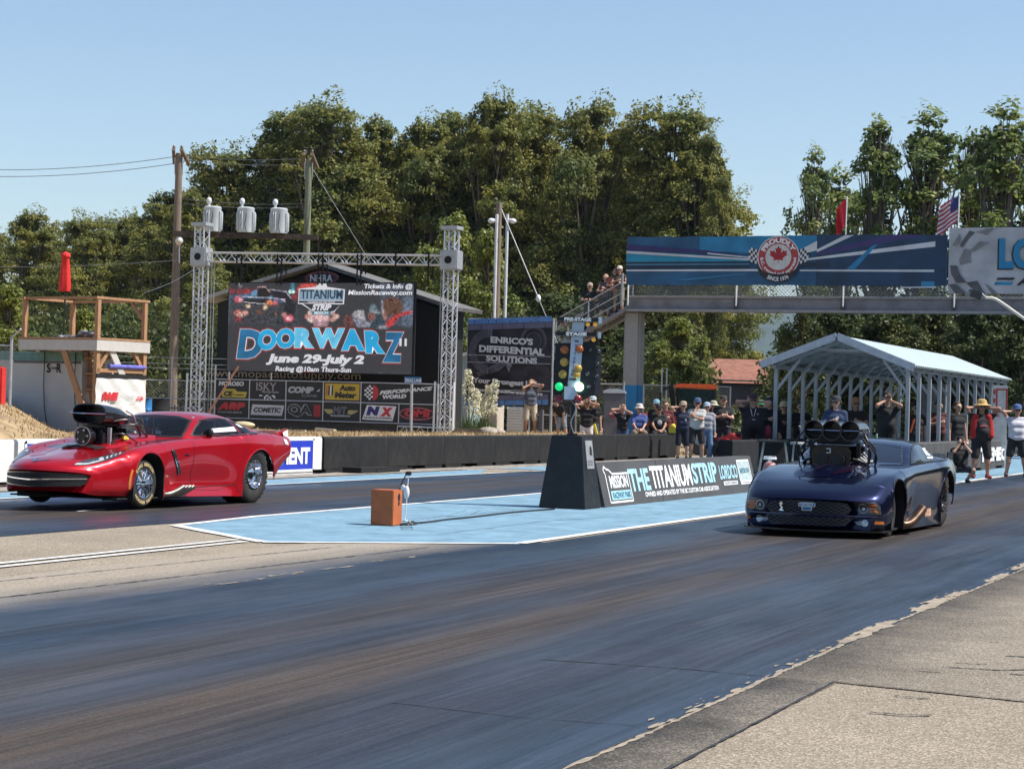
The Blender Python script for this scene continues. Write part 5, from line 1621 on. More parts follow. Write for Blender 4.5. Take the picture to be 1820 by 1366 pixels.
M_grnl = P("green lamp lit", (.5, .9, .6), .3, emit=3.0, ecol=(.55, 1.0, .66))
M_redl = P("red lamp", (.22, .008, .016), .25, var=.4, scale=60, coat=.5)
M_blb = P("black bulb", (.02, .022, .025), .12, coat=1)
for px, y, m in [(1002, 577, M_am3), (1013, 577, M_am3), (1047, 577, M_am4), (1060, 577, M_am4)]: lamp("pre_stage_bulb", px, y, 4, m, -.03, 12)
for px, y, m in [(1001, 603, M_am3), (1013, 603, M_am3), (1046, 604, M_am3), (1058, 604, M_am4)]: lamp("stage_bulb", px, y, 4, m, -.03, 12)
for px, y, r, m in [(1007, 622, 8, M_am1), (1007, 644, 8, M_am2), (1005, 665.5, 8, M_am2), (1033.5, 621, 7.5, M_am1), (1032, 655.5, 7, M_am2), (1029, 666.5, 7, M_am2)]: lamp("amber_lamp", px, y, r, m, -.06 if px > 1020 else -.02)
lamp("green_lamp", 999, 687.5, 7.5, M_grn, -.03); lamp("green_lamp", 1034.5, 688, 8.2, M_grnl, -.08)
lamp("red_lamp", 998.5, 709, 7.5, M_redl, -.03); lamp("red_lamp", 1032.5, 709.5, 7.5, M_redl, -.08)
for px, y, d in [(1052, 622, .02), (1049, 665, .02), (1052, 688, .02), (1067, 625, .06), (1065.5, 647, .06), (1065, 669, .06)]: lamp("dark_bulb", px, y, 4.5, M_blb, d, 12)
mb = MB(); hose(mb, [(.03, -.04, .02), (-.02, -.06, .2), (.05, -.05, .4), (-.02, -.04, .52)], .008); mb.build("cable", M_galv, tr)
mb = MB(); hose(mb, [(-.04, -.04, .0), (-.08, -.05, .25), (-.03, -.05, .5)], .009); mb.build("cable", M_black, tr)

# orange timing box with its sensor stand and the cable along the island
ob = empty("timing_box", (-10.84, 22.62, .012), 0, "small orange wooden box with a keyhole opening on the blue island", "box")
M_or = P("orange paint", (.46, .125, .04), .7, var=.12, scale=8, bump=.2)
mb = MB(); mb.box((0, 0, .215), (.30, .26, .43)); mb.build("case", M_or, ob, bevel=.008)
mb = MB(); mb.M = Matrix.Rotation(R(90), 4, 'Z')
flat(mb, ell(.03, .34, .035, .05, 14), -.152); flat(mb, ell(.03, .265, .024, .028, 12), -.152); mb.build("keyhole", M_matte, ob)
ss = empty("sensor_stand", tuple(gnd(720, 925, .012)), 0, "thin white stand with a small black sensor behind the orange box", "sensor")
mb = MB(); mb.cyl((0, 0, 0), (.03, 0, .56), .007, n=8); mb.cyl((0, 0, 0), (0, 0, .012), .035, n=16); mb.build("pole", M_white, ss)
MB().box((.03, 0, .60), (.075, .06, .05)).build("sensor_head", M_black, ss, bevel=.012)
MB().ball((.02, -.02, .36), .048, 10, (.8, .6, 1.75)).build("float", M_white, ss, smooth=True)
MB().ball((-.05, .02, .42), .034, 8, (1, .5, 1)).build("float", M_white, ss, smooth=True)
mb = MB(); hose(mb, [(.0, .02, .60), (-.08, .03, .45), (-.14, .02, .2), (-.1, 0, .02)], .008); mb.build("lead", M_black, ss)
cb = MB(); pts = [tuple(gnd(*p, .02)) for p in [(738, 929), (762, 927), (800, 922), (850, 917), (900, 911), (945, 907), (985, 904)]]
hose(cb, pts, .014); hose(cb, [tuple(gnd(724, 930, .03)), tuple(gnd(730, 927, .05)), tuple(gnd(738, 929, .03))], .016)
tag(cb.build("ground_cable", M_black), "thin black cable running from the orange box to the light base", "cable")
cc = MB()
for k in range(5): hose(cc, [(gnd(722 + 2 * k, 931 - k % 2, .02 + .012 * k) + Vector((.05 * math.cos(a), .12 * math.sin(a), 0))) for a in [0, 1, 2, 3, 4, 5, 6.28]], .010)
tag(cc.build("cable_coil", M_black), "loose coil of black cable at the foot of the orange box", "cable")
# ================================================================ video screen rig, shed, sponsor fence
M_truss = P("truss aluminium", (.66, .67, .69), .42, .55, var=.08)
def truss(mb_main, mb_br, a, b, w, n, up=(0, 1, 0)):
 a, b = Vector(a), Vector(b); d = (b - a).normalized(); u = Vector(up); v = d.cross(u).normalized()
 cor = [(u * i + v * j) * w / 2 for i in (-1, 1) for j in (-1, 1)]
 for c in cor: mb_main.cyl(a + c, b + c, .026, n=6)
 for k in range(n):
  p, q = a.lerp(b, k / n), a.lerp(b, (k + 1) / n)
  for (i, j) in ((0, 1), (2, 3), (0, 2), (1, 3)):
   if k % 2: i, j = j, i
   mb_br.cyl(p + cor[i], q + cor[j], .012, n=5)
  if k % 4 == 0:
   for (i, j) in ((0, 1), (2, 3)): mb_br.cyl(p + cor[i], p + cor[j], .012, n=5)
rig = empty("truss_gantry", (-35.3, 59, 0), 0, "silver lattice truss gantry with two towers carrying the video screen", "truss")
RW = 9.05
for nm, x, z1, z0 in (("tower", 0, 7.15, .5), ("tower", RW, 6.95, .45)):
 mb = MB(); truss(mb, mb, (x, 0, z0), (x, 0, z1), .34, 26); mb.build(nm, M_truss, rig)
 mb = MB(); mb.box((x, 0, z1 + .08), (.56, .5, .12)); mb.build("tower_cap", M_galv, rig, bevel=.01)
 mb = MB(); zz = 6.15 if x == 0 else 6.02
 mb.box((x, 0, zz), (.60, .50, .62)); o = mb.build("sleeve_block", M_galv, rig, bevel=.03)
 mb = MB(); mb.lathe([(.12, -.268), (.09, -.268), (.09, -.262), (.12, -.262)], 16, 'Y', c=(x, 0, zz), close=True); flat(mb, ell(x, zz, .09, .09, 14), -.263); mb.build("sleeve_hole", M_matte, o)
mb = MB(); truss(mb, mb, (.3, 0, 6.15), (RW - .3, 0, 6.02), .30, 30); mb.build("beam", M_truss, rig)
mb = MB(); truss(mb, mb, (7.45, -.1, .62), (9.3, -.1, .60), .30, 7); mb.build("base_truss", M_truss, rig)
for x in (-.28, .22, RW - .35, RW + .3):
 mb = MB(); mb.cyl((x, -.25, .45), (x + .02, -.25, 2.3 if x < 5 else 2.2), .035, n=8); mb.build("outrigger_tube", M_white, rig)
for k, x in enumerate((1.45, 1.62, 2.95, 3.1, 4.45, 4.6, 5.85, 5.98, 7.2, 8.35)):
 mb = MB(); mb.box((x, -.18, 5.72), (.05, .015, 1.0)); mb.box((x, .16, 5.9), (.05, .015, .6)); mb.build("hanging_strap", M_matte, rig)
for x in (.35, .45, RW - .38, RW - .28):
 MB().cyl((x, .1, .5), (x, .1, 6.0), .014, n=5).build("hoist_chain", M_galv, rig)
st = MB(); st.bar((.35, -.3, .55), (1.75, -.3, 2.55), .07, .012, up=(0, 1, 0)); tag(st.build("ratchet_strap", P("faded orange strap", (.55, .27, .17), .8)), "faded orange strap slanting up from the foot of the left truss tower", "strap").location = (-35.3, 59, 0)
bpy.data.objects["ratchet_strap"].location.y = 58.9

# screen: everything on it gives off light
scr = empty("video_screen", (-34.15, 58.85, 2.4), 0, "large dark video screen showing DOORWARZ and June 29-July 2", "screen")
def E(name, col, e=.22, **k): return P("screen " + name, col, .55, emit=e, var=k.pop('var', .04), **k)
def sp(px, y): return ((px - 409) * 6.7 / 328.5, 2.9 - (y - 500 - (px - 411) * .0235) * 2.9 / 160.5)
mb = MB(); mb.box((3.35, .10, 1.45), (6.74, .16, 2.94)); mb.build("cabinet", M_matte, scr, bevel=.01)
M_sbg = E("background", (.045, .045, .05), .35, var=.25, scale=2.5)
def spoly(mb, pts, y=.01): return flat(mb, [sp(*p) for p in pts], y)
zx = lambda u, v: (400 + u / 6.828, 480 + v / 6.83)
zr = lambda u, v: (560 + u / 6.832, 480 + v / 6.83)
# the picture shown on the screen, mixed from soft edged strokes on a fine grid
NX, NZ = 260, 113
def blur(A, n):
 for ax in (0, 1):
  for _ in range(n): A = .5 * A + .25 * (np.roll(A, 1, ax) + np.roll(A, -1, ax))
 return A
gxs, gzs = np.meshgrid((np.arange(NX) + .5) / NX * 6.7, (np.arange(NZ) + .5) / NZ * 2.9, indexing='ij')
rgp = np.random.default_rng(21)
PIC = np.ones((NX, NZ, 3)) * np.array([.040, .040, .044])
def brush(pts, col, soft=1, a=1.0, grain=.35):
 global PIC
 q = [sp(*p) for p in pts]
 m = np.zeros((NX, NZ), bool)
 for i in range(len(q)):
  (x1, z1), (x2, z2) = q[i], q[i - 1]
  c = (z1 > gzs) != (z2 > gzs)
  with np.errstate(divide='ignore', invalid='ignore'): m ^= c & (gxs < (x2 - x1) * (gzs - z1) / (z2 - z1 if z2 != z1 else 1e-9) + x1)
 f = (blur(m.astype(float), soft) * a)[..., None]
 g = 1 + grain * blur(rgp.normal(size=(NX, NZ)) * 2.2, 1)[..., None]
 PIC = PIC * (1 - f) + np.array(col) * np.clip(g, .2, 2.5) * f
def dot(uv, r, col, soft=2, a=1.0, f=zx, sq=.8): brush([f(uv[0] + r * math.cos(t * .5236), uv[1] + r * sq * math.sin(t * .5236)) for t in range(12)], col, soft, a)
# night launch on the left: dark coupe with a tall scoop, lit from behind
brush([zx(*p) for p in [(55, 330), (940, 380), (940, 690), (55, 660)]], (.045, .048, .055), 9)
for u, v, r in ((90, 240, 40), (190, 250, 35), (285, 255, 55), (400, 250, 45), (1000, 190, 60), (1090, 180, 60), (930, 260, 40), (880, 330, 40)): dot((u, v), r, (.32, .035, .035), 3, .85)
brush([zx(*p) for p in [(185, 120), (215, 120), (220, 200), (180, 200)]], (.30, .28, .30), 2, .8)
brush([zx(*p) for p in [(60, 300), (110, 290), (100, 380), (60, 380)]], (.07, .11, .20), 4)
brush([zx(*p) for p in [(130, 295), (330, 275), (345, 250), (420, 225), (430, 300), (600, 315), (760, 350), (790, 400), (640, 395), (250, 350), (140, 330)]], (.06, .13, .22), 1)
brush([zx(*p) for p in [(330, 290), (360, 250), (420, 230), (400, 300)]], (.15, .33, .50), 1); brush([zx(*p) for p in [(530, 325), (570, 300), (605, 325), (580, 345)]], (.10, .34, .50), 1)
brush([zx(*p) for p in [(245, 330), (560, 345), (560, 410), (255, 380)]], (.020, .020, .022), 1)
brush([zx(*p) for p in [(415, 320), (412, 240), (440, 205), (500, 190), (550, 220), (578, 265), (575, 320), (540, 335)]], (.022, .016, .016), 1)
brush([zx(*p) for p in [(560, 230), (780, 262), (850, 350), (900, 460), (880, 560), (740, 560), (770, 380), (640, 340)]], (.016, .016, .020), 1)
for pts, col in (([(405, 200), (450, 186), (520, 188), (580, 262), (565, 262), (510, 200), (420, 205)], (.50, .30, .30)), ([(560, 222), (780, 255), (850, 350), (830, 350), (770, 268), (560, 232)], (.36, .33, .42)), ([(150, 300), (560, 325), (770, 352), (770, 362), (560, 337), (150, 312)], (.42, .40, .46)), ([(245, 372), (540, 406), (540, 416), (245, 382)], (.5, .48, .48)), ([(690, 340), (760, 350), (775, 400), (700, 350)], (.5, .36, .5))): brush([zx(*p) for p in pts], col, 0, .9)
for u, v, r, col in ((180, 345, 52, (.50, .10, .13)), (215, 350, 26, (.75, .42, .48)), (570, 390, 40, (.70, .22, .07)), (645, 395, 34, (.62, .13, .14)), (308, 428, 27, (.85, .62, .42)), (520, 452, 27, (.85, .60, .38)), (180, 515, 50, (.62, .22, .18)), (210, 545, 34, (.85, .55, .46)), (270, 515, 38, (.72, .34, .30)), (190, 590, 50, (.22, .04, .05)), (815, 590, 58, (.62, .10, .14)), (815, 592, 30, (.9, .5, .52)), (760, 545, 30, (.7, .3, .28)), (450, 505, 40, (.16, .07, .04)), (655, 535, 14, (.4, .2, .1))): dot((u, v), r, col, 2, .95)
for v in (165, 200, 232): dot((852, v), 26, (.06, .22, .32), 1)
for u in (825, 860): dot((u, 262), 22, (.6, .95, .9), 1, 1, zx, 1)
brush([zx(*p) for p in [(910, 230), (960, 175), (1010, 150), (1080, 160), (1150, 160), (1130, 215), (1000, 225), (930, 245)]], (.50, .07, .06), 2)
# onlookers on the right, backs to us
brush([zr(*p) for p in [(830, 160), (1215, 170), (1215, 700), (830, 700)]], (.065, .075, .095), 8)
brush([zr(*p) for p in [(835, 175), (880, 175), (875, 340), (845, 340)]], (.10, .14, .20), 3); brush([zr(*p) for p in [(1110, 360), (1210, 340), (1210, 700), (1080, 700)]], (.11, .14, .19), 4)
for pts, col in (([(392, 590), (430, 555), (480, 570), (510, 610), (520, 695), (400, 695)], (.13, .05, .045)), ([(500, 600), (660, 640), (730, 640), (700, 715), (560, 705)], (.26, .27, .33)), ([(690, 560), (820, 555), (870, 600), (880, 695), (720, 722), (730, 650)], (.035, .06, .075)), ([(680, 540), (770, 545), (775, 600), (725, 640), (685, 600)], (.22, .09, .075)), ([(485, 560), (520, 515), (580, 500), (625, 510), (650, 600), (660, 640), (560, 605)], (.34, .33, .34)), ([(690, 520), (705, 445), (735, 428), (770, 440), (790, 500), (835, 535), (800, 550), (700, 535)], (.13, .19, .21)), ([(850, 470), (860, 400), (910, 360), (1000, 355), (1070, 400), (1095, 470), (1070, 540), (1000, 570), (920, 575), (870, 540)], (.115, .055, .035)), ([(850, 470), (875, 520), (915, 570), (890, 640), (860, 600), (840, 520)], (.28, .13, .10)), ([(880, 695), (940, 605), (1080, 540), (1190, 515), (1200, 555), (1060, 585), (1000, 660), (940, 720)], (.48, .045, .045)), ([(820, 690), (900, 690), (930, 735), (780, 735)], (.25, .24, .28))): brush([zr(*p) for p in pts], col, 1)
for pts in ([(835, 400), (850, 380), (870, 540), (850, 560)], [(500, 565), (650, 625), (650, 640), (500, 585)], [(700, 512), (830, 535), (825, 548), (700, 528)]): brush([zr(*p) for p in pts], (.42, .40, .44), 1, .7)
# burst of light under the shield
for k in range(34):
 u, v = rgp.uniform(1035, 1390), rgp.uniform(510, 620); dot((u, v), rgp.uniform(18, 42), [(.62, .40, .33), (.45, .20, .17), (.72, .55, .48)][k % 3], 1, .8)
for k in range(11):
 u = 1105 + 21 * k; w_ = rgp.uniform(4, 10); brush([zx(u - w_, 560), zx(u + w_, 560), zx(u + w_ * .6 + (1205 - u) * .3, 700), zx(u - w_ * .6 + (1205 - u) * .3, 700)], (.66, .40, .44), 1, .8)
PIC *= 1 + .10 * rgp.normal(size=(NX, NZ, 1))
PIC[::9] *= .93; PIC[:, ::9] *= .93
gv = [(.01 + 6.68 * i / NX, .012, .01 + 2.88 * j / NZ) for i in range(NX + 1) for j in range(NZ + 1)]
gf = [(i * (NZ + 1) + j, (i + 1) * (NZ + 1) + j, (i + 1) * (NZ + 1) + j + 1, i * (NZ + 1) + j + 1) for i in range(NX) for j in range(NZ)]
pm = bpy.data.meshes.new("display"); pm.from_pydata(gv, [], gf)
ca = pm.attributes.new("picture", 'FLOAT_COLOR', 'FACE')
ca.data.foreach_set("color", np.concatenate([np.clip(PIC, 0, 1).reshape(-1, 3), np.ones((NX * NZ, 1))], 1).astype(np.float32).ravel())
M_pic = bpy.data.materials.new("screen picture"); M_pic.use_nodes = True
nt_ = M_pic.node_tree; b_n = nt_.nodes["Principled BSDF"]; an = nt_.nodes.new("ShaderNodeAttribute"); an.attribute_name = "picture"
nt_.links.new(an.outputs["Color"], b_n.inputs["Base Color"]); nt_.links.new(an.outputs["Color"], b_n.inputs["Emission Color"]); b_n.inputs["Emission Strength"].default_value = .45; b_n.inputs["Roughness"].default_value = .6
link("display", pm, M_pic, scr)
# shield mark
mb = MB(); spoly(mb, [zx(1155, 170), zx(1260, 175), zx(1275, 215), zx(1490, 250), zx(1482, 430), zx(1440, 430), zx(1370, 520), zx(1210, 545), zx(1090, 500), zx(970, 420), zx(925, 415), zx(930, 230), zx(1140, 210)], .0080); mb.build("shield_edge", E("white", (.75, .75, .78), .35), scr)
mb = MB(); spoly(mb, [zx(940, 238), zx(1478, 262), zx(1470, 385), zx(935, 372)], .0070); mb.build("shield_band", E("steel blue", (.25, .36, .45), .3, var=.3, scale=1.5), scr)
mb = MB(); spoly(mb, [zx(935, 378), zx(1470, 392), zx(1465, 418), zx(935, 404)], .0070); spoly(mb, [zx(985, 412), zx(1440, 432), zx(1365, 510), zx(1210, 535), zx(1095, 492)], .0070); mb.build("shield_base", E("dark", (.03, .035, .04), .3), scr)
a = sp(*zx(1208, 360)); mb = MB(); text(mb, "TITANIUM", a[0], a[1], 1.52, .30, .006, bold=.03); mb.build("lettering", E("navy", (.02, .05, .085), .3), scr)
a = sp(*zx(1208, 410)); mb = MB(); text(mb, "THUNDER ON THE TRACK", a[0], a[1], 1.0, .05, .006, bold=.02); a = sp(*zx(1215, 500)); text(mb, "STRIP", a[0], a[1], .70, .20, .006, shear=.25, bold=.06); a = sp(*zx(1208, 215)); text(mb, "THE", a[0], a[1], .34, .11, .006, shear=.2, bold=.05); mb.build("lettering", E("white", (.75, .75, .78), .35), scr)
mb = MB(); spoly(mb, [zx(1095, 505), zx(1330, 515), zx(1325, 560), zx(1095, 550)], .0058); mb.build("shield_tab", E("teal", (.05, .22, .30), .4), scr)
a = sp(*zx(1212, 548)); mb = MB(); text(mb, "MISSION", a[0], a[1], .50, .10, .0045, bold=.04); mb.build("lettering", E("white", (.75, .75, .78), .35), scr)
# DOORWARZ, every letter its own drop and lean, white edged, with a red outer line
LT = [("D", 428, 473, 586, 638, 0), ("O", 465, 498, 586, 623, 1), ("O", 499, 531, 585, 620, 1), ("R", 532, 565, 585, 619, 2), ("W", 564, 618, 586, 620, 2), ("A", 616, 655, 588, 625, 1), ("R", 655, 690, 591, 630, 1), ("Z", 688, 721, 594, 646, 0)]
cols = [E("deep cyan", (.015, .13, .27), .45, var=.3, scale=2), E("cyan", (.015, .32, .58), .5, var=.2, scale=2), E("light cyan", (.12, .50, .72), .5, var=.3, scale=2)]
for nm, off, mt, y_ in (("lettering_halo", .11, E("outline red", (.50, .035, .035), .45), .0105), ("lettering_shadow", .088, M_sbg, .0085), ("lettering_edge", .050, E("white", (.75, .75, .78), .35), .0065)):
 for i, (ch, x0, x1, y0, y1, c) in enumerate(LT):
  a, b = sp(x0, y1), sp(x1, y0); g = off * 1.1 - .03
  mb = MB(); text(mb, ch, (a[0] + b[0]) / 2, a[1] - g * .6, (b[0] - a[0]) * 1.07 + g, b[1] - a[1] + g * 1.2, y_ - .00005 * i, shear=[.12, .08, .04, .0, 0, -.06, -.1, .05][i], bold=.06 + off * .5)
  mb.build(nm, mt, scr)
for i, (ch, x0, x1, y0, y1, c) in enumerate(LT):
 a, b = sp(x0, y1), sp(x1, y0)
 mb = MB(); text(mb, ch, (a[0] + b[0]) / 2, a[1], (b[0] - a[0]) * 1.05, b[1] - a[1], .0045 - .00005 * i, shear=[.12, .08, .04, .0, 0, -.06, -.1, .05][i], bold=.06); mb.build("lettering", cols[c], scr)
a = sp(719, 618); mb = MB(); text(mb, "11", a[0] + .05, a[1], .26, .24, .003, bold=.06); mb.build("lettering", E("white", (.75, .75, .78), .35), scr)
a = sp(568, 649); mb = MB(); text(mb, "June 29-July 2", a[0], a[1] - .05, 3.55, .37, .004, shear=.2, bold=.055); a = sp(568, 663.5); text(mb, "Racing @10am Thurs-Sun", a[0] - .05, a[1] - .03, 2.75, .22, .004, shear=.12, bold=.035); mb.build("lettering", E("white", (.75, .75, .78), .35), scr)
a = sp(735, 520); mb = MB(); text(mb, "Tickets & Info @", a[0], a[1], 1.70, .20, .004, shear=.15, bold=.035, align='R'); a = sp(735, 531.5); text(mb, "MissionRaceway.com", a[0], a[1], 2.27, .20, .004, shear=.15, bold=.035, align='R'); mb.build("lettering", E("white", (.75, .75, .78), .35), scr)

# shed behind the screen
sh = empty("shed", (-31.8, 61.0, 0), 0, "black painted gabled shed behind the video screen", "shed")
M_shed = P("black shed boards", (.012, .012, .014), .7, var=.3, scale=3, stretch=(8, 1, .4))
mb = MB(); mb.prism([(-4.0, .3), (4.5, .3), (4.5, 4.55), (0, 5.9), (-4.0, 4.75)], 0, 1.5); mb.build("wall", M_shed, sh)
M_roofe = P("grey roof edge", (.40, .39, .36), .7, var=.2, scale=6)
for x0, z0, x1, z1 in ((-4.5, 4.88, .0, 6.12), (0, 6.12, 5.15, 4.62)):
 mb = MB(); n_ = Vector((-(z1 - z0), 0, x1 - x0)).normalized() * .12
 mb.add([(x0, -.5, z0), (x1, -.5, z1), (x1, 1.6, z1), (x0, 1.6, z0), (x0 - n_.x, -.5, z0 - n_.z), (x1 - n_.x, -.5, z1 - n_.z), (x1 - n_.x, 1.6, z1 - n_.z), (x0 - n_.x, 1.6, z0 - n_.z)], [(0, 1, 2, 3), (7, 6, 5, 4), (0, 4, 5, 1), (1, 5, 6, 2), (2, 6, 7, 3), (3, 7, 4, 0)])
 mb.build("roof", M_roofe if x0 < -1 else P("dark roof edge", (.13, .125, .12), .8, var=.3), sh)
mb = MB(); text(mb, "www.mopacautosupply.com", -1.45, 2.15, 5.9, .34, -.01, bold=.005); mb.build("lettering", P("tan lettering", (.42, .31, .2), .6), sh)
nh = empty("oval_sign", (-31.55, 60.4, 5.55), 0, "dark oval NHRA sign with a red rim under the gable", "sign")
mb = MB(); mb.prism(ell(0, 0, .62, .24), 0, .05); mb.build("sign_panel", P("navy oval", (.012, .014, .03), .5), nh)
mb = MB(); ring(mb, 0, 0, .60, .225, .05, -.004); mb.build("sign_rim", P("dull red rim", (.22, .02, .035), .5), nh)
mb = MB(); text(mb, "NHRA", 0, -.12, .84, .24, -.005, bold=.03); mb.build("lettering", P("grey white", (.55, .55, .6), .5), nh)

# sponsor fence
fn = empty("sponsor_fence", (-34.6, 58.95, 0), 0, "pale pipe fence frame that carries the rows of sponsor banners", "fence")
FX = [0, 1.29, 2.64, 4.0, 5.35, 6.70, 8.05]
for z in (2.13, 1.485, .86):
 mb = MB(); mb.cyl((0, -.02, z), (8.05, -.02, z - .01), .017, n=6); mb.build("rail", M_truss, fn)
for i, x in enumerate(FX):
 mb = MB(); mb.cyl((x, -.02, .5 if i in (0, 6) else .86), (x, -.02, 2.6 if i == 0 else 2.13 if i != 5 else 1.485), .017 if i not in (0, 6) else .03, n=6); mb.build("post", M_truss, fn)
MB().box((4.0, .12, .70), (8.0, .06, .32)).build("kick_board", P("dark timber", (.05, .045, .04), .8, var=.3), fn)
M_ban = P("black vinyl", (.014, .014, .016), .5, var=.2, scale=3)
def banner(x, z, w, h, label, mat=M_ban):
 b = empty("sponsor_banner", (-34.6 + x, 58.93, z), 0, label, "banner", "sponsor banners on the pipe fence")
 MB().box((w / 2, .012, h / 2), (w - .04, .01, h - .04)).build("vinyl", mat, b)
 return b
def L(b, body, x, z, w, h, col, y=.0, nm=None, **k):
 mb = MB(); text(mb, body, x, z, w, h, y, **k); mb.build("lettering", P("print " + (nm or str(col)), col, .5, var=.05), b)
def F(b, pts, col, y=.003, nm="print_field"):
 mb = MB(); flat(mb, pts, y); mb.build(nm, P("print " + str(col), col, .5, var=.08), b)
W1, H1 = 1.29, .645
WH, RD, GY, YL = (.72, .72, .72), (.50, .03, .04), (.42, .42, .43), (.55, .42, .06)
b = banner(0, 1.485, W1, H1, "black banner with MOROSO above a yellow lozenge, top left of the rows")
L(b, "MOROSO", .60, .43, .95, .15, WH, shear=.15, bold=.05); F(b, [(.28, .06), (1.14, .05), (1.20, .24), (.82, .25), (.74, .33), (.38, .33), (.26, .22)], YL)
L(b, "CE", .50, .09, .34, .17, (.02, .02, .02), nm="ink", shear=.2, bold=.06); L(b, "Competition", .88, .10, .44, .08, (.02, .02, .02), nm="ink")
b = banner(1.29, 1.485, 1.35, H1, "black banner with a chequered fan under old style lettering")
L(b, "ISKY", .62, .30, .74, .27, (.36, .30, .31), bold=.01); L(b, "Racing Cams", .78, .215, .60, .08, GY)
for i in range(6):
 for j in range(3):
  if (i + j) % 2 == 0:
   w_ = .7 - .18 * j; x0 = .36 + .09 * j + w_ * i / 6
   F(b, [(x0, .16 - .05 * j), (x0 + w_ / 6, .16 - .05 * j), (x0 + w_ / 6 - .01, .115 - .05 * j), (x0 + .01, .115 - .05 * j)], WH, nm="chequer")
b = banner(2.64, 1.485, 1.36, H1, "black banner lettered COMP in brushed grey"); L(b, "COMP", .54, .24, .94, .22, GY, shear=.2, bold=.07); L(b, "CAMS", .86, .13, .56, .08, (.2, .2, .2), shear=.2); F(b, [(1.1, .31), (1.25, .40), (1.2, .32)], WH)
b = banner(4.0, 1.485, 1.35, H1, "yellow Auto Meter banner with a gauge mark", P("yellow vinyl", (.56, .37, .035), .5, var=.1))
L(b, "Auto", .86, .355, .58, .19, (.02, .018, .015), nm="ink", shear=.1, bold=.06); L(b, "Meter", .80, .12, .78, .20, (.02, .018, .015), nm="ink", shear=.1, bold=.06)
for x_, c_ in ((.09, (.5, .12, .04)), (.17, (.02, .018, .015)), (.235, WH), (.29, (.02, .018, .015))): F(b, [(x_, .2), (x_ + .05, .2), (x_ + .06, .52), (x_ + .01, .52)], c_)
mb = MB(); outline(mb, [(.035, .035), (1.315, .035), (1.315, .61), (.035, .61)], .05, .002); mb.build("border", P("dark brown print", (.05, .03, .01), .5), b)
b = banner(5.35, 1.485, 2.70, H1, "wide black PERFORMANCE WORLD banner with a half chequered red ball")
mb = MB(); flat(mb, ell(.42, .32, .20, .245, 16, -90, 90), .003); mb.build("print_ball", P("print red", RD, .5), b)
for i in range(4):
 for j in range(7):
  if (i + j) % 2 == 0:
   x0, z0 = .12 + .075 * i, .09 + .066 * j
   if ((x0 - .42) / .32) ** 2 + ((z0 + .03 - .32) / .25) ** 2 < 1: F(b, [(x0, z0), (x0 + .075, z0), (x0 + .075, z0 + .066), (x0, z0 + .066)], WH, nm="chequer")
def up(base, k): return lambda u, q, z: (u, z + q + (u - .9) * k)
mb = MB(); text(mb, "PERFORMANCE", 1.58, .28, 1.85, .125, .0, shear=.25, bold=.06, warp=up(0, .10)); text(mb, "WORLD", 1.18, .13, .85, .13, .0, shear=.1, bold=.07, warp=up(0, .06)); mb.build("lettering", P("print white2", WH, .5), b)
b = banner(0, .86, W1, .625, "black banner with red ARP letters, bottom left of the rows"); L(b, "ARP", .62, .26, 1.06, .26, RD, nm="red2", shear=.25, bold=.09); L(b, "FASTENERS", .58, .17, .9, .04, GY)
b = banner(1.29, .86, 1.35, .625, "black banner with COMETIC on a pale slanted plate"); F(b, [(.06, .13), (1.22, .12), (1.30, .46), (.12, .47)], (.55, .53, .54)); L(b, "COMETIC", .68, .215, 1.02, .165, (.015, .015, .015), nm="ink", shear=.25, bold=.05)
b = banner(2.64, .86, 1.36, .625, "black QA1 banner with grey outlined letters and a red figure one")
L(b, "QA", .52, .10, .90, .42, (.30, .30, .31), y=.003, bold=.10); L(b, "QA", .52, .13, .84, .36, (.012, .012, .013), nm="ink3", y=-.001, bold=.03); L(b, "1", 1.15, .12, .25, .39, (.36, .02, .03), bold=.1)
b = banner(4.0, .86, 1.35, .625, "black banner with gold wings round dark M/T letters"); F(b, [(.02, .38), (.34, .38), (.36, .25), (.20, .22), (.10, .29)], (.45, .36, .16)); F(b, [(1.28, .36), (.92, .37), (.88, .25), (1.02, .22), (1.16, .28)], (.45, .36, .16)); L(b, "M/T", .62, .22, .50, .26, (.13, .13, .14), shear=.1, bold=.06); L(b, "THOMPSON", .62, .15, .72, .05, WH)
b = banner(5.35, .86, 1.35, .625, "white slanted NX banner with a blue N and a red X"); F(b, [(.06, .08), (1.14, .06), (1.26, .53), (.22, .55)], WH); L(b, "N", .44, .22, .48, .29, (.035, .02, .17), y=.0, shear=.2, bold=.1); L(b, "X", .92, .20, .46, .29, (.55, .03, .04), nm="redx", y=.0, shear=.2, bold=.1); L(b, "NITROUS EXPRESS", .62, .115, .98, .06, (.05, .05, .07), y=.0)
b = banner(6.70, .86, 1.35, .625, "black banner with red slanted letters in a pink oval, bottom right of the rows"); mb = MB(); ring(mb, .64, .31, .62, .20, .035, .002); mb.build("print_ring", P("print pink", (.5, .12, .15), .5), b); L(b, "QMI", .60, .17, .88, .28, (.52, .04, .05), y=-.004, bold=.06, warp=lambda U, Q, Z: (U + .25 * Q, Z + Q))
# street sign in front of the fence
ssn = empty("street_sign", (-27.02, 58.0, .5), 0, "blue street name sign on a thin grey pole before the sponsor fence", "sign")
MB().cyl((0, 0, 0), (-.02, 0, 1.62), .045, n=10).build("pole", M_galv, ssn, smooth=True)
MB().box((.03, -.05, 1.72), (.56, .02, .20)).build("sign_panel", P("street blue", (.03, .17, .36), .5), ssn)
mb = MB(); text(mb, "DRAG LANE", .06, 1.65, .56, .12, -.062, bold=.03); mb.build("lettering", M_letter_white, ssn)
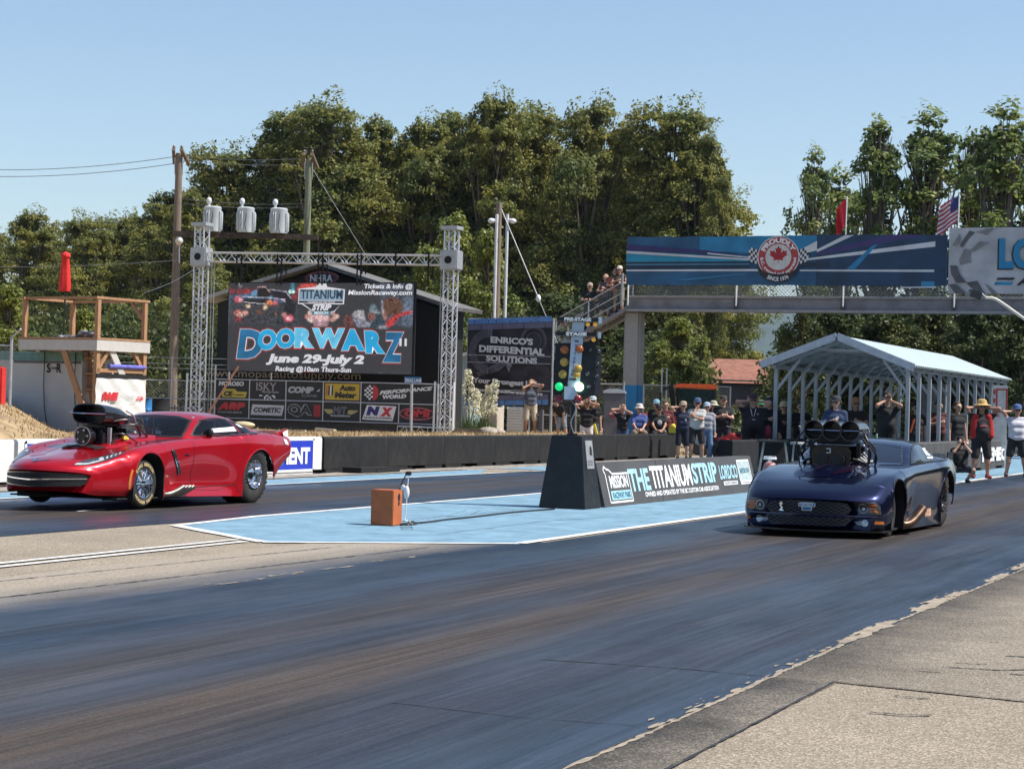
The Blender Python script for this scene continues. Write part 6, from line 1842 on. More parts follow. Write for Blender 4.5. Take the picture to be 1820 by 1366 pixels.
# timbers and sandbags lying before the fence
for x, y_, l, a_, lab in ((-30.7, 57.4, .62, 3, "short pale timber lying on the dry grass, left one of two"), (-29.6, 57.2, .72, -8, "short pale timber lying on the dry grass, right one of two")):
 o = MB().box((0, 0, .05), (l, .14, .10)).build("timber", P("bleached timber", (.50, .43, .32), .8, var=.15), bevel=.01); o.location = (x, y_, bank_h(x, y_) + .0); o.rotation_euler = (0, R(-a_ * .3), R(a_)); tag(o, lab, "timber")
for x, lab in ((-33.55, "left one of two pale sandbags under the ARP and COMETIC banners"), (-32.75, "right one of two pale sandbags under the ARP and COMETIC banners")):
 o = MB().ball((0, 0, .1), .42, 8, (1, .5, .28)).build("sandbag", P("sandbag", (.55, .48, .30), .9, var=.15, bump=.3), smooth=True); o.location = (x, 57.6, bank_h(x, 57.6) + .05); tag(o, lab, "sandbag", "sandbags")
# ================================================================ footbridge
M_beam = P("bridge concrete", (.235, .225, .24), .8, var=.12, scale=2, bump=.2, dark=(.16, .15, .155), dscale=1.5)
M_mesh = P("fence wire", (.30, .31, .31), .5, .6, var=.1)
br = empty("footbridge", (-27.6, 80, 0), 0, "concrete footbridge over the track with mesh railing and a round blue footed column", "bridge")
BL = 24.0
mb = MB(); mb.box((BL / 2, .9, 5.82), (BL, 1.8, .50)); mb.build("deck_beam", M_beam, br, bevel=.02)
mb = MB(); mb.box((BL / 2, -.06, 5.56), (BL, .16, .10)); mb.box((BL / 2, -.04, 6.10), (BL, .12, .07)); mb.build("beam_flange", P("beam edge", (.30, .285, .29), .8, var=.15), br)
mb = MB(); mb.box((.05, .8, 2.75), (.72, .72, 5.6), taper=.97); mb.build("column", P("board marked concrete", (.33, .32, .31), .85, var=.14, scale=6, stretch=(1, 1, 6), bump=.3), br, bevel=.08, smooth=35)
mb = MB(); mb.box((.05, .8, 1.28), (.75, .75, 2.56)); mb.build("column_paint", P("column blue", (.012, .19, .42), .55, var=.15, scale=2), br, bevel=.08, smooth=35)
for x in (.06, 4.66, 9.02, 13.37, 17.8):
 MB().cyl((x, -.16, 5.75), (x, -.16, 8.55), .035, n=8).build("rail_post", M_white, br)
 if x > 1:
  MB().box((x - .03, -.09, 5.86), (.16, .05, .5)).build("stain_plate", P("rust stain", (.09, .075, .07), .9, var=.4), br)
def chain(name, par, x0, x1, z0, z1, y, s=.11, w=.006, mat=M_mesh, slope=0.0):
 m = MB(); hh = z1 - z0; n = int((x1 - x0 + hh) / s)
 for k in range(n):
  for sg in (1, -1):
   xa = x0 - hh + k * s if sg > 0 else x0 + k * s
   a, b = (xa, z0), (xa + sg * hh, z1)
   t0, t1 = 0.0, 1.0
   dx = b[0] - a[0]
   for lim, lo in ((x0, True), (x1, False)):
    tt = (lim - a[0]) / dx
    if (dx > 0) == lo: t0 = max(t0, tt)
    else: t1 = min(t1, tt)
   if t1 - t0 > .02:
    p = (a[0] + dx * t0, z0 + hh * t0); q = (a[0] + dx * t1, z0 + hh * t1)
    d = Vector((q[0] - p[0], q[1] - p[1])).normalized() * w / 2
    m.add([(p[0] - d.y, y, p[1] + d.x + slope * (p[0] - x0)), (q[0] - d.y, y, q[1] + d.x + slope * (q[0] - x0)), (q[0] + d.y, y, q[1] - d.x + slope * (q[0] - x0)), (p[0] + d.y, y, p[1] - d.x + slope * (p[0] - x0))], [(0, 1, 2, 3)])
 return m.build(name, mat, par, fix=False)
chain("railing_mesh", br, .1, 16.5, 6.12, 6.75, -.08, .13, .012)
chain("railing_mesh", br, .1, 16.5, 6.12, 6.75, 1.75, .16, .012)
MB().cyl((0, -.1, 6.14), (16.5, -.1, 6.14), .02, n=6).build("bottom_rail", M_mesh, br)
# stairs down to the left behind the light tree
mb = MB(); mb.bar((.1, .4, 5.75), (-9.2, .4, .7), .12, .42, up=(0, 1, 0)); mb.build("stringer", M_beam, br)
mb = MB(); mb.bar((.1, 1.7, 5.75), (-9.2, 1.7, .7), .12, .42, up=(0, 1, 0)); mb.build("stringer", M_beam, br)
for k in range(28):
 u = k / 27; MB().box((-.1 - 9.0 * u, 1.05, 5.78 - 4.9 * u), (.30, 1.24, .05)).build("tread", M_beam, br)
for y_ in (.34, 1.78):
 for dz in (1.0, .55, .2):
  MB().cyl((-.35, y_, 5.75 + dz), (-9.2, y_, .95 + dz), .026, n=6).build("handrail", M_galv, br)
 for k in range(6):
  u = k / 6; MB().cyl((-.4 - 8.6 * u, y_, 5.72 - 4.7 * u), (-.4 - 8.6 * u, y_, 6.75 - 4.7 * u), .028, n=6).build("baluster", M_galv, br)
chain("stair_mesh", br, -8.8, -.4, 1.2, 2.2, .36, .13, .008, slope=.544)
MB().cyl((-.35, .3, 5.75), (-.35, .3, 7.1), .04, n=8).build("rail_post", M_galv, br)
# banners
fb = empty("bridge_banner", (-27.62, 79.78, 6.58), 0, "long blue striped banner with a round red maple leaf emblem on the footbridge", "banner")
def bu(u, v): return ((u - 92) * 13.1 / 1398, 1.97 * (1 - (v - 96 - (u - 92) * .0068) / 208))
mb = MB()
nx, nz = 90, 8
vs = [(13.1 * i / nx, .02 * math.sin(i * .9) + .015 * math.sin(i * 2.3 + j), 1.97 * j / nz + .012 * math.sin(i * .7)) for i in range(nx + 1) for j in range(nz + 1)]
fs = [(i * 9 + j, i * 9 + 9 + j, i * 9 + 10 + j, i * 9 + j + 1) for i in range(nx) for j in range(nz)]
mb.add(vs, fs); mb.build("cloth", P("deep banner blue", (.018, .095, .20), .55, var=.4, scale=.7), fb, smooth=True)
def bn(nm, pts, col, y=-.05, var=.15):
 m = MB(); flat(m, [bu(*p) for p in pts], y); m.build(nm, P("banner " + str(col), col, .55, var=var, scale=1.2), fb)
bn("print_panel", [(425, 100), (940, 100), (940, 160), (700, 175), (425, 160)], (.02, .20, .38), -.042, .3)
bn("print_panel", [(940, 98), (1486, 106), (1486, 315), (940, 312)], (.014, .045, .10), -.041, .35)
bn("stripe", [(92, 128), (460, 158), (650, 190), (460, 170), (92, 152)], (.035, .025, .13), -.046)
bn("stripe", [(92, 156), (650, 195), (650, 203), (92, 168)], (.55, .58, .62), -.047)
bn("stripe", [(92, 170), (640, 203), (640, 207), (92, 204)], (.015, .26, .42), -.046)
bn("stripe", [(92, 204), (650, 208), (650, 236), (92, 232)], (.012, .03, .06), -.0455)
bn("stripe", [(92, 213), (650, 216), (650, 221), (92, 219)], (.06, .22, .34), -.048)
bn("stripe", [(92, 238), (700, 240), (700, 249), (92, 245)], (.62, .64, .67), -.048)
bn("stripe", [(330, 280), (640, 256), (640, 262), (360, 288)], (.03, .17, .33), -.047)
bn("stripe", [(460, 168), (650, 188), (650, 193), (462, 174)], (.6, .62, .65), -.049)
bn("stripe", [(860, 165), (942, 124), (942, 164), (880, 178)], (.6, .6, .6), -.048)
bn("stripe", [(942, 160), (1060, 102), (1100, 102), (942, 172)], (.6, .62, .63), -.047)
bn("stripe", [(942, 172), (1240, 104), (1400, 106), (942, 184)], (.05, .035, .15), -.045)
bn("stripe", [(890, 198), (1440, 132), (1440, 154), (890, 206)], (.62, .64, .66), -.048)
bn("stripe", [(870, 244), (1438, 248), (1438, 258), (870, 250)], (.58, .6, .62), -.048)
bn("stripe", [(1180, 145), (1200, 142), (1105, 244), (1070, 244)], (.02, .20, .40), -.0485)
bn("stripe", [(860, 212), (1000, 216), (1000, 236), (860, 232)], (.012, .03, .06), -.0455)
bn("stripe", [(1386, 296), (1440, 296), (1440, 318), (1386, 318)], (.03, .24, .42), -.048)
bn("stripe", [(1300, 318), (1448, 317), (1448, 322), (1300, 323)], (.6, .62, .64), -.049)
cx, cz = bu(776, 190)
sx_ = 13.1 / 1398
for nm, r_, col, y in (("emblem_rim", .86, (.6, .6, .6), -.056), ("emblem_ring", .82, (.40, .05, .05), -.058), ("emblem_field", .53, (.60, .58, .55), -.060)):
 m = MB(); flat(m, ell(cx, cz, r_, r_ * .98, 40), y); m.build(nm, P("banner " + str(col), col, .55), fb)
leaf = [(0, -.50), (.02, -.18), (.26, -.22), (.22, -.10), (.48, .12), (.40, .16), (.45, .33), (.30, .29), (.27, .36), (.12, .20), (.17, .48), (.08, .44), (0, .60)]
leaf = leaf + [(-a, b) for a, b in leaf[-2::-1]]
m = MB(); flat(m, [(cx + a * .80, cz + .02 + b * .72) for a, b in leaf], -.062); m.build("emblem_leaf", P("leaf red", (.38, .015, .025), .55), fb)
def arc(body, r, a0, a1, h, flip=False, bold=.04, y=-.064):
 vs, fs = text_data(body, 0, bold)
 x0, x1 = min(v[0] for v in vs), max(v[0] for v in vs); y0, y1 = min(v[1] for v in vs), max(v[1] for v in vs)
 o = []
 for a, b in vs:
  an = R(a0 + (a1 - a0) * (a - x0) / (x1 - x0)); q = (b - y0) / (y1 - y0) * h; rr_ = r - q if flip else r + q
  o.append((cx + rr_ * math.cos(an), y, cz + rr_ * math.sin(an) * .98))
 return MB().add(o, fs)
arc("PROUDLY", .575, 158, 22, .21, bold=.05).build("lettering", M_letter_white, fb)
arc("B.C. owned and operated", .78, 182, 358, .17, True, .03).build("lettering", M_letter_white, fb)
for sg in (-1, 1):
 for i in range(5):
  for j in range(5):
   x0, z0 = cx + sg * (.80 + .085 * i), cz - .30 + .115 * j + (.03 * i)
   if ((i - 1.2) / 3.4) ** 2 + ((j - 2) / 3) ** 2 < 1:
    m = MB(); flat(m, [(x0, z0), (x0 + sg * .085, z0 + .02), (x0 + sg * .085, z0 + .135), (x0, z0 + .115)], -.053); m.build("emblem_chequer", P("chequer white", (.65, .65, .65), .55) if (i + j) % 2 else P("chequer black", (.02, .02, .022), .55), fb)
sc_ = [(-.95, -.42), (-.78, -.60), (-.45, -.80), (0, -.86), (.45, -.80), (.78, -.60), (.95, -.42), (.80, -.40), (.74, -.86), (.3, -1.06), (-.3, -1.06), (-.74, -.86), (-.80, -.40)]
m = MB(); flat(m, [(cx + a * .98, cz + b * .86) for a, b in [(-.92, -.42), (-.5, -.72), (0, -.80), (.5, -.72), (.92, -.42), (.72, -.86), (.35, -1.12), (0, -1.18), (-.35, -1.12), (-.72, -.86)]], -.066); m.build("emblem_scroll", P("chequer black", (.02, .02, .022), .55), fb)
arc("SINCE 1974", .985, 242, 298, .17, True, .03, -.072).build("lettering", M_letter_white, fb)
for o in (o for o in bpy.data.objects if o.parent == fb and o.name.startswith("lettering")):
 pass
rb = empty("bridge_banner", (-14.46, 79.74, 6.27), 0, "grey chequered flag banner with big blue LORDCO letters on the footbridge", "banner")
mb = MB(); vs = [(7.6 * i / 50, .02 * math.sin(i * .8) + .01 * math.sin(i * 2 + j), 2.54 * j / 8) for i in range(51) for j in range(9)]
mb.add(vs, [(i * 9 + j, i * 9 + 9 + j, i * 9 + 10 + j, i * 9 + j + 1) for i in range(50) for j in range(8)]); mb.build("cloth", P("pale grey cloth", (.47, .46, .47), .7, var=.25, scale=.9), rb, smooth=True)
def ru(u, v): return ((u - 160) * 2.84 / 881, 2.54 * (1 - (v - 95) / 770))
def rn(nm, pts, col, y=-.05, var=.25):
 m = MB(); flat(m, [ru(*p) for p in pts], y); m.build(nm, P("flag " + str(col), col, .65, var=var, scale=3), rb)
DK = (.10, .095, .10); MD = (.22, .215, .215)
rn("print_chequer", [(180, 535), (265, 540), (300, 640), (380, 735), (260, 740), (200, 640)], DK)
rn("print_chequer", [(375, 735), (510, 715), (590, 850), (620, 870), (520, 870), (430, 790)], DK)
rn("print_chequer", [(285, 470), (350, 340), (430, 360), (420, 440), (430, 500), (300, 525)], MD)
rn("print_chequer", [(290, 300), (400, 130), (470, 150), (390, 230), (320, 330)], DK)
rn("print_chequer", [(470, 150), (600, 110), (700, 105), (600, 185), (560, 165)], MD)
rn("print_chequer", [(170, 760), (250, 750), (380, 860), (260, 870)], DK)
rn("print_chequer", [(430, 345), (520, 260), (640, 265), (560, 310), (450, 380)], MD)
rn("print_chequer", [(590, 740), (640, 770), (760, 868), (680, 868)], MD)
rn("print_chequer", [(200, 300), (290, 160), (300, 240), (250, 310)], MD)
a = ru(738, 592); b = ru(960, 222)
m = MB(); text(m, "LORDCO", a[0], a[1], 4.75, b[1] - a[1], -.052, bold=.06, align='L'); m.build("lettering_shadow", P("ink black", (.015, .018, .022), .5), rb)
m = MB(); text(m, "LORDCO", a[0] + .06, a[1] + .05, 4.72, b[1] - a[1] - .04, -.056, bold=.045, align='L'); m.build("lettering", P("bright banner blue", (.01, .22, .42), .5, var=.1), rb)
rn("print_bar", [(745, 678), (948, 678), (930, 705), (730, 705)], (.03, .025, .03), -.052); rn("print_bar", [(722, 728), (925, 728), (905, 762), (704, 762)], (.015, .24, .42), -.052)
a = ru(965, 768); m = MB(); text(m, "AUTO PARTS", a[0], a[1], 3.6, .31, -.052, shear=.25, bold=.05, align='L'); m.build("lettering", P("ink black", (.015, .018, .022), .5), rb)
# flags on poles
def flag(px, ytop, yb, lab, cols, w, lean):
 b = ont(px, yb, 80.3); t = ont(px, ytop, 80.3)
 f = empty("flag", (b.x, b.y, b.z), 0, lab, "flag")
 H = t.z - b.z
 MB().cyl((0, 0, -.6), (.03, 0, H), .025, n=8).build("flag_pole", M_white, f)
 n, m_ = 26, 12
 V = []
 for i in range(m_ + 1):
  for j in range(n + 1):
   u, v = i / m_, j / n
   V.append((-w * u * (1 - .25 * v) + .03 - lean * v * u, .09 * math.sin(u * 9 + v * 2) * (.3 + u), H * .97 - v * 1.0 - u * (.42 + .25 * v)))
 fs = [(i * (n + 1) + j, (i + 1) * (n + 1) + j, (i + 1) * (n + 1) + j + 1, i * (n + 1) + j + 1) for i in range(m_) for j in range(n)]
 me = MB().add(V, fs); me.mi = [cols[1](k // n, k % n) for k in range(len(fs))]
 me.build("flag_cloth", cols[0], f, smooth=True, fix=False)
flag(1503, 349, 418, "small red flag drooping from a pole above the blue banner", ([P("flag red", (.62, .02, .03), .7)], lambda i, j: 0), .42, .05)
flag(1703, 344, 408, "red and white striped flag with a blue corner drooping from a pole", ([P("flag stripe red", (.45, .03, .05), .7), P("flag stripe white", (.62, .60, .62), .7), P("flag blue", (.03, .04, .16), .7)], lambda i, j: 2 if (i < 5 and j < 13) else (j // 2) % 2), .75, .28)
# street lamp reaching in from the right
lp = empty("street_lamp", tuple(at(1960, 745, 70)), 0, "floodlight on a pale curved arm reaching in from the right", "street lamp")
b0 = Vector(lp.location)
q = [at(1960, 745, 70) - b0, at(1945, 640, 70) - b0, at(1900, 610, 70) - b0, at(1830, 572, 70) - b0, at(1785, 541, 70) - b0, at(1768, 531, 70) - b0, at(1752, 529, 70) - b0]
m = MB(); hose(m, [tuple(v) for v in q], .055, 8); m.build("arm", P("cream pole", (.60, .56, .50), .5), lp, smooth=True)
h_ = at(1733, 523, 70) - b0
m = MB(); m.box(tuple(h_), (.42, .40, .26), rot=Matrix.Rotation(R(14), 3, 'Y') @ Matrix.Rotation(R(20), 3, 'Z')); o = m.build("lamp_head", P("lamp housing grey", (.05, .05, .05), .5), lp, bevel=.02)
m = MB(); m.box(tuple(h_ + Vector((-.08, -.20, -.02))), (.30, .06, .20), rot=Matrix.Rotation(R(14), 3, 'Y') @ Matrix.Rotation(R(20), 3, 'Z')); m.build("lamp_glass", P("lamp glass", (.25, .25, .24), .2), o)
m = MB(); m.tube([tuple(q[-1]), tuple(h_ + Vector((.2, 0, .05)))], .05, 8); m.build("bracket", M_galv, lp)

# ================================================================ shelter between the lanes
cp = empty("shelter", (-11.78, 50.35, 0), 0, "open steel shelter with a pale green gable roof and many grey posts", "shelter")
M_post = P("shelter steel", (.42, .44, .47), .45, .3, var=.1, scale=4)
M_roofm = P("pale green roof", (.42, .50, .50), .5, .1, var=.06, scale=1)
LX, RX, EZ, RZ_ = -1.66, 1.68, 2.74, 3.45
for i in range(12):
 y = .25 + 1.4 * i
 for x, sg in ((LX, 1), (RX, -1)):
  MB().box((x, y, 1.72), (.095, .095, 1.86)).build("post", M_post, cp, bevel=.01)
  MB().bar((x, y, 2.05), (x + sg * .62, y, 2.74 + .14), .062).build("knee_brace", M_post, cp)
 for x, sg in ((LX, 1), (RX, -1)):
  MB().bar((x - sg * .1, y, EZ - .08), (0, y, RZ_ - .13), .07, up=(0, 1, 0)).build("rafter", M_post, cp)
 MB().bar((-.62, y, 3.10), (.62, y, 3.10), .06).build("collar_tie", M_post, cp)
for k in range(6):
 for sg in (-1, 1):
  u = (k + .3) / 6; MB().box((sg * (1.86 * (1 - u)), 7.9, EZ - .03 + (RZ_ - EZ) * u - .02), (.05, 15.5, .04)).build("purlin", M_post, cp)
for sg in (-1, 1):
 m = MB(); n = 110
 vs = []
 for i in range(n + 1):
  y = -.28 + 16.0 * i / n
  zz = .014 if i % 2 else 0
  vs += [(sg * 1.90, y, EZ + zz), (0, y, RZ_ + zz)]
 m.add(vs, [(2 * i, 2 * i + 1, 2 * i + 3, 2 * i + 2) for i in range(n)]); m.add([(v[0], v[1], v[2] - .03) for v in vs], [(2 * i + 2, 2 * i + 3, 2 * i + 1, 2 * i) for i in range(n)])
 m.build("roof_sheet", M_roofm, cp)
 m = MB(); m.bar((sg * 1.93, -.31, EZ - .05), (-sg * .0, -.31, RZ_ - .02), .18, .03, up=(0, 1, 0)); m.build("gable_trim", P("pale trim", (.50, .52, .56), .5), cp)
 MB().box((sg * 1.68, 7.9, 2.66), (.10, 15.6, .10)).build("eave_beam", M_post, cp)
MB().box((-.6, 15.6, 1.6), (.9, .5, 1.9)).build("back_cabinet", P("dull cabinet", (.22, .21, .20), .7, var=.2), cp)
for i in range(5):
 labs = ["dark low wall block under the right shelter posts, nearest one beside the blue car", "dark low wall block behind the crouching photographer", "dark low wall block behind the man in the straw hat", "dark low wall block with white TREMEC letters", "dark low wall block farthest along the right shelter posts"]
 bw = barrier(45.45 + 3.85 * i, 49.3 + 3.85 * i, P("dark grey block", (.075, .074, .076), .8, var=.2, scale=3, bump=.3, dark=(.05, .05, .05)), labs[i], "dark blocks under the shelter", p=-9.72, h=.86)
 if i == 3 or i == 2: pass
tw = empty("wall_banner", (-9.70, 58.9, .2), R(90), "strip of white block letters on the dark wall right of the straw hat man", "banner")
m = MB(); text(m, "TREMEC", 2.6, .04, 4.6, .42, -.004, bold=.07); m.build("lettering", M_letter_white, tw)
for i in range(4):
 barrier(45.6 + 3.85 * i, 49.4 + 3.85 * i, M_blk, ["dark wall block under the left shelter posts beside the stool", "second dark wall block under the left shelter posts", "third dark wall block under the left shelter posts", "last dark wall block under the left shelter posts"][i], "dark blocks under the shelter", p=-13.1, h=.84)

# notice board, stool, trestle, extinguisher, bottle
nb = empty("notice_board", tuple(at(1776, 760, 62)), R(15), "white notice board with a red framed panel right of the shelter", "sign")
nb.location.z = 0
m = MB(); m.box((0, 0, 1.55), (.44, .05, 1.9)); m.build("board", P("board white", (.62, .60, .58), .5), nb, bevel=.01)
m = MB(); outline(m, [(-.10, 1.70), (.19, 1.70), (.19, 2.38), (-.10, 2.38)], .05, -.03); m.build("frame_print", P("print red board", (.5, .05, .05), .5), nb)
for z in (1.75, 2.05, 2.32): m = MB(); flat(m, [(-.2, z - .08), (-.14, z - .08), (-.14, z + .06), (-.2, z + .06)], -.03); m.build("mark_print", MATS["print red board"], nb)
m = MB(); text(m, "FUEL", -.08, 1.56, .18, .08, -.03, bold=.03); m.build("lettering", MATS["print red board"], nb)
for x in (-.19, .19): MB().box((x, 0, .35), (.04, .04, .75)).build("leg", M_white, nb)
sto = empty("stool", tuple(gnd(1416, 845)), R(20), "metal bar stool with a round pale seat left of the blue car", "stool"); sto.location.z = .012
m = MB(); m.lathe([(.001, .80), (.17, .80), (.185, .77), (.18, .74), (.001, .74)], 20); m.build("seat", P("worn seat", (.36, .36, .35), .5), sto, smooth=40)
for a in range(4):
 c_, s_ = math.cos(a * 1.5708 + .6), math.sin(a * 1.5708 + .6)
 MB().cyl((.12 * c_, .12 * s_, .75), (.20 * c_, .20 * s_, 0), .014, n=6).build("leg", M_galv, sto)
m = MB(); m.lathe([(.165, .30), (.175, .31), (.165, .32), (.155, .31)], 20, close=True); m.build("foot_ring", M_galv, sto)
tb = empty("work_trestle", tuple(gnd(1372, 850)), R(25), "dark trestle table with a pale slanting leg left of the stool", "table"); tb.location.z = .012
m = MB(); m.box((0, 0, .84), (.66, .5, .04)); m.build("table_top", M_black, tb)
for x in (-1, 1):
 for y in (-.2, .2): MB().bar((x * .24, y, .82), (x * .36, y, 0), .05, .03).build("leg", P("worn grey leg", (.22, .22, .21), .7, var=.3), tb)
MB().box((0, .12, .42), (.6, .04, .78)).build("drape", M_matte, tb)
fx_ = empty("gas_bottle", tuple(gnd(1367, 866)), 0, "dusty pink gas bottle with a white valve behind the lettered board", "bottle"); fx_.location.z = .012
m = MB(); m.lathe([(.001, 0), (.13, .01), (.145, .05), (.145, .36), (.11, .47), (.04, .52), (.001, .52)], 20); m.build("cylinder", P("dusty pink", (.42, .20, .20), .6, var=.3, scale=6), fx_, smooth=True)
m = MB(); m.cyl((0, 0, .52), (0, 0, .62), .035, n=10); m.box((0, 0, .60), (.24, .05, .035)); m.lathe([(.13, .55), (.14, .57), (.13, .59), (.12, .57)], 16, close=True); m.build("valve", M_white, fx_)
bt = empty("water_bottle", tuple(at(1605, 781, 50)), 0, "small green and clear drink bottle standing on the dark wall end", "bottle"); bt.location = (-9.9, 46.2, .86)
m = MB(); m.lathe([(.001, 0), (.04, 0), (.04, .12), (.015, .17), (.015, .20), (.001, .20)], 12); m.build("bottle", P("clear green", (.2, .4, .2), .15, var=.4, scale=20), bt, smooth=True)
MB().cyl((0, 0, .2), (0, 0, .225), .018, n=8).build("cap", M_white, bt)
MB().box((.12, .02, .06), (.10, .08, .12)).build("pouch", M_black, bt, bevel=.01)
fl = MB(); a_, c_ = at(1618, 768, 53), at(1625, 744, 53); fl.tube([tuple(a_), tuple(c_)], [.02, .028], 8); tag(fl.build("baton", P("baton orange", (.6, .10, .03), .5)), "orange red baton leaning inside the shelter behind the first right post", "baton")

# ================================================================ wires, poles, transformers
def pole(name, px, ytop, Z, lab, mat, r0=.17, r1=.13, arms=True, z1=None):
 t_ = at(px, ytop, Z)
 root = empty(name, (t_.x, t_.y, 0), R(22), lab, "power pole")
 m = MB(); m.cyl((0, 0, -.2), (0, 0, t_.z), r0, r1, n=14); m.build("pole", mat, root, smooth=40)
 if arms:
  for sg in (-1, 1):
   MB().bar((sg * .16, -.5, t_.z + .1), (sg * .30, .6, t_.z - .35), .13, .11).build("crossarm", P("crossarm wood", (.16, .11, .075), .9, var=.3), root)
   for k in (0, 1): MB().lathe([(.05, 0), (.07, .05), (.05, .1), (.07, .14), (.03, .2)], 10, c=(sg * (.16 + .05 * k), -.4 + .8 * k, t_.z + .08 - .3 * k)).build("insulator", P("brown glaze", (.12, .07, .05), .2), root)
  m = MB(); m.tube([(-.16, -.1, t_.z - .2), (-.15, 0, t_.z - .9)], .025, 6); m.build("brace", M_galv, root); m = MB(); m.tube([(.16, -.1, t_.z - .2), (.15, 0, t_.z - .9)], .025, 6); m.build("brace", M_galv, root)
 return root, t_
pa, ta = pole("power_pole", 318, 272, 85, "brown power pole with a globe lamp left of the video screen", M_wood, .20, .14)
pb, tb_ = pole("power_pole", 549, 280, 85, "greenish power pole behind the video screen with a guy wire", P("green treated wood", (.17, .18, .12), .85, var=.25, scale=5, stretch=(6, 6, .6)), .16, .13)
pc, tc_ = pole("power_pole", 887, 360, 76, "bare wooden pole between two white lamp posts behind the gear banner", M_wood, .15, .11, arms=False)
for dx, lab, px in ((-.24, "white hooked lamp post on the left of the bare wooden pole", 878), (.24, "white hooked lamp post on the right of the bare wooden pole", 897)):
 l_ = empty("lamp_post", (0, 0, 0), R(22), lab, "lamp post")
 bq = at(px, 580, 75.6); l_.location = (bq.x, bq.y, 0); tz = at(px, 398, 75.6).z
 s_ = -1 if dx < 0 else 1
 m = MB(); hose(m, [(0, 0, 0), (0, 0, tz - .3), (0, 0, tz), (s_ * .06, 0, tz + .14), (s_ * .16, 0, tz + .16)], .055, 8); m.build("post", P("post white", (.62, .62, .63), .5), l_, smooth=True)
 m = MB(); m.ball((s_ * .2, 0, tz + .12), .13, 8, (1, 1, .75)); m.build("lamp_head", P("lamp white", (.75, .75, .76), .3), l_, smooth=True)
gl = MB(); gq = at(318, 428, 84); gl.ball((0, 0, 0), .16, 10, (1, 1, .95)); o = gl.build("globe_lamp", P("milky globe", (.6, .56, .47), .35, var=.1), smooth=True); o.location = gq; tag(o, "milky globe lamp fixed under the transformer platform on the brown pole", "lamp")
m = MB(); m.lathe([(.05, .15), (.12, .13), (.14, .08)], 12); m.cyl((.03, 0, -.9), (.0, 0, -.1), .02, n=6); m.build("bracket", M_galv, o)
# platform and transformers
A, B_ = at(306, 415, 84.5), at(565, 425, 84.5)
B_.z = A.z
pf = MB(); pf.bar((0, 0, 0), tuple(B_ - A), .26, .22, up=(0, 0, 1)); po = pf.build("transformer_platform", P("dark timber beam", (.055, .04, .03), .9, var=.4, scale=4), bevel=.02); po.location = A; tag(po, "dark timber beam platform carrying three grey transformers between the power poles", "platform")
for px, lab in ((377, "grey canister transformer on the platform, leftmost of three above the screen"), (436, "grey canister transformer on the platform, middle of three above the screen"), (495, "grey canister transformer on the platform, rightmost of three above the screen")):
 q = at(px, 408, 84.5); tf = empty("transformer", (q.x, q.y, A.z + .12), R(22), lab, "transformer", "transformers on the platform")
 M_tf = P("transformer grey", (.50, .54, .56), .45, var=.06)
 m = MB(); m.lathe([(.001, 0), (.34, 0), (.35, .05), (.35, .95), (.36, .97), (.36, 1.0), (.30, 1.04), (.001, 1.06)], 24); m.build("tank", M_tf, tf, smooth=35)
 for k in range(9):
  a = R(-150 + 15 * k if k < 4 else -15 + 15 * (k - 5))
  MB().tube([(.36 * math.cos(a), .36 * math.sin(a), .85), (.40 * math.cos(a), .40 * math.sin(a), .78), (.40 * math.cos(a), .40 * math.sin(a), .12), (.36 * math.cos(a), .36 * math.sin(a), .05)], .025, 6).build("cooling_pipe", M_tf, tf, smooth=True)
 m = MB(); m.lathe([(.05, 0), (.055, .12), (.10, .17), (.11, .26), (.09, .34), (.04, .38), (.001, .39)], 14, c=(-.16, -.05, 1.03)); m.build("bushing", P("bushing grey", (.62, .64, .65), .3), tf, smooth=True)
 m = MB(); hose(m, [(-.02, -.2, 1.05), (.06, -.36, .7), (.02, -.4, .3), (.1, -.38, 0)], .012); m.build("lead", M_matte, tf)
M_wire = P("wire", (.16, .16, .17), .5, .5)
def wire(a, b, sag, lab, r=.014):
 a, b = Vector(a), Vector(b); m = MB()
 pts = [tuple(a.lerp(b, k / 14) - Vector((0, 0, sag * 4 * (k / 14) * (1 - k / 14)))) for k in range(15)]
 m.tube(pts, r, 5); return tag(m.build("power_line", M_wire), lab, "wire")
wire(at(310, 278, 85), at(-80, 299, 95), .25, "upper thin wire running left from the brown pole top across the sky")
wire(at(312, 290, 85), at(-80, 311, 95), .25, "lower thin wire running left from the brown pole top across the sky")
for y0, y1, lab in ((276, 281, "topmost of the wires strung between the two power pole tops"), (284, 291, "lower wire strung between the two power pole tops"), (353, 361, "upper wire strung just over the transformer bushings"), (361, 367, "lower wire strung over the transformer lids")):
 wire(at(326, y0, 85), at(546, y1, 85), .12, lab, .012)
wire(at(555, 300, 85), at(660, 470, 84), 0, "guy wire slanting down right from the greenish pole top", .015)
wire(at(320, 462, 83), at(-60, 474, 83), .1, "dark wire crossing left below the globe lamp towards the red parasol")
wire(at(891, 372, 75), at(957, 530, 74), 0, "upper guy wire of the bare wooden pole, leaning to the right", .025)
wire(at(957, 530, 74), at(993, 615, 73), 0, "lower guy wire of the bare wooden pole reaching behind the light tree", .015)
gi = MB(); gq = at(957, 530, 74); gi.ball((0, 0, 0), .09, 8, (1, 1, 1.5)); o = gi.build("guy_insulator", M_white, smooth=True); o.location = gq; tag(o, "white strain insulator halfway down the guy wire of the bare pole", "insulator")
wire(at(345, 478, 80), at(255, 520, 70), .1, "cable slanting from the deck rail up to the brown pole", .012)

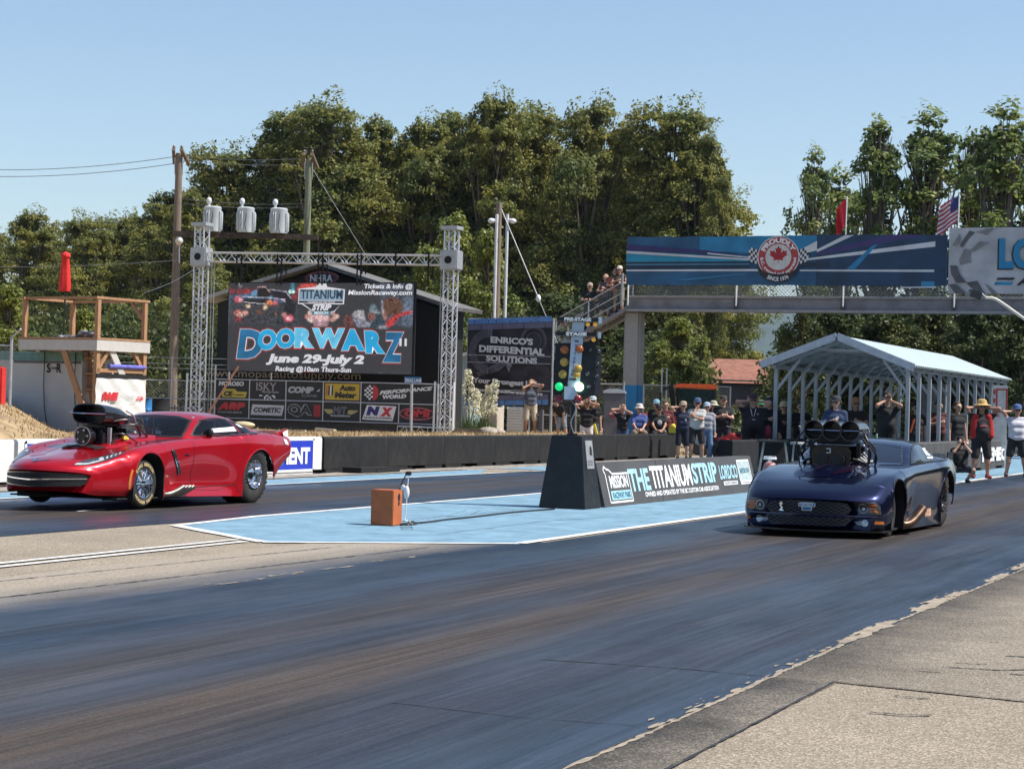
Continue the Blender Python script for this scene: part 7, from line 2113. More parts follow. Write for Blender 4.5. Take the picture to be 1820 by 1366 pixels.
# ================================================================ gear banner wall left of the light tree
eb = empty("gear_banner", (-28.66, 66, 1.5), 0, "dark gear print banner reading ENRICO'S DIFFERENTIAL SOLUTIONS", "banner")
EW, EH = 3.17, 3.0
mb = MB(); vs = [(EW * i / 24, .03 * math.sin(i * .8 + j * .3), EH * j / 12) for i in range(25) for j in range(13)]
mb.add(vs, [(i * 13 + j, i * 13 + 13 + j, i * 13 + 14 + j, i * 13 + j + 1) for i in range(24) for j in range(12)]); mb.build("cloth", P("dark gear print", (.035, .032, .04), .55, var=.6, scale=1.6), eb, smooth=True)
def eu(u, v): return ((u - 195 + (v - 35) * .015) * EW / 935, EH * (1 - (v - 35 - (u - 195) * .042) / 955))
def en_(nm, pts, col, y=-.05, var=.15, **k):
 m = MB(); flat(m, [eu(*p) for p in pts], y); m.build(nm, P("gear " + str(col), col, .55, var=var, scale=6), eb)
BB, BL2, GT = (.13, .27, .55), (.16, .15, .22), (.04, .04, .06)
for row, (v0, v1, col, xs) in enumerate(((35, 95, BB, [195, 275, 430, 515, 668, 745, 900, 980, 1130]), (100, 160, BL2, [195, 355, 588, 820, 1055, 1130]), (890, 945, BL2, [180, 380, 480, 700, 840, 1000, 1100]), (948, 1005, BB, [180, 300, 440, 555, 620, 830, 960, 1025, 1100]))):
 for a, b in zip(xs[:-1], xs[1:]): en_("brick_print", [(a + 3, v0), (b - 3, v0), (b - 3, v1), (a + 3, v1)], col, -.045)
gcx, gcz = eu(430, 400)
for k in range(34):
 a = R(75 + 190 * k / 33); a2 = a + R(2.9)
 m = MB(); r0, r1 = .46, .74
 flat(m, [(gcx + r0 * math.cos(a), gcz + r0 * math.sin(a) * 1.05), (gcx + r1 * math.cos(a + .06), gcz + r1 * math.sin(a + .06) * 1.05), (gcx + r1 * math.cos(a2 + .06), gcz + r1 * math.sin(a2 + .06) * 1.05), (gcx + r0 * math.cos(a2), gcz + r0 * math.sin(a2) * 1.05)], -.046); m.build("gear_tooth_print", P("gear tooth", (.20, .19, .235), .5, var=.4, scale=5), eb)
gcx, gcz = eu(960, 760)
for k in range(18):
 a = R(25 + 120 * k / 17); a2 = a + R(3.2); m = MB(); r0, r1 = .40, .66
 flat(m, [(gcx + r0 * math.cos(a), gcz + r0 * math.sin(a)), (gcx + r1 * math.cos(a - .06), gcz + r1 * math.sin(a - .06)), (gcx + r1 * math.cos(a2 - .06), gcz + r1 * math.sin(a2 - .06)), (gcx + r0 * math.cos(a2), gcz + r0 * math.sin(a2))], -.046); m.build("gear_tooth_print", P("gear tooth dim", (.085, .08, .09), .5, var=.4, scale=5), eb)
m = MB(); ring(m, *eu(930, 300), .50, .52, .10, -.044); ring(m, *eu(930, 300), .30, .31, .05, -.044); m.build("gear_ring_print", MATS["gear tooth dim"], eb)
en_("shaft_print", [(300, 640), (520, 540), (640, 545), (560, 620), (330, 680)], (.11, .105, .125), -.0445, .6); en_("shaft_print", [(620, 530), (700, 550), (660, 640)], (.24, .23, .26), -.0443, .6)
for body, u, v, w, h in (("ENRICO'S", 690, 330, 470, 75), ("DIFFERENTIAL", 690, 437, 725, 78), ("SOLUTIONS", 690, 535, 565, 70)):
 a = eu(u, v); m = MB(); text(m, body, a[0], a[1], w * EW / 935, h * EH / 955, -.052, bold=.05, warp=lambda U, Q, Z, a=a: (U, Z + Q - (U - a[0]) * .042)); m.build("lettering", M_letter_white, eb)
for body, u, v, w, h in (("Your Strongest Link", 635, 795, 750, 78), ("www.enricosdifferentials.com", 640, 872, 790, 38)):
 a = eu(u, v); m = MB(); text(m, body, a[0], a[1], w * EW / 935, h * EH / 955, -.052, bold=.045, warp=lambda U, Q, Z, a=a: (U, Z + Q - (U - a[0]) * .042)); m.build("lettering", M_letter_white, eb)
for v in (430, 510, 810): en_("strap_print", [(172, v), (1120, v + 45), (1120, v + 52), (172, v + 7)], (.5, .5, .5), -.055)
for x in (.0, EW): MB().cyl((x, .08, -1.4), (x, .08, EH + .02), .05, n=8).build("frame_post", M_galv, eb)
MB().cyl((0, .08, EH - .01), (EW, .08, EH - .01), .04, n=8).build("frame_bar", M_galv, eb)
gsh = empty("green_shed", tuple(at(778, 720, 78)), R(10), "pale blue green boarded shed corner left of the gear banner", "shed"); gsh.location.z = 0
m = MB(); m.prism([(-1.2, .2), (1.2, .2), (1.2, 3.35), (-1.2, 2.9)], 0, 2.5); m.build("wall", P("blue green boards", (.26, .36, .38), .7, var=.15, scale=4, stretch=(10, 1, .4)), gsh)
m = MB(); m.bar((-1.35, -.12, 2.95), (1.35, -.12, 3.46), .12, .12); m.build("roof_edge", M_white, gsh)
cv = empty("concrete_plinth", (0, 0, 0), 0, "pale concrete utility box under the left half of the gear banner", "plinth"); q = at(868, 745, 69); cv.location = (q.x, q.y, .4)
m = MB(); m.box((0, .3, .52), (.62, .6, 1.05)); m.build("block", P("buff concrete", (.48, .43, .36), .85, var=.1, bump=.2), cv, bevel=.02)  # one even, warm pale concrete colour
lv = empty("louvre_panel", (0, 0, 0), 0, "white louvred vent panel under the gear banner beside the man in shorts", "vent"); q = at(915, 742, 68.5); lv.location = (q.x, q.y, .62)
m = MB(); m.box((0, .06, .42), (.58, .08, .86)); m.build("frame", M_white, lv)
for k in range(9): m = MB(); m.box((0, 0, .06 + .09 * k), (.54, .05, .05), rot=Matrix.Rotation(R(30), 3, 'X')); m.build("louvre_blade", M_white, lv)
bp = empty("steel_bollard", (0, 0, 0), 0, "dark steel post behind the man in the khaki shorts", "post"); q = at(962, 742, 68.3); bp.location = (q.x, q.y, .5)
m = MB(); m.box((0, 0, .45), (.14, .14, .9)); m.build("post", P("slate steel", (.11, .11, .13), .6), bp, bevel=.01)

# ================================================================ wooden lookout deck, store, parasol
dk0 = at(173, 597, 52); DZ = 2.95
dk = empty("lookout_deck", (dk0.x, dk0.y, 0), R(80.3), "raised wooden lookout deck with an open rail on brown posts", "deck")
M_cedar = P("cedar posts", (.36, .20, .105), .75, var=.2, scale=5, stretch=(6, 6, .8))
M_fascia = P("pale fascia boards", (.50, .48, .45), .7, var=.06)
DX, DY = 1.86, 2.67
m = MB(); m.box((DX / 2, DY / 2, DZ - .02), (DX + .12, DY + .12, .05)); m.build("deck_boards", M_cedar, dk)
for nm, c, d in (("fascia", (DX / 2, -.03, DZ - .19), (DX + .12, .04, .27)), ("fascia", (-.03, DY / 2, DZ - .19), (.04, DY + .06, .27)), ("fascia", (DX / 2, DY + .03, DZ - .19), (DX + .1, .04, .27)), ("fascia", (DX + .03, DY / 2, DZ - .19), (.04, DY, .27))):
 MB().box(c, d).build(nm, M_fascia, dk)
for x, y in ((.06, .06), (DX - .06, .06), (.06, DY - .06), (DX - .06, DY - .06)):
 MB().box((x, y, DZ + .5), (.11, .11, 1.0)).build("rail_post", M_cedar, dk)
for c, d in (((DX / 2, .06, DZ + 1.02), (DX + .12, .14, .06)), ((DX / 2, DY - .06, DZ + 1.02), (DX + .12, .14, .06)), ((.06, DY / 2, DZ + 1.02), (.14, DY, .06)), ((DX - .06, DY / 2, DZ + 1.02), (.14, DY, .06))):
 MB().box(c, d).build("top_rail", M_cedar, dk)
MB().bar((DX - .06, .5, DZ + .98), (DX - .06, .12, DZ + .55), .08).build("rail_brace", M_cedar, dk)
for x in (.06, DX - .06):
 MB().box((x, .06, 1.5), (.12, .12, 2.55)).build("support_post", M_cedar, dk)
 for sg in (-1, 1):
  if 0 < x + sg * .4 < DX: MB().bar((x, .06, DZ - .85), (x + sg * .38, .06, DZ - .33), .09).build("knee_brace", M_cedar, dk)
for yy in (.55, 1.25): MB().bar((.15 + .75, yy, DZ - .2), (1.55 - .6, yy - .45, .6), .05, .2).build("stair_stringer", M_cedar if yy > 1 else M_fascia, dk)
MB().bar((.55, .02, DZ - .3), (1.35, -.02, DZ - 1.55), .19, .04, up=(0, 1, 0)).build("stair_plank", M_fascia, dk)
for k in range(5): MB().box((.85 + .02 * k, .75, DZ - .5 - .4 * k), (.30, .75, .045)).build("stair_tread", M_cedar, dk)
MB().bar((.0, 1.15, DZ - .3), (.10, .35, .8), .06, .16).build("ladder_side", M_cedar, dk)
MB().box((DX / 2 - .03, .05, 2.13), (DX - .1, .10, .10)).build("counter_beam", M_cedar, dk)
ib = empty("tarp_banner", (dk0.x, dk0.y, 0), R(80.3), "wrinkled white banner with red IWE letters hung under the wooden deck", "banner")
mb = MB(); vs = [(-.06 + 1.86 * i / 20, -.06 + .03 * math.sin(i * .9 + j * .7) * math.sin(j * .6), 1.0 + .93 * j / 10) for i in range(21) for j in range(11)]
mb.add(vs, [(i * 11 + j, i * 11 + 11 + j, i * 11 + 12 + j, i * 11 + j + 1) for i in range(20) for j in range(10)]); mb.build("cloth", P("white tarp", (.66, .67, .66), .5, var=.05), ib, smooth=True)
MB().box((.87, -.05, 1.99), (1.86, .03, .11)).build("black_hem", M_matte, ib)
mb = MB(); text(mb, "IWE", .42, 1.36, .62, .22, -.10, shear=.25, bold=.1); text(mb, ".COM", 1.52, 1.38, .26, .11, -.10, bold=.05); mb.build("lettering", P("banner red", (.55, .03, .04), .5), ib)
mb = MB(); text(mb, "RACE ENGINES", 1.05, 1.46, .66, .06, -.10, bold=.0); flat(mb, [(.5, 1.36), (1.4, 1.36), (1.4, 1.368), (.5, 1.368)], -.10); mb.build("lettering", P("grey print", (.35, .35, .36), .5), ib)
rl = MB(); rl.cyl((.45, .0, 2.24), (1.78, .0, 2.24), .06, n=10); o = rl.build("rolled_tarp", P("violet tarp", (.12, .12, .42), .5, var=.3, scale=9), smooth=True); o.location = (dk0.x, dk0.y, 0); o.rotation_euler = (0, 0, R(80.3)); tag(o, "rolled violet blue tarp lying on the beam above the IWE banner", "tarp")
ck = MB()
for k in range(16): ck.ball((.45 + .07 * math.sin(k * 2), .45 + .08 * k, DZ + .03 + .045 * ((k * 7) % 4) * (k < 9)), .085, 6, (1.2, 1.3, .6))
o = ck.build("chequered_cloth", P("black white cloth", (.16, .16, .19), .8, var=.95, scale=7), smooth=True); o.location = dk.location; o.rotation_euler = (0, 0, R(80.3)); tag(o, "crumpled black and white chequered cloth lying on the deck", "cloth")
q = at(113, 583, 53.4); pr_ = empty("parasol", (q.x, q.y, DZ), 0, "folded red parasol on a black pole standing on the wooden deck", "parasol")
zt = at(113, 448, 53.4).z - DZ; zb = at(113, 516, 53.4).z - DZ
MB().cyl((0, 0, 0), (.02, 0, zb + .1), .022, n=8).build("pole", M_black, pr_)
m = MB(); prof = [(.05, zb), (.13, zb - .02), (.145, zb + .1), (.12, zb + .5), (.085, zt - .14), (.12, zt - .12), (.105, zt - .03), (.04, zt), (.001, zt + .02)]
m.lathe(prof, 22)
m.v = [((1 + .14 * math.sin(7 * math.atan2(v[1], v[0]))) * v[0], (1 + .14 * math.sin(7 * math.atan2(v[1], v[0]))) * v[1], v[2]) for v in m.v]
m.build("canopy", P("parasol red", (.66, .02, .015), .7, var=.15, scale=8), pr_, smooth=60)
MB().cyl((0, 0, 0), (0, 0, .06), .2, n=14).build("base", M_black, pr_)
cs_ = empty("storage_container", (dk0.x, dk0.y, 0), R(80.3), "white siding clad storage container with a teal top band under the deck", "container")
M_sid = P("white siding", (.50, .50, .50), .6, var=.06, scale=2)
m = MB(); m.box((.87, 2.95, 1.35), (.34, 3.6, 2.5)); m.build("wall", M_sid, cs_)
m = MB()
for k in range(22): m.box((.694, 2.95, .2 + .108 * k), (.014, 3.6, .085))
m.build("siding_boards", M_sid, cs_)
MB().box((.685, 2.95, 2.48), (.03, 3.64, .22)).build("top_band", P("faded teal band", (.12, .24, .22), .7, var=.15), cs_)
MB().box((.68, 2.4, 2.33), (.03, 2.4, .06)).build("band_shadow_strip", P("band shadow tone", (.12, .12, .13), .8), cs_)  # dark strip painted in as the shade under the teal band
m = MB(); m.M = Matrix.Rotation(R(-90), 4, 'Z'); text(m, "S", -2.32, 2.05, .13, .24, .66, bold=.02); text(m, "R", -1.95, 2.05, .16, .24, .66, bold=.02); text(m, "STORE", -2.13, 2.14, .2, .06, .66); m.build("lettering", M_matte, cs_)
for yy, lab in ((2.45, "thin dark cable hanging down the white container, left one"), (1.35, "thin dark cable hanging down the white container, right one")):
 m = MB(); hose(m, [(.64, yy, 2.6), (.62, yy - .02, 1.7), (.63, yy - .08, 1.0), (.60, yy - .3, .3)], .012); o = m.build("hanging_cable", M_matte); o.location = (dk0.x, dk0.y, 0); o.rotation_euler = (0, 0, R(80.3)); tag(o, lab, "cable")
# chain link fences and drums
fA = empty("chain_link_fence", tuple(at(245, 735, 68)), R(20), "chain link fence with barbed wire strands between the deck and the brown pole", "fence"); fA.location.z = .5
chain("wire_mesh", fA, -3.2, 4.4, .0, 1.55, 0, .12, .010)
for x in (-3.2, -1.0, 1.1, 3.0, 4.4): MB().cyl((x, 0, -.3), (x, 0, 2.35), .03, n=6).build("post", M_galv, fA)
for z in (1.55, .95): MB().cyl((-3.2, 0, z), (4.4, 0, z), .022, n=6).build("rail", M_galv, fA)
for z in (1.95, 2.1, 2.3): MB().cyl((-3.2, 0, z), (4.4, 0, z), .009, n=5).build("barbed_strand", M_galv, fA)
fB = empty("chain_link_fence", tuple(at(18, 700, 50)), R(10), "chain link fence with a bent barbed arm at the left picture edge", "fence"); fB.location.z = .9
chain("wire_mesh", fB, -2.5, .0, .0, 1.75, 0, .10, .009)
MB().cyl((0, 0, -.3), (0, 0, 1.95), .038, n=8).build("post", M_galv, fB); MB().cyl((0, 0, 1.95), (.28, -.1, 2.15), .025, n=6).build("barbed_arm", M_galv, fB)
for z in (1.75, 1.1): MB().cyl((-2.5, 0, z), (0, 0, z), .022, n=6).build("rail", M_galv, fB)
fC = empty("chain_link_fence", tuple(at(1005, 740, 76)), R(5), "chain link fence behind the light tree beside the grey toilet cabin", "fence"); fC.location.z = .2
chain("wire_mesh", fC, -1.4, 2.2, .0, 2.2, 0, .12, .010)
for x in (-1.4, .4, 2.2): MB().cyl((x, 0, -.2), (x, 0, 2.3), .03, n=6).build("post", M_galv, fC)
for z in (2.2, 1.0): MB().cyl((-1.4, 0, z), (2.2, 0, z), .025, n=6).build("rail", M_galv, fC)
fD = empty("chain_link_fence", tuple(at(1160, 740, 84)), R(5), "chain link fence among the yellow green shrubs right of the blue column", "fence"); fD.location.z = 0
chain("wire_mesh", fD, -.4, 3.2, .0, 2.5, 0, .14, .010)
for x in (-.4, .35, .55, 3.2): MB().cyl((x, 0, -.2), (x, 0, 3.2 if .3 < x < .6 else 2.5), .035, n=6).build("post", M_galv, fD)
for z in (2.5, 1.3): MB().cyl((-.4, 0, z), (3.2, 0, z), .025, n=6).build("rail", M_galv, fD)
rp = empty("red_pump", tuple(at(-6, 690, 48)), R(10), "tall red cabinet cut off by the left picture edge", "cabinet"); rp.location.z = .9
m = MB(); m.box((0, 0, .6), (.36, .3, 1.2)); m.build("cabinet", M_red, rp, bevel=.04); MB().box((0, -.155, .7), (.24, .012, .5)).build("door", P("dull red door", (.35, .03, .03), .5), rp)
def drum(px, y, Z, mat, lab, r=.30, h=.88):
 q = at(px, y, Z); d = empty("oil_drum", (q.x, q.y, bank_h(q.x, q.y)), 0, lab, "drum")
 m = MB(); m.lathe([(.001, 0), (r, 0), (r + .01, .02), (r, .04), (r, h * .33), (r + .012, h * .35), (r, h * .37), (r, h * .64), (r + .012, h * .66), (r, h * .68), (r, h - .03), (r + .012, h), (r - .02, h), (r - .03, h - .02), (.001, h - .02)], 24); m.build("drum_body", mat, d, smooth=35)
 MB().cyl((.12, -.1, h - .02), (.12, -.1, h + .01), .035, n=8).build("bung", M_black, d)
drum(260, 735, 60, P("drum blue", (.02, .17, .42), .45, var=.1), "bright blue oil drum right of the IWE banner", .16, .95)
drum(284, 735, 61, M_matte, "wide black oil drum beside the blue drum", .28, .98)
pl_ = empty("pallet_crate", tuple(at(315, 738, 62)), R(15), "dark slatted crate right of the black drum", "crate"); pl_.location.z = .35
for k in range(5): MB().box((0, 0, .1 + .18 * k), (.62, .5, .05)).build("slat", P("slate slats", (.10, .115, .13), .7, var=.3), pl_)
for x in (-.28, 0, .28): MB().box((x, -.26, .46), (.05, .04, .9)).build("upright", P("slate slats", (.10, .115, .13), .7), pl_)
tp = empty("tyre_stack", tuple(at(145, 745, 56)), 0, "short stack of black tyres behind the raised scoop of the red car", "tyres"); tp.location.z = .55
for k in range(3): MB().lathe([(.18, -.09), (.30, -.1), (.33, -.05), (.33, .05), (.30, .1), (.18, .09)], 24, c=(0, 0, .1 + .21 * k), close=True).build("tyre", M_rubber, tp, smooth=50)

# ================================================================ toilet cabin, tractor, rusty roofed house
tc = empty("toilet_cabin", tuple(at(1091, 770, 68)), R(18), "grey portable toilet cabin with a white domed roof and a red PIT STOP oval", "toilet"); tc.location.z = 0
m = MB(); m.box((0, 0, 1.0), (.72, .72, 2.0)); m.build("cabin", P("cabin grey", (.12, .12, .125), .6, var=.12, scale=3), tc, bevel=.03)
m = MB(); m.prism([(-.38, 2.0), (.38, 2.0), (.36, 2.08), (.2, 2.14), (0, 2.16), (-.2, 2.14), (-.36, 2.08)], -.38, .38); m.build("roof", P("translucent white roof", (.5, .52, .55), .4), tc, bevel=.01)
m = MB(); flat(m, ell(.0, 1.33, .19, .125, 24), -.375); o = m.build("sign_oval", P("oval red", (.30, .015, .04), .5), tc)
m = MB(); text(m, "PIT STOP", 0, 1.29, .30, .08, -.38, bold=.04); m.build("lettering", M_letter_white, o)
MB().box((.2, -.37, 1.0), (.05, .03, .16)).build("door_handle", M_galv, tc)
tq = at(1230, 745, 70); tr_ = empty("tractor", (tq.x, tq.y, 0), R(200), "orange tractor with a glass cab parked behind the spectators", "tractor")
M_tor = P("tractor orange", (.62, .10, .02), .35, var=.06, coat=.4)
m = MB(); m.prism([(.45, .95), (1.75, .95), (1.85, 1.10), (1.80, 1.32), (1.3, 1.48), (.45, 1.52)], -.32, .32); m.build("hood", M_tor, tr_, bevel=.05)
m = MB(); m.box((1.83, 0, 1.15), (.06, .5, .34)); m.build("radiator_grille", M_matte, tr_, bevel=.01)
m = MB(); m.prism([(-.75, 2.22), (.62, 2.26), (.66, 2.34), (.5, 2.40), (-.7, 2.40), (-.82, 2.32)], -.62, .62); m.build("cab_roof", M_tor, tr_, bevel=.03)
for x, x2 in ((.42, .52), (-.68, -.72)):
 for y in (-.56, .56): MB().bar((x, y, 1.15), (x2, y, 2.25), .07).build("cab_pillar", M_matte, tr_)
for y in (-.565, .565): m = MB(); m.add([(.40, y, 1.2), (-.66, y, 1.2), (-.70, y, 2.24), (.50, y, 2.24)], [(0, 1, 2, 3)]); m.build("cab_window", glass_mat("cab glass", (.02, .05, .05), .45), tr_)
m = MB(); m.add([(.43, -.55, 1.3), (.43, .55, 1.3), (.53, .55, 2.24), (.53, -.55, 2.24)], [(0, 1, 2, 3)]); m.build("windscreen", MATS["cab glass"], tr_)
MB().box((-.2, 0, 1.25), (.5, .5, .5)).build("seat", M_matte, tr_, bevel=.05)
MB().box((.4, 0, .8), (2.6, .45, .4)).build("chassis", M_matte, tr_, bevel=.03)
for y in (-.72, .72):
 m = MB(); m.prism([(-.95, .95), (-.8, 1.28), (-.3, 1.4), (.2, 1.28), (.35, 1.0), (.25, 1.0), (.1, 1.2), (-.3, 1.3), (-.72, 1.2), (-.85, .95)], y - .2, y + .2); m.build("fender", M_tor, tr_)
for x, y, r, w in ((-.3, -.75, .66, .36), (-.3, .75, .66, .36), (1.45, -.62, .42, .26), (1.45, .62, .42, .26)):
 wl_ = empty("wheel"); wl_.parent = tr_; wl_.location = (x, y, r)
 MB().lathe([(r * .5, -w / 2), (r * .92, -w / 2), (r, -w * .35), (r, w * .35), (r * .92, w / 2), (r * .5, w / 2)], 28, 'Y').build("tyre", M_rubber, wl_, smooth=40)
 MB().lathe([(r * .52, -w * .4), (r * .45, -w * .2), (.05, -w * .15), (.05, w * .15), (r * .45, w * .2), (r * .52, w * .4)], 20, 'Y').build("rim", P("rim grey", (.4, .4, .38), .5), wl_)
for y in (-.5, .5): m = MB(); m.bar((.6, y, 1.3), (.75, y, 2.35), .12, .09); m.bar((.75, y, 2.3), (1.0, y, 2.2), .1); m.build("loader_arm", M_matte, tr_)
MB().cyl((1.1, .2, 1.45), (1.1, .2, 2.1), .04, n=8).build("exhaust", M_matte, tr_)
hs_ = empty("house", tuple(at(1292, 690, 125)), R(25), "low house with a rusty red tiled roof in front of the blue hills", "house"); hs_.location.z = 0
m = MB(); m.box((0, 0, 1.7), (7.5, 6, 3.4)); m.build("wall", P("house wall", (.16, .13, .12), .8, var=.15), hs_)
m = MB(); m.prism([(-3.2, 3.2), (3.2, 3.2), (0, 4.7)], -4.4, 4.4, 'YZ'); m.build("roof", P("rusty tiles", (.26, .11, .075), .85, var=.3, scale=3, stretch=(1, 1, 4)), hs_)
MB().box((-1.5, -3.05, 1.8), (1.2, .1, 1.2)).build("window", P("dark window", (.02, .025, .03), .1), hs_)
# parked red machines half seen between the spectators
qd = empty("quad_bike", tuple(at(1318, 805, 63)), R(150), "red quad bike half hidden between the heavy men", "quad bike"); qd.location.z = 0
m = MB(); m.prism([(-.7, .55), (-.4, .75), (0, .72), (.3, .85), (.7, .70), (.8, .5), (.4, .45), (-.5, .45)], -.22, .22); m.build("body", P("quad red", (.45, .03, .03), .4, coat=.3), qd, bevel=.03)
MB().box((-.1, 0, .84), (.6, .26, .1)).build("saddle", M_black, qd, bevel=.03)
m = MB(); m.tube([(.35, -.35, 1.05), (.3, 0, .98), (.35, .35, 1.05)], .02, 6); m.build("handlebar", M_black, qd)
for x in (-.5, .55):
 for y in (-.4, .4): MB().lathe([(.1, -.1), (.24, -.11), (.28, -.06), (.28, .06), (.24, .11), (.1, .1)], 20, 'Y', c=(x, y, .28), close=True).build("wheel", M_rubber, qd, smooth=50)
for y in (-.3, .3): m = MB(); m.box((.5, y, .66), (.5, .26, .05)); m.build("fender", MATS["quad red"], qd, bevel=.01)
# yellow pole and yellow box beside the seated spectators
yp = MB(); yp.tube([tuple(at(1056, 753, 62)), tuple(at(1063, 780, 62))], .05, 8); tag(yp.build("yellow_pipe", P("yellow paint", (.62, .50, .04), .5)), "yellow pipe leaning behind the charcoal wall beside the woman in white", "pipe")
yb = empty("yellow_pump", tuple(at(1196, 762, 63)), R(10), "small yellow machine on the wall right of the seated man", "machine"); yb.location.z = .74
m = MB(); m.box((0, 0, .14), (.24, .18, .18)); m.ball((0, 0, .26), .09, 8); m.build("casing", P("yellow paint", (.62, .50, .04), .5), yb, bevel=.02); MB().box((0, 0, .03), (.3, .22, .05)).build("base", M_black, yb)
# flowering yuccas and edging
def yucca(px, y, Z, s, lab, spikes):
 q = at(px, y, Z); r = empty("yucca", (q.x, q.y, bank_h(q.x, q.y) - .02), 0, lab, "yucca", "flowering yuccas")
 rg = np.random.default_rng(int(px)); n = 230
 v = []
 for k in range(n):
  a, e = rg.uniform(0, 6.28), rg.uniform(.25, 1.45); L_ = s * rg.uniform(.45, .8)
  d = np.array([math.cos(a) * math.cos(e), math.sin(a) * math.cos(e), math.sin(e)]); o = np.array([rg.normal(0, .12), rg.normal(0, .12), 0])
  w = np.cross(d, [0, 0, 1]); w = w / (np.linalg.norm(w) + 1e-6) * .022
  v += [o - w, o + w, o + d * L_]
 np_mesh("leaves", np.array(v), 3, P("yucca leaf", (.10, .15, .05), .6, var=.35, scale=3), r)
 for (dx, dy, h) in spikes:
  MB().tube([(0, 0, .2), (dx * .6, dy * .6, h * .6), (dx, dy, h)], [.025, .02, .008], 6).build("flower_stalk", P("stalk green", (.2, .22, .1), .7), r)
  cs = [];
  for k in range(90):
   u = rg.uniform(.42, 1.02); a = rg.uniform(0, 6.28); rad = .17 * (1.1 - u) / .6 + .05
   cs.append(np.array([dx * u + rad * math.cos(a), dy * u + rad * math.sin(a), h * u]))
  np_mesh("blossom", leaves(cs, [np.array([.05, .05, .06])] * len(cs), 3600, .05, rg), 4, P("cream blossom", (.72, .68, .50), .7, var=.1), r)
yucca(834, 765, 62, 1.0, "tallest flowering yucca, cream blossom spike right of the truss tower", [(-.08, 0, 1.95), (.18, .1, 1.35)])
yucca(862, 766, 62.5, .9, "flowering yucca with leaning cream spikes left of the concrete box", [(.30, 0, 1.6), (.05, .1, 1.45), (-.2, -.1, 1.2)])
rk = MB(); rk.box((0, 0, .12), (1.2, .3, .26)); o = rk.build("edging_log", P("old log", (.20, .15, .11), .9, var=.3), bevel=.06); q = at(840, 769, 61); o.location = (q.x, q.y, bank_h(q.x, q.y) - .08); o.rotation_euler = (0, 0, R(14)); tag(o, "weathered edging log below the flowering yuccas", "log")
for k, (px, y, lab) in enumerate(((868, 768, "pale rock right of the edging log, larger of two"), (884, 769, "pale rock right of the edging log, smaller of two"))):
 o = MB().ball((0, 0, .06), .3 - .08 * k, 6, (1.2, .8, .6)).build("rock", P("pale rock", (.36, .31, .25), .9, var=.3, bump=.6, bscale=8), smooth=True); q = at(px, y, 61); o.location = (q.x, q.y, bank_h(q.x, q.y)); tag(o, lab, "rock")
# belt of trees right and behind the camera, unseen, added to give the cars dark reflections
cs, ra = [], []
for i in range(120):
 y = -60 + 200 * i / 120
 cs.append(np.array([20 + random.uniform(-2, 2), y, 4.5])); ra.append(np.array([2.4, 2.4, random.uniform(6, 8.5)]))
for i in range(90):
 cs.append(np.array([9 + random.uniform(-1, 1), 36 + 1.6 * i, 3.6])); ra.append(np.array([2.0, 2.0, random.uniform(5, 6.5)]))
for i in range(70):
 x = 20 - 90 * i / 70
 cs.append(np.array([x, -45 + random.uniform(-2, 2), 4.5])); ra.append(np.array([2.5, 2.5, 6.5]))
tag(np_mesh("mirror_treeline", leaves(cs, ra, 110, .5, np.random.default_rng(8)), 4, M_leaf4), "added belt of dark trees out of view, for the cars to mirror", "trees", kind="stuff")
# ================================================================ people
def sd_cone(p, a, b, ra, rb):
 a, b = np.array(a, float), np.array(b, float)
 ba = b - a; L2 = ba @ ba + 1e-9
 t = np.clip(((p - a) @ ba) / L2, 0, 1)
 return np.linalg.norm(p - a - t[..., None] * ba, axis=-1) - (ra + (rb - ra) * t)
def field(prims, h, k, cuts=()):
 """prims: round cones (a, b, ra, rb); smooth union on a grid; cuts: planes (point, normal) that trim the solid"""
 P0 = np.min([np.minimum(np.array(a) - ra, np.array(b) - rb) for a, b, ra, rb in prims], 0) - 3 * h
 P1 = np.max([np.maximum(np.array(a) + ra, np.array(b) + rb) for a, b, ra, rb in prims], 0) + 3 * h
 n = np.ceil((P1 - P0) / h).astype(int) + 1
 D = np.full(n, 1.0)
 for a, b, ra, rb in prims:
  m = max(ra, rb) + k + 2.5 * h
  lo = np.clip(np.floor((np.minimum(a, b) - m - P0) / h).astype(int), 0, n - 1)
  hi = np.clip(np.ceil((np.maximum(a, b) + m - P0) / h).astype(int) + 1, 1, n)
  ax = [P0[i] + h * np.arange(lo[i], hi[i]) for i in range(3)]
  p = np.stack(np.meshgrid(*ax, indexing='ij'), -1)
  d = sd_cone(p, a, b, ra, rb)
  S = D[lo[0]:hi[0], lo[1]:hi[1], lo[2]:hi[2]]
  hh = np.maximum(k - np.abs(S - d), 0) / k
  D[lo[0]:hi[0], lo[1]:hi[1], lo[2]:hi[2]] = np.minimum(S, d) - hh * hh * k * .25
 for pt, nr in cuts:
  ax = [P0[i] + h * np.arange(n[i]) for i in range(3)]
  g = (ax[0] - pt[0])[:, None, None] * nr[0] + (ax[1] - pt[1])[None, :, None] * nr[1] + (ax[2] - pt[2])[None, None, :] * nr[2]
  D = np.maximum(D, g)
 return D, P0
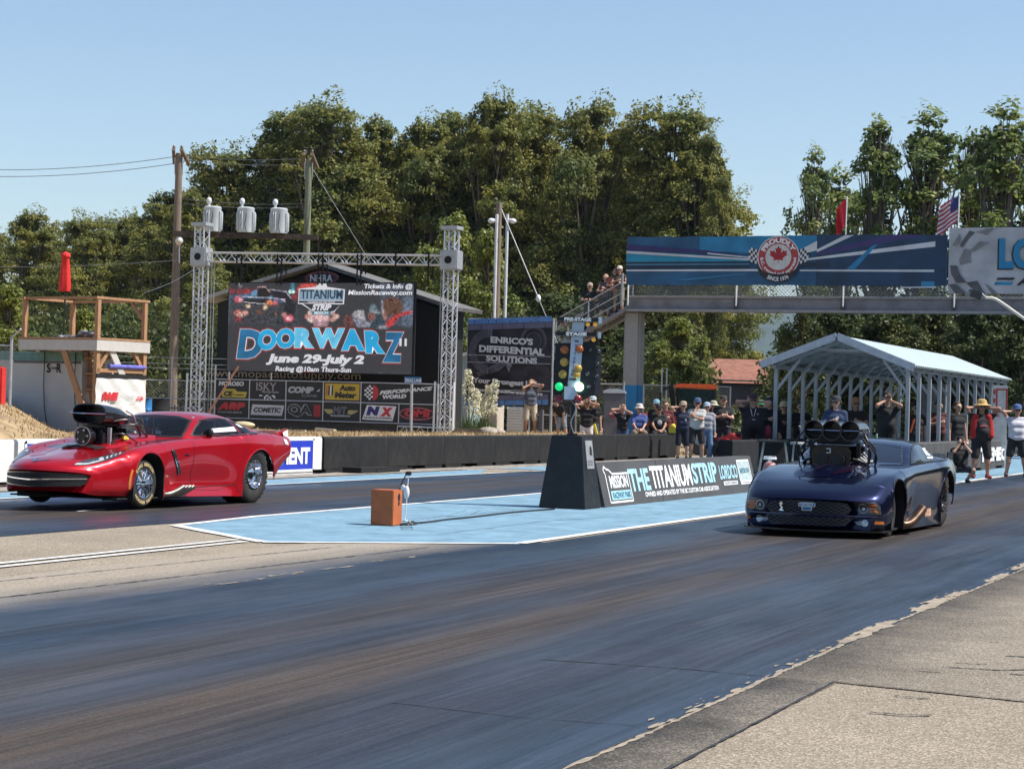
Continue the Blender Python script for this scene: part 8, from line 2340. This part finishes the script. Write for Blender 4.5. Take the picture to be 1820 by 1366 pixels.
def surface_net(D, P0, h):
 I = D < 0
 nx, ny, nz = D.shape
 C = [(i, j, k) for i in (0, 1) for j in (0, 1) for k in (0, 1)]
 sl = lambda A, c: A[c[0]:nx - 1 + c[0], c[1]:ny - 1 + c[1], c[2]:nz - 1 + c[2]]
 cnt = sum(sl(I, c).astype(int) for c in C)
 act = (cnt > 0) & (cnt < 8)
 acc = np.zeros(act.shape + (3,)); num = np.zeros(act.shape)
 for a in range(8):
  for b in range(a + 1, 8):
   ca, cb = C[a], C[b]
   if sum(abs(x - y) for x, y in zip(ca, cb)) != 1: continue
   da, db = sl(D, ca), sl(D, cb)
   m = ((da < 0) != (db < 0)) & act
   t = np.where(m, da / np.where(m, da - db, 1), 0)
   for q in range(3): acc[..., q] += m * (ca[q] + t * (cb[q] - ca[q]))
   num += m
 idx = np.full(act.shape, -1); w = np.argwhere(act); idx[act] = np.arange(len(w))
 V = P0 + h * (w + acc[act] / np.maximum(num[act], 1)[:, None])
 F = []
 for axis in range(3):
  s0 = [slice(1, -1)] * 3; s1 = [slice(1, -1)] * 3
  s0[axis] = slice(0, -1); s1[axis] = slice(1, None)
  a, b = I[tuple(s0)], I[tuple(s1)]
  for flip, m in ((False, a & ~b), (True, b & ~a)):
   e = np.argwhere(m)
   if not len(e): continue
   o = np.ones(3, int); o[axis] = 0
   e = e + o
   u, v = np.eye(3, dtype=int)[(axis + 1) % 3], np.eye(3, dtype=int)[(axis + 2) % 3]
   q = np.stack([idx[tuple((e - u - v).T)], idx[tuple((e - v).T)], idx[tuple(e.T)], idx[tuple((e - u).T)]], 1)
   F.append(q[:, ::-1] if flip else q)
 return V, np.concatenate(F)
def organic(name, prims, mat, parent, h=.014, k=.03, cuts=()):
 V, F = surface_net(*field(prims, h, k, cuts), h)
 me = bpy.data.meshes.new(name)
 me.vertices.add(len(V)); me.vertices.foreach_set("co", V.astype(np.float32).ravel())
 me.loops.add(4 * len(F)); me.loops.foreach_set("vertex_index", F.astype(np.int32).ravel())
 me.polygons.add(len(F)); me.polygons.foreach_set("loop_start", np.arange(0, 4 * len(F), 4, dtype=np.int32))
 try: me.polygons.foreach_set("loop_total", np.full(len(F), 4, dtype=np.int32))
 except Exception: pass
 me.update(calc_edges=True); me.validate()
 return link(name, me, mat, parent, smooth=True)
V3 = lambda *a: np.array(a, float)
def ik(a, c, l1, l2, pole):
 d = c - a; L = np.linalg.norm(d); L_ = min(L, (l1 + l2) * .999); u = d / L
 x = (l1 * l1 - l2 * l2 + L_ * L_) / (2 * L_); y = math.sqrt(max(l1 * l1 - x * x, 1e-6))
 p = np.array(pole, float); p = p - u * (p @ u); p /= np.linalg.norm(p)
 return a + u * x + p * y, a + u * L_
HANDS = {'ears': ((.125, -.03, 1.62), (1, -.1, -.75)), 'face': ((.06, -.14, 1.60), (1, -.2, -.7)), 'camera': ((.065, -.21, 1.61), (.8, -.1, -1)), 'chest': ((.05, -.27, 1.23), (.9, .2, -.7)),
  'down': ((.26, -.03, .84), (.3, 1, 0)), 'hips': ((.20, -.05, 1.0), (1, .4, 0)), 'brow': ((.09, -.12, 1.68), (1, -.1, 0)), 'chin': ((.05, -.13, 1.50), (.7, -.3, -1)), 'lap': ((.10, -.34, 1.02), (.7, .4, -.5)),
  'rail': ((.16, -.32, 1.14), (.6, .4, -.6)), 'cross': ((-.10, -.20, 1.26), (1, 0, -.5)), 'knee': ((.16, -.36, .78), (.6, .5, 0))}
def cloth_mat(c, v=.18): return P("cloth %.3f %.3f %.3f" % tuple(c), c, .85, var=v, scale=9, bump=.15, bscale=30)
def person(pos, face, label, h=1.75, arms=('down', 'down'), legs='stand', shirt=(.015, .015, .017), sleeves=.55, bottom=(.02, .02, .024), blen=1.35, girth=1.0, hat=None, hatc=(.02, .02, .025), hair=None, skin=None, shoes=(.03, .03, .03), shades=True, logo=None, spread=.04, lean=0.0, group="spectators and crew", extra=None, hem=.90, step=0.0, turn=0.0):
 root = empty("person", pos, face, label, "person", group)
 s = h / 1.75
 root.scale = (s, s, s)
 skin = skin or M_skin
 g = girth
 drop = {'stand': 0, 'sit': .40, 'crouch': .53}[legs]
 Hp = .93 - drop
 cl, sl_ = math.cos(lean), math.sin(lean)
 def up(p):                                                       # upper body, tilted forward at the hips
  p = V3(*p); y, z = p[1], p[2] - .95
  return V3(p[0], y * cl - z * sl_, .95 - drop + z * cl + y * sl_)
 hx = .095 * (1 + .3 * (g - 1))
 hip = [V3(-hx, 0, Hp), V3(hx, 0, Hp)]
 if legs == 'stand': foot = [V3(-hx - spread, -step, .085), V3(hx + spread, step, .085)]; pole_k = [(-.25, -1, 0), (.25, -1, 0)]
 elif legs == 'sit': foot = [V3(-.14, -.44, .085), V3(.14, -.44, .085)]; pole_k = [(-.2, -1, .8), (.2, -1, .8)]
 else: foot = [V3(-.20, -.14, .085), V3(.20, -.10, .085)]; pole_k = [(-.4, -1, .5), (.4, -1, .5)]
 body, sh, bo, boot = [], [], [], []
 w = .085 * g
 # torso
 tor = [(up((-w * .75, 0, .98)), up((w * .75, 0, .98)), .118 * g, .118 * g), (up((-w * .7, -.01 * g, 1.12)), up((w * .7, -.01 * g, 1.12)), .112 * g * (1 + .25 * (g - 1)), .112 * g * (1 + .25 * (g - 1))),
  (up((-w, -.005, 1.28)), up((w, -.005, 1.28)), .108 * (1 + .6 * (g - 1)), .108 * (1 + .6 * (g - 1))), (up((-.15, .01, 1.415)), up((.15, .01, 1.415)), .062, .062)]
 if g > 1.15: tor.append((up((0, -.06 * g, 1.08)), up((0, -.05 * g, 1.16)), .13 * g, .11 * g))
 body += tor
 tn = turn
 def hd(p):
  p = V3(*p); c = math.cos(tn); q = math.sin(tn)
  return up((p[0] * c - p[1] * q, p[0] * q + p[1] * c, p[2]))
 body += [(up((0, .01, 1.42)), hd((0, 0, 1.56)), .060 + .01 * (g - 1), .052), (hd((0, .018, 1.665)), hd((0, .0, 1.655)), .098, .094), (hd((0, -.035, 1.60)), hd((0, -.045, 1.565)), .066, .048),
   (hd((0, -.10, 1.655)), hd((0, -.118, 1.618)), .012, .019), (hd((-.095, .01, 1.65)), hd((-.093, .015, 1.61)), .018, .014), (hd((.095, .01, 1.65)), hd((.093, .015, 1.61)), .018, .014), (hd((-.045, -.088, 1.672)), hd((.045, -.088, 1.672)), .016, .016)]
 # arms and hands
 for i, sg in ((0, -1), (1, 1)):
  tg, pl = HANDS[arms[i]]
  S_ = up((sg * .195 * (1 + .25 * (g - 1)), .01, 1.40))
  rise = arms[i] in ('ears', 'face', 'brow', 'camera', 'chin')
  T_ = hd((sg * tg[0], tg[1], tg[2])) if rise else up((sg * tg[0] * (1 + .5 * (g - 1) * (arms[i] in ('down', 'hips'))), tg[1] - .06 * (g - 1), tg[2]))
  if arms[i] == 'down': T_ = T_ + V3(0, 0, 0)
  E_, Wr = ik(S_, T_, .285, .255, (sg * pl[0], pl[1], pl[2]))
  body += [(S_, E_, .052 * (1 + .4 * (g - 1)), .041), (E_, Wr, .041 * (1 + .3 * (g - 1)), .027)]
  sh.append((S_, S_ + (E_ - S_) * min(sleeves, 1), .066 * (1 + .5 * (g - 1)), .062 if sleeves else .05) if sleeves else None)
  if sleeves > 1: sh.append((E_, E_ + (Wr - E_) * .9, .054, .042))
  fd = (Wr - E_) / np.linalg.norm(Wr - E_)
  if arms[i] in ('ears', 'face', 'brow', 'camera', 'chin'): fd = fd * .4 + V3(0, .15, .8)
  if arms[i] in ('chest', 'lap', 'rail', 'cross'): fd = fd * .7 + V3(-sg * .5, -.1, .1)
  fd = fd / np.linalg.norm(fd)
  sd = np.cross(fd, V3(0, -1, .2)); sd /= np.linalg.norm(sd)
  nn = np.cross(sd, fd)
  pc = Wr + fd * .075
  body.append((Wr, pc - fd * .01, .026, .031)); body.append((pc - sd * .02, pc + sd * .02, .019, .019))
  for f, (o, L_) in enumerate(((-.033, .060), (-.011, .074), (.011, .070), (.033, .054))):
   b0 = pc + sd * o + fd * .018; b1 = b0 + fd * L_ * .55 + nn * .012 * sg; b2 = b1 + fd * L_ * .35 + nn * .03 * sg
   body += [(b0, b1, .0105, .0098), (b1, b2, .0098, .0085)]
  tb0 = Wr + fd * .03 - sd * .025 * sg; body += [(tb0, tb0 - sd * .03 * sg + fd * .03, .013, .011), (tb0 - sd * .03 * sg + fd * .03, tb0 - sd * .028 * sg + fd * .062, .011, .009)]
 # legs
 for i, sg in ((0, -1), (1, 1)):
  K_, A_ = ik(hip[i], foot[i], .445, .41, pole_k[i])
  body += [(hip[i], K_, .088 * (1 + .5 * (g - 1)), .060), (K_, K_ + (A_ - K_) * .3, .058, .060 * (1 + .3 * (g - 1))), (K_ + (A_ - K_) * .3, A_, .060, .038)]
  tf = A_ + V3(sg * .03, -.155, -.045)
  body.append((A_ + V3(0, .03, -.04), tf, .038, .030))
  boot += [[(A_ + V3(0, .035, -.042), tf, .050, .040), (A_, A_ + V3(0, 0, -.03), .050, .050)]]
  if blen <= 1: bo.append((hip[i], hip[i] + (K_ - hip[i]) * blen, .108 * (1 + .55 * (g - 1)), .092 * (1 + .3 * (g - 1))))
  else:
   bo += [(hip[i], K_, .106 * (1 + .55 * (g - 1)), .082), (K_, K_ + (A_ - K_) * (blen - 1), .080, .066)]
 kk = .5
 organic("body", body, skin, root, .0135, .022)
 infl = .018
 shp = [(a, b, ra + infl, rb + infl) for a, b, ra, rb in tor] + [q for q in sh if q is not None]
 z0 = up((0, 0, hem))
 cuts = [(z0, tuple(np.array(up((0, 0, 0)) - up((0, 0, 1))) / 1.0)), (up((0, 0, 1.485)), tuple(up((0, 0, 1)) - up((0, 0, 0))))]
 o = organic("shirt", shp, cloth_mat(shirt), root, .016, .03, cuts)
 if logo:
  m = MB(); m.ball(tuple(up((logo[1], -.128 * g - .012 - .05 * (g > 1.15), logo[2]))), .05, 6, (logo[3], .18, logo[4])); m.build("shirt_print", cloth_mat(logo[0]), root, smooth=True)
 pel = [(up((-w * .8, .0, .97)), up((w * .8, .0, .97)), .128 * g, .128 * g), (V3(-hx, .01, Hp), V3(hx, .01, Hp), .112 * g, .112 * g)]
 organic("trousers" if blen > 1 else "shorts", pel + bo, cloth_mat(bottom), root, .016, .028, [(up((0, 0, 1.03)), tuple(up((0, 0, 1)) - up((0, 0, 0))))])
 for b in boot: organic("shoe", b, cloth_mat(shoes), root, .014, .02, [((0, 0, .002), (0, 0, -1))])
 if hair or hat is None:
  organic("hair", [(hd((0, .03, 1.69)), hd((0, .03, 1.66)), .106, .104)] + ([(hd((-.06, .06, 1.62)), hd((-.07, .07, 1.45)), .05, .04), (hd((.06, .06, 1.62)), hd((.07, .07, 1.45)), .05, .04)] if hair and len(hair) > 3 else []), P("hair %s" % str(hair or 0), (hair or (.05, .03, .02))[:3], .7, var=.3, scale=20), root, .015, .02, [(hd((0, -.045, 1.70)), tuple(hd((0, -.8, -.55)) - hd((0, 0, 0)))), ] if True else [])
 if hat:
  m = MB(); m.M = Matrix([list(hd((1, 0, 0)) - hd((0, 0, 0))) + [0], list(hd((0, 1, 0)) - hd((0, 0, 0))) + [0], list(hd((0, 0, 1)) - hd((0, 0, 0))) + [0], [0, 0, 0, 1]]).transposed()
  o0 = hd((0, .01, 1.70)); m.M = Matrix.Translation(tuple(o0)) @ m.M.to_3x3().to_4x4()
  if hat == 'cap':
   m.lathe([(.112, -.01), (.112, .03), (.098, .075), (.06, .105), (.001, .115)], 22)
   m.add([(-.09, -.07, .0), (.09, -.07, .0), (.07, -.19, -.02), (-.07, -.19, -.02), (-.09, -.07, .012), (.09, -.07, .012), (.07, -.19, -.008), (-.07, -.19, -.008)], [(3, 2, 1, 0), (4, 5, 6, 7), (0, 1, 5, 4), (1, 2, 6, 5), (2, 3, 7, 6), (3, 0, 4, 7)])
  else:
   br_ = .21 if hat == 'straw' else .165
   m.lathe([(br_, -.025), (br_ * .98, -.015), (.115, .005), (.112, .05), (.098, .10), (.05, .12), (.001, .118)], 26)
   m.lathe([(br_, -.025), (.10, -.004)], 26)
  m.build("hat", cloth_mat(hatc, .12), root, smooth=45)
 m = MB()
 if shades:
  for sx in (-1, 1): m.ball(tuple(hd((sx * .037, -.106, 1.645))), .027, 6, (1.1, .35, .75))
  m.bar(tuple(hd((-.09, -.02, 1.652))), tuple(hd((-.06, -.10, 1.652))), .008); m.bar(tuple(hd((.09, -.02, 1.652))), tuple(hd((.06, -.10, 1.652))), .008); m.bar(tuple(hd((-.02, -.112, 1.65))), tuple(hd((.02, -.112, 1.65))), .008)
  m.build("sunglasses", M_black, root, smooth=True)
 else:
  for sx in (-1, 1): m.ball(tuple(hd((sx * .036, -.098, 1.645))), .012, 5, (1.2, .6, .7))
  m.build("eyes", M_black, root, smooth=True)
 m = MB(); m.ball(tuple(hd((0, -.095, 1.578))), .022, 5, (1.1, .35, .3)); m.build("mouth", P("lips", (.28, .09, .08), .6), root, smooth=True)
 ex = extra or ()
 if 'camera' in ex:
  m = MB(); m.box(tuple(hd((0, -.20, 1.63))), (.13, .06, .09)); m.cyl(tuple(hd((0, -.22, 1.63))), tuple(hd((0, -.31, 1.63))), .036, n=12); c_ = m.build("camera", M_black, None, bevel=.008)
  c_.location = root.location; c_.rotation_euler = root.rotation_euler; c_.scale = root.scale; tag(c_, "black camera held to the eye of the crouching photographer" if legs == 'crouch' else "small dark camera raised by " + label.split(" with")[0][:40], "camera")
 if 'headset' in ex:
  m = MB()
  for sx in (-1, 1): m.ball(tuple(hd((sx * .115, .01, 1.64))), .045, 6, (.5, 1, 1.1))
  m.tube([tuple(hd((.115 * math.cos(R(a)), .01, 1.66 + .155 * math.sin(R(a))))) for a in range(0, 181, 20)], .012, 6)
  m.build("headset", M_black, root, smooth=True)
 if 'bag' in ex:
  m = MB(); m.ball(tuple(up((.27 * g, -.02, .93))), .14, 8, (.6, .8, 1.15)); m.build("bag", P("crimson bag", (.20, .015, .03), .7), root, smooth=True)
 if 'lanyard' in ex:
  m = MB(); m.tube([tuple(up((-.06, -.10, 1.45))), tuple(up((-.01, -.155 * g, 1.2))), tuple(up((.06, -.10, 1.45)))], .008, 5); m.box(tuple(up((0, -.165 * g, 1.16))), (.07, .01, .1)); m.build("lanyard", M_white, root)
 if 'redvest' in ex:
  for sx in (-1, 1): organic("shirt_panel", [(up((sx * .13 * g, -.05, 1.40)), up((sx * .15 * g, -.05, 1.0)), .085, .10)], cloth_mat((.42, .02, .02)), root, .016, .03)
 return root
BK, NV, GR, WHT = (.010, .010, .012), (.014, .018, .045), (.34, .34, .33), (.66, .66, .68)
def facing(p, extra=0): return math.atan2(p[0], -p[1]) + R(extra) if False else YAW + R(extra)
def stand(px, ytop, Z=None, feet=None, z0=0.0, **k):
 q = gnd(px, feet, z0) if feet else at(px, 740, Z)
 d = q.x * -SY + q.y * CY
 top = at(px, ytop, d).z
 ln = k.get('lean', 0)
 hh = max(1.45, min(2.06, (top - z0) * {'stand': 1, 'sit': 1.75 / 1.37, 'crouch': 1.75 / 1.24}[k.get('legs', 'stand')] / (1.045 if k.get('hat') else 1.02)))
 return person((q.x, q.y, z0), k.pop('face', YAW), h=hh, **k)
BKZ = bank_h(-25.3, 64)
stand(943, 674, Z=68.4, z0=BKZ, label="man in a grey and navy sleeveless top and khaki shorts before the gear banner", arms=('face', 'ears'), shirt=(.09, .10, .13), sleeves=0, bottom=(.50, .42, .31), blen=.98, hat=None, hair=(.25, .18, .10), shoes=(.1, .06, .05), skin=M_skin_tan, spread=.06)
stand(1000, 706, Z=64, z0=BKZ * .8, label="person in pale denim shorts bending forward behind the light tree post", arms=('knee', 'knee'), shirt=BK, bottom=(.26, .34, .44), blen=.9, lean=R(48), hair=(.05, .03, .02), spread=.1, face=YAW + R(-35))
stand(1043, 709, Z=62.6, label="woman in a black top and white trousers right of the light tree", arms=('ears', 'brow'), shirt=BK, bottom=(.66, .60, .62), blen=1.9, hair=(.22, .13, .06, 1), skin=M_skin_tan)
stand(1053, 702, Z=64.3, label="man in a black and white patterned cap behind the woman in white trousers", arms=('ears', 'down'), shirt=BK, bottom=(.05, .07, .12), blen=1.9, hat='cap', hatc=(.42, .44, .48))
stand(1107, 718, Z=62.2, label="man in a black T-shirt with both elbows out before the grey toilet cabin", arms=('ears', 'face'), shirt=BK, bottom=(.06, .09, .17), blen=1.9, hair=(.20, .13, .08), shades=False, logo=((.4, .4, .45), .07, 1.32, .5, .5))
stand(1136, 716, Z=65.2, z0=.25, legs='sit', label="seated man in a blue plaid shirt and a white brimmed hat", arms=('lap', 'lap'), shirt=(.05, .085, .26), sleeves=.8, bottom=(.20, .16, .11), blen=1.8, hat='brim', hatc=(.62, .55, .50), girth=1.12)
stand(1171, 717, Z=65.2, z0=.22, legs='sit', label="seated man in a dark T-shirt with a white print beside the blue plaid shirt", arms=('lap', 'lap'), shirt=BK, bottom=(.015, .015, .02), blen=1.9, hat='cap', hatc=(.012, .012, .015), skin=M_skin_tan, logo=((.55, .55, .58), .02, 1.25, 1.5, 1.6))
stand(1166, 708, Z=65.5, label="person in a teal and white cap in front of the orange tractor hood", arms=('down', 'down'), shirt=BK, hat='cap', hatc=(.18, .36, .42))
stand(1183, 712, Z=66.5, label="person in a dark red jacket beside the tractor cab", arms=('chest', 'down'), shirt=(.12, .02, .02), sleeves=1.5, hat=None, hair=(.05, .03, .02))
stand(1212, 711, feet=817, label="spectator in a navy vest and tan cap holding an ear", arms=('ears', 'down'), shirt=NV, sleeves=.3, bottom=(.012, .014, .026), blen=.95, hat='cap', hatc=(.36, .28, .20), girth=1.05, logo=((.4, .4, .5), .07, 1.22, .6, .9))
stand(1237, 705, feet=819, label="man in a pale grey T-shirt and blue cap with folded hands under his chin", arms=('chin', 'cross'), shirt=(.46, .46, .45), sleeves=.6, bottom=(.018, .018, .022), blen=.85, hat='cap', hatc=(.05, .09, .17), skin=M_skin_tan, girth=1.1, spread=.07)
stand(1254, 713, feet=816.5, label="person in faded blue jeans and a light cap behind the grey T-shirt man", arms=('down', 'down'), shirt=(.28, .29, .33), sleeves=1.6, bottom=(.10, .17, .30), blen=1.92, hat='cap', hatc=(.34, .42, .50), shoes=(.5, .5, .5))
stand(1266, 711, feet=815, label="man in a pale brimmed hat squeezed behind the black T-shirt man", arms=('down', 'chest'), shirt=(.30, .12, .08), hat='brim', hatc=(.50, .46, .36), bottom=(.02, .02, .03))
stand(1283, 701, feet=816, label="heavy man in a black T-shirt and dark shorts looking at a phone", arms=('chest', 'chest'), shirt=BK, bottom=(.030, .028, .040), blen=.95, hat='cap', hatc=(.05, .035, .03), girth=1.3, shades=False, logo=((.4, .4, .4), .08, 1.33, .8, .35), spread=.1)
stand(1335, 697, feet=838, label="big man in black with a lanyard and crimson bag covering both ears", arms=('ears', 'ears'), shirt=(.016, .010, .016), bottom=(.010, .010, .012), blen=.95, hat='cap', hatc=(.05, .03, .035), girth=1.32, spread=.1, extra=('bag', 'lanyard'), logo=((.42, .25, .28), .09, 1.33, .5, .4))
stand(1352, 709, Z=58, label="spectator in a green cap half hidden behind the big man in black", shirt=(.25, .2, .18), hat='cap', hatc=(.04, .25, .10))
stand(1367, 702, Z=54.6, z0=.02, label="man in black behind the first left shelter post", arms=('chest', 'down'), shirt=BK, sleeves=1.7, hat='cap', hatc=(.03, .03, .03), blen=1.9)
stand(1393, 712, Z=55.5, label="spectator in a tan hat and dark jacket between the first shelter posts", arms=('down', 'chest'), shirt=(.022, .014, .016), sleeves=1.6, hat='brim', hatc=(.48, .38, .22), blen=1.9)
stand(1423, 713, Z=55, label="dark haired person in black between the second and third shelter posts", arms=('chest', 'down'), shirt=BK, sleeves=1.6, hair=(.02, .015, .012), blen=1.9)
stand(1485, 701, Z=47.0, z0=.1, label="official in a navy shirt and cap wearing a headset above the blue car", arms=('chest', 'down'), shirt=(.022, .040, .095), sleeves=1.5, bottom=(.02, .02, .03), blen=1.9, hat='cap', hatc=(.03, .035, .04), girth=1.12, extra=('headset',), logo=((.55, .58, .6), .07, 1.30, .8, .8), face=YAW + R(-20))
stand(1520, 704, Z=53, z0=.03, label="man in an orange cap inside the shelter right of the headset official", arms=('down', 'chest'), shirt=(.018, .012, .014), hat='cap', hatc=(.46, .22, .13), skin=M_skin_tan, blen=1.9)
stand(1576, 694, Z=50, z0=.14, label="man in a black shirt and cap pressing both hands to his cheeks in the shelter", arms=('face', 'face'), shirt=BK, bottom=(.015, .015, .018), blen=1.9, hat='cap', hatc=(.012, .012, .014), girth=1.2, skin=M_skin_tan, shades=False)
stand(1628, 716, Z=56, label="dim figure in dark clothes behind the wide right shelter post", arms=('down', 'down'), shirt=(.03, .02, .02), hair=(.02, .015, .01), blen=1.9)
stand(1668, 712, Z=57, label="dim figure in a dark reddish shirt among the right shelter posts", arms=('chest', 'down'), shirt=(.10, .03, .03), hair=(.03, .02, .015), blen=1.9)
stand(1702, 713, Z=56.0, z0=.02, label="woman with dark hair and sunglasses behind the crouching photographer", arms=('down', 'down'), shirt=BK, sleeves=.4, hair=(.04, .025, .018, 1), bottom=(.03, .03, .04), blen=1.9, face=YAW + R(25))
stand(1704, 773, feet=857, legs='crouch', label="photographer in black crouching with a camera behind the blue car", arms=('camera', 'camera'), shirt=BK, bottom=(.02, .025, .04), blen=.85, hat='cap', hatc=(.015, .013, .013), girth=1.18, lean=R(8), extra=('camera',), hem=.97)
stand(1742, 708, feet=850, label="man in a straw hat and a red and black shirt with both elbows raised", arms=('ears', 'ears'), shirt=(.018, .013, .015), sleeves=.65, bottom=(.016, .016, .02), blen=.92, hat='straw', hatc=(.55, .38, .15), girth=1.2, skin=M_skin_tan, spread=.06, extra=('redvest',), logo=((.45, .12, .14), .0, 1.2, 1.8, .5), shoes=(.25, .04, .05))
stand(1805, 716, feet=847, label="man in a white T-shirt and blue cap with one arm raised at the right edge", arms=('ears', 'down'), shirt=(.60, .60, .66), sleeves=.5, bottom=(.025, .024, .03), blen=.85, hat='cap', hatc=(.06, .12, .28), girth=1.12, spread=.14, shoes=(.1, .06, .08))
stand(1836, 722, feet=846, label="spectator in dark clothes cut off by the right picture edge", arms=('down', 'down'), shirt=(.05, .03, .04), hat='cap', hatc=(.03, .03, .04))
# on the footbridge stairs
def onstair(px, ytop, lab, **k):
 q = ont(px, ytop + 40, 81.0); x = q.x + 27.6
 z = 5.8 + min(0, x + .1) * .545
 top = ont(px, ytop, 81.0).z
 person((q.x, 81.0, z), k.pop('face', R(10)), lab, h=max(1.4, min(1.95, (top - z) / 1.03)), group="people on the footbridge stairs", **k)
onstair(1048, 491, "man in a tan cap and black shirt lowest on the footbridge stairs", arms=('rail', 'rail'), shirt=(.012, .012, .013), hat='cap', hatc=(.40, .30, .24), blen=1.9)
onstair(1076, 476, "bald man in a pale vest in the middle of the footbridge stairs", arms=('rail', 'chest'), shirt=(.10, .07, .09), sleeves=0, hair=(.40, .26, .19), blen=.95)
onstair(1093, 474, "person in a red top at the stair head beside the bridge banner", arms=('rail', 'down'), shirt=(.40, .10, .07), hair=(.1, .05, .03), blen=1.8)
onstair(1101, 453, "woman in a white cap highest at the left end of the blue bridge banner", arms=('chest', 'rail'), shirt=(.05, .045, .03), sleeves=.2, hat='cap', hatc=(.66, .58, .48), hair=(.2, .1, .06, 1), bottom=(.22, .18, .09), blen=.9)
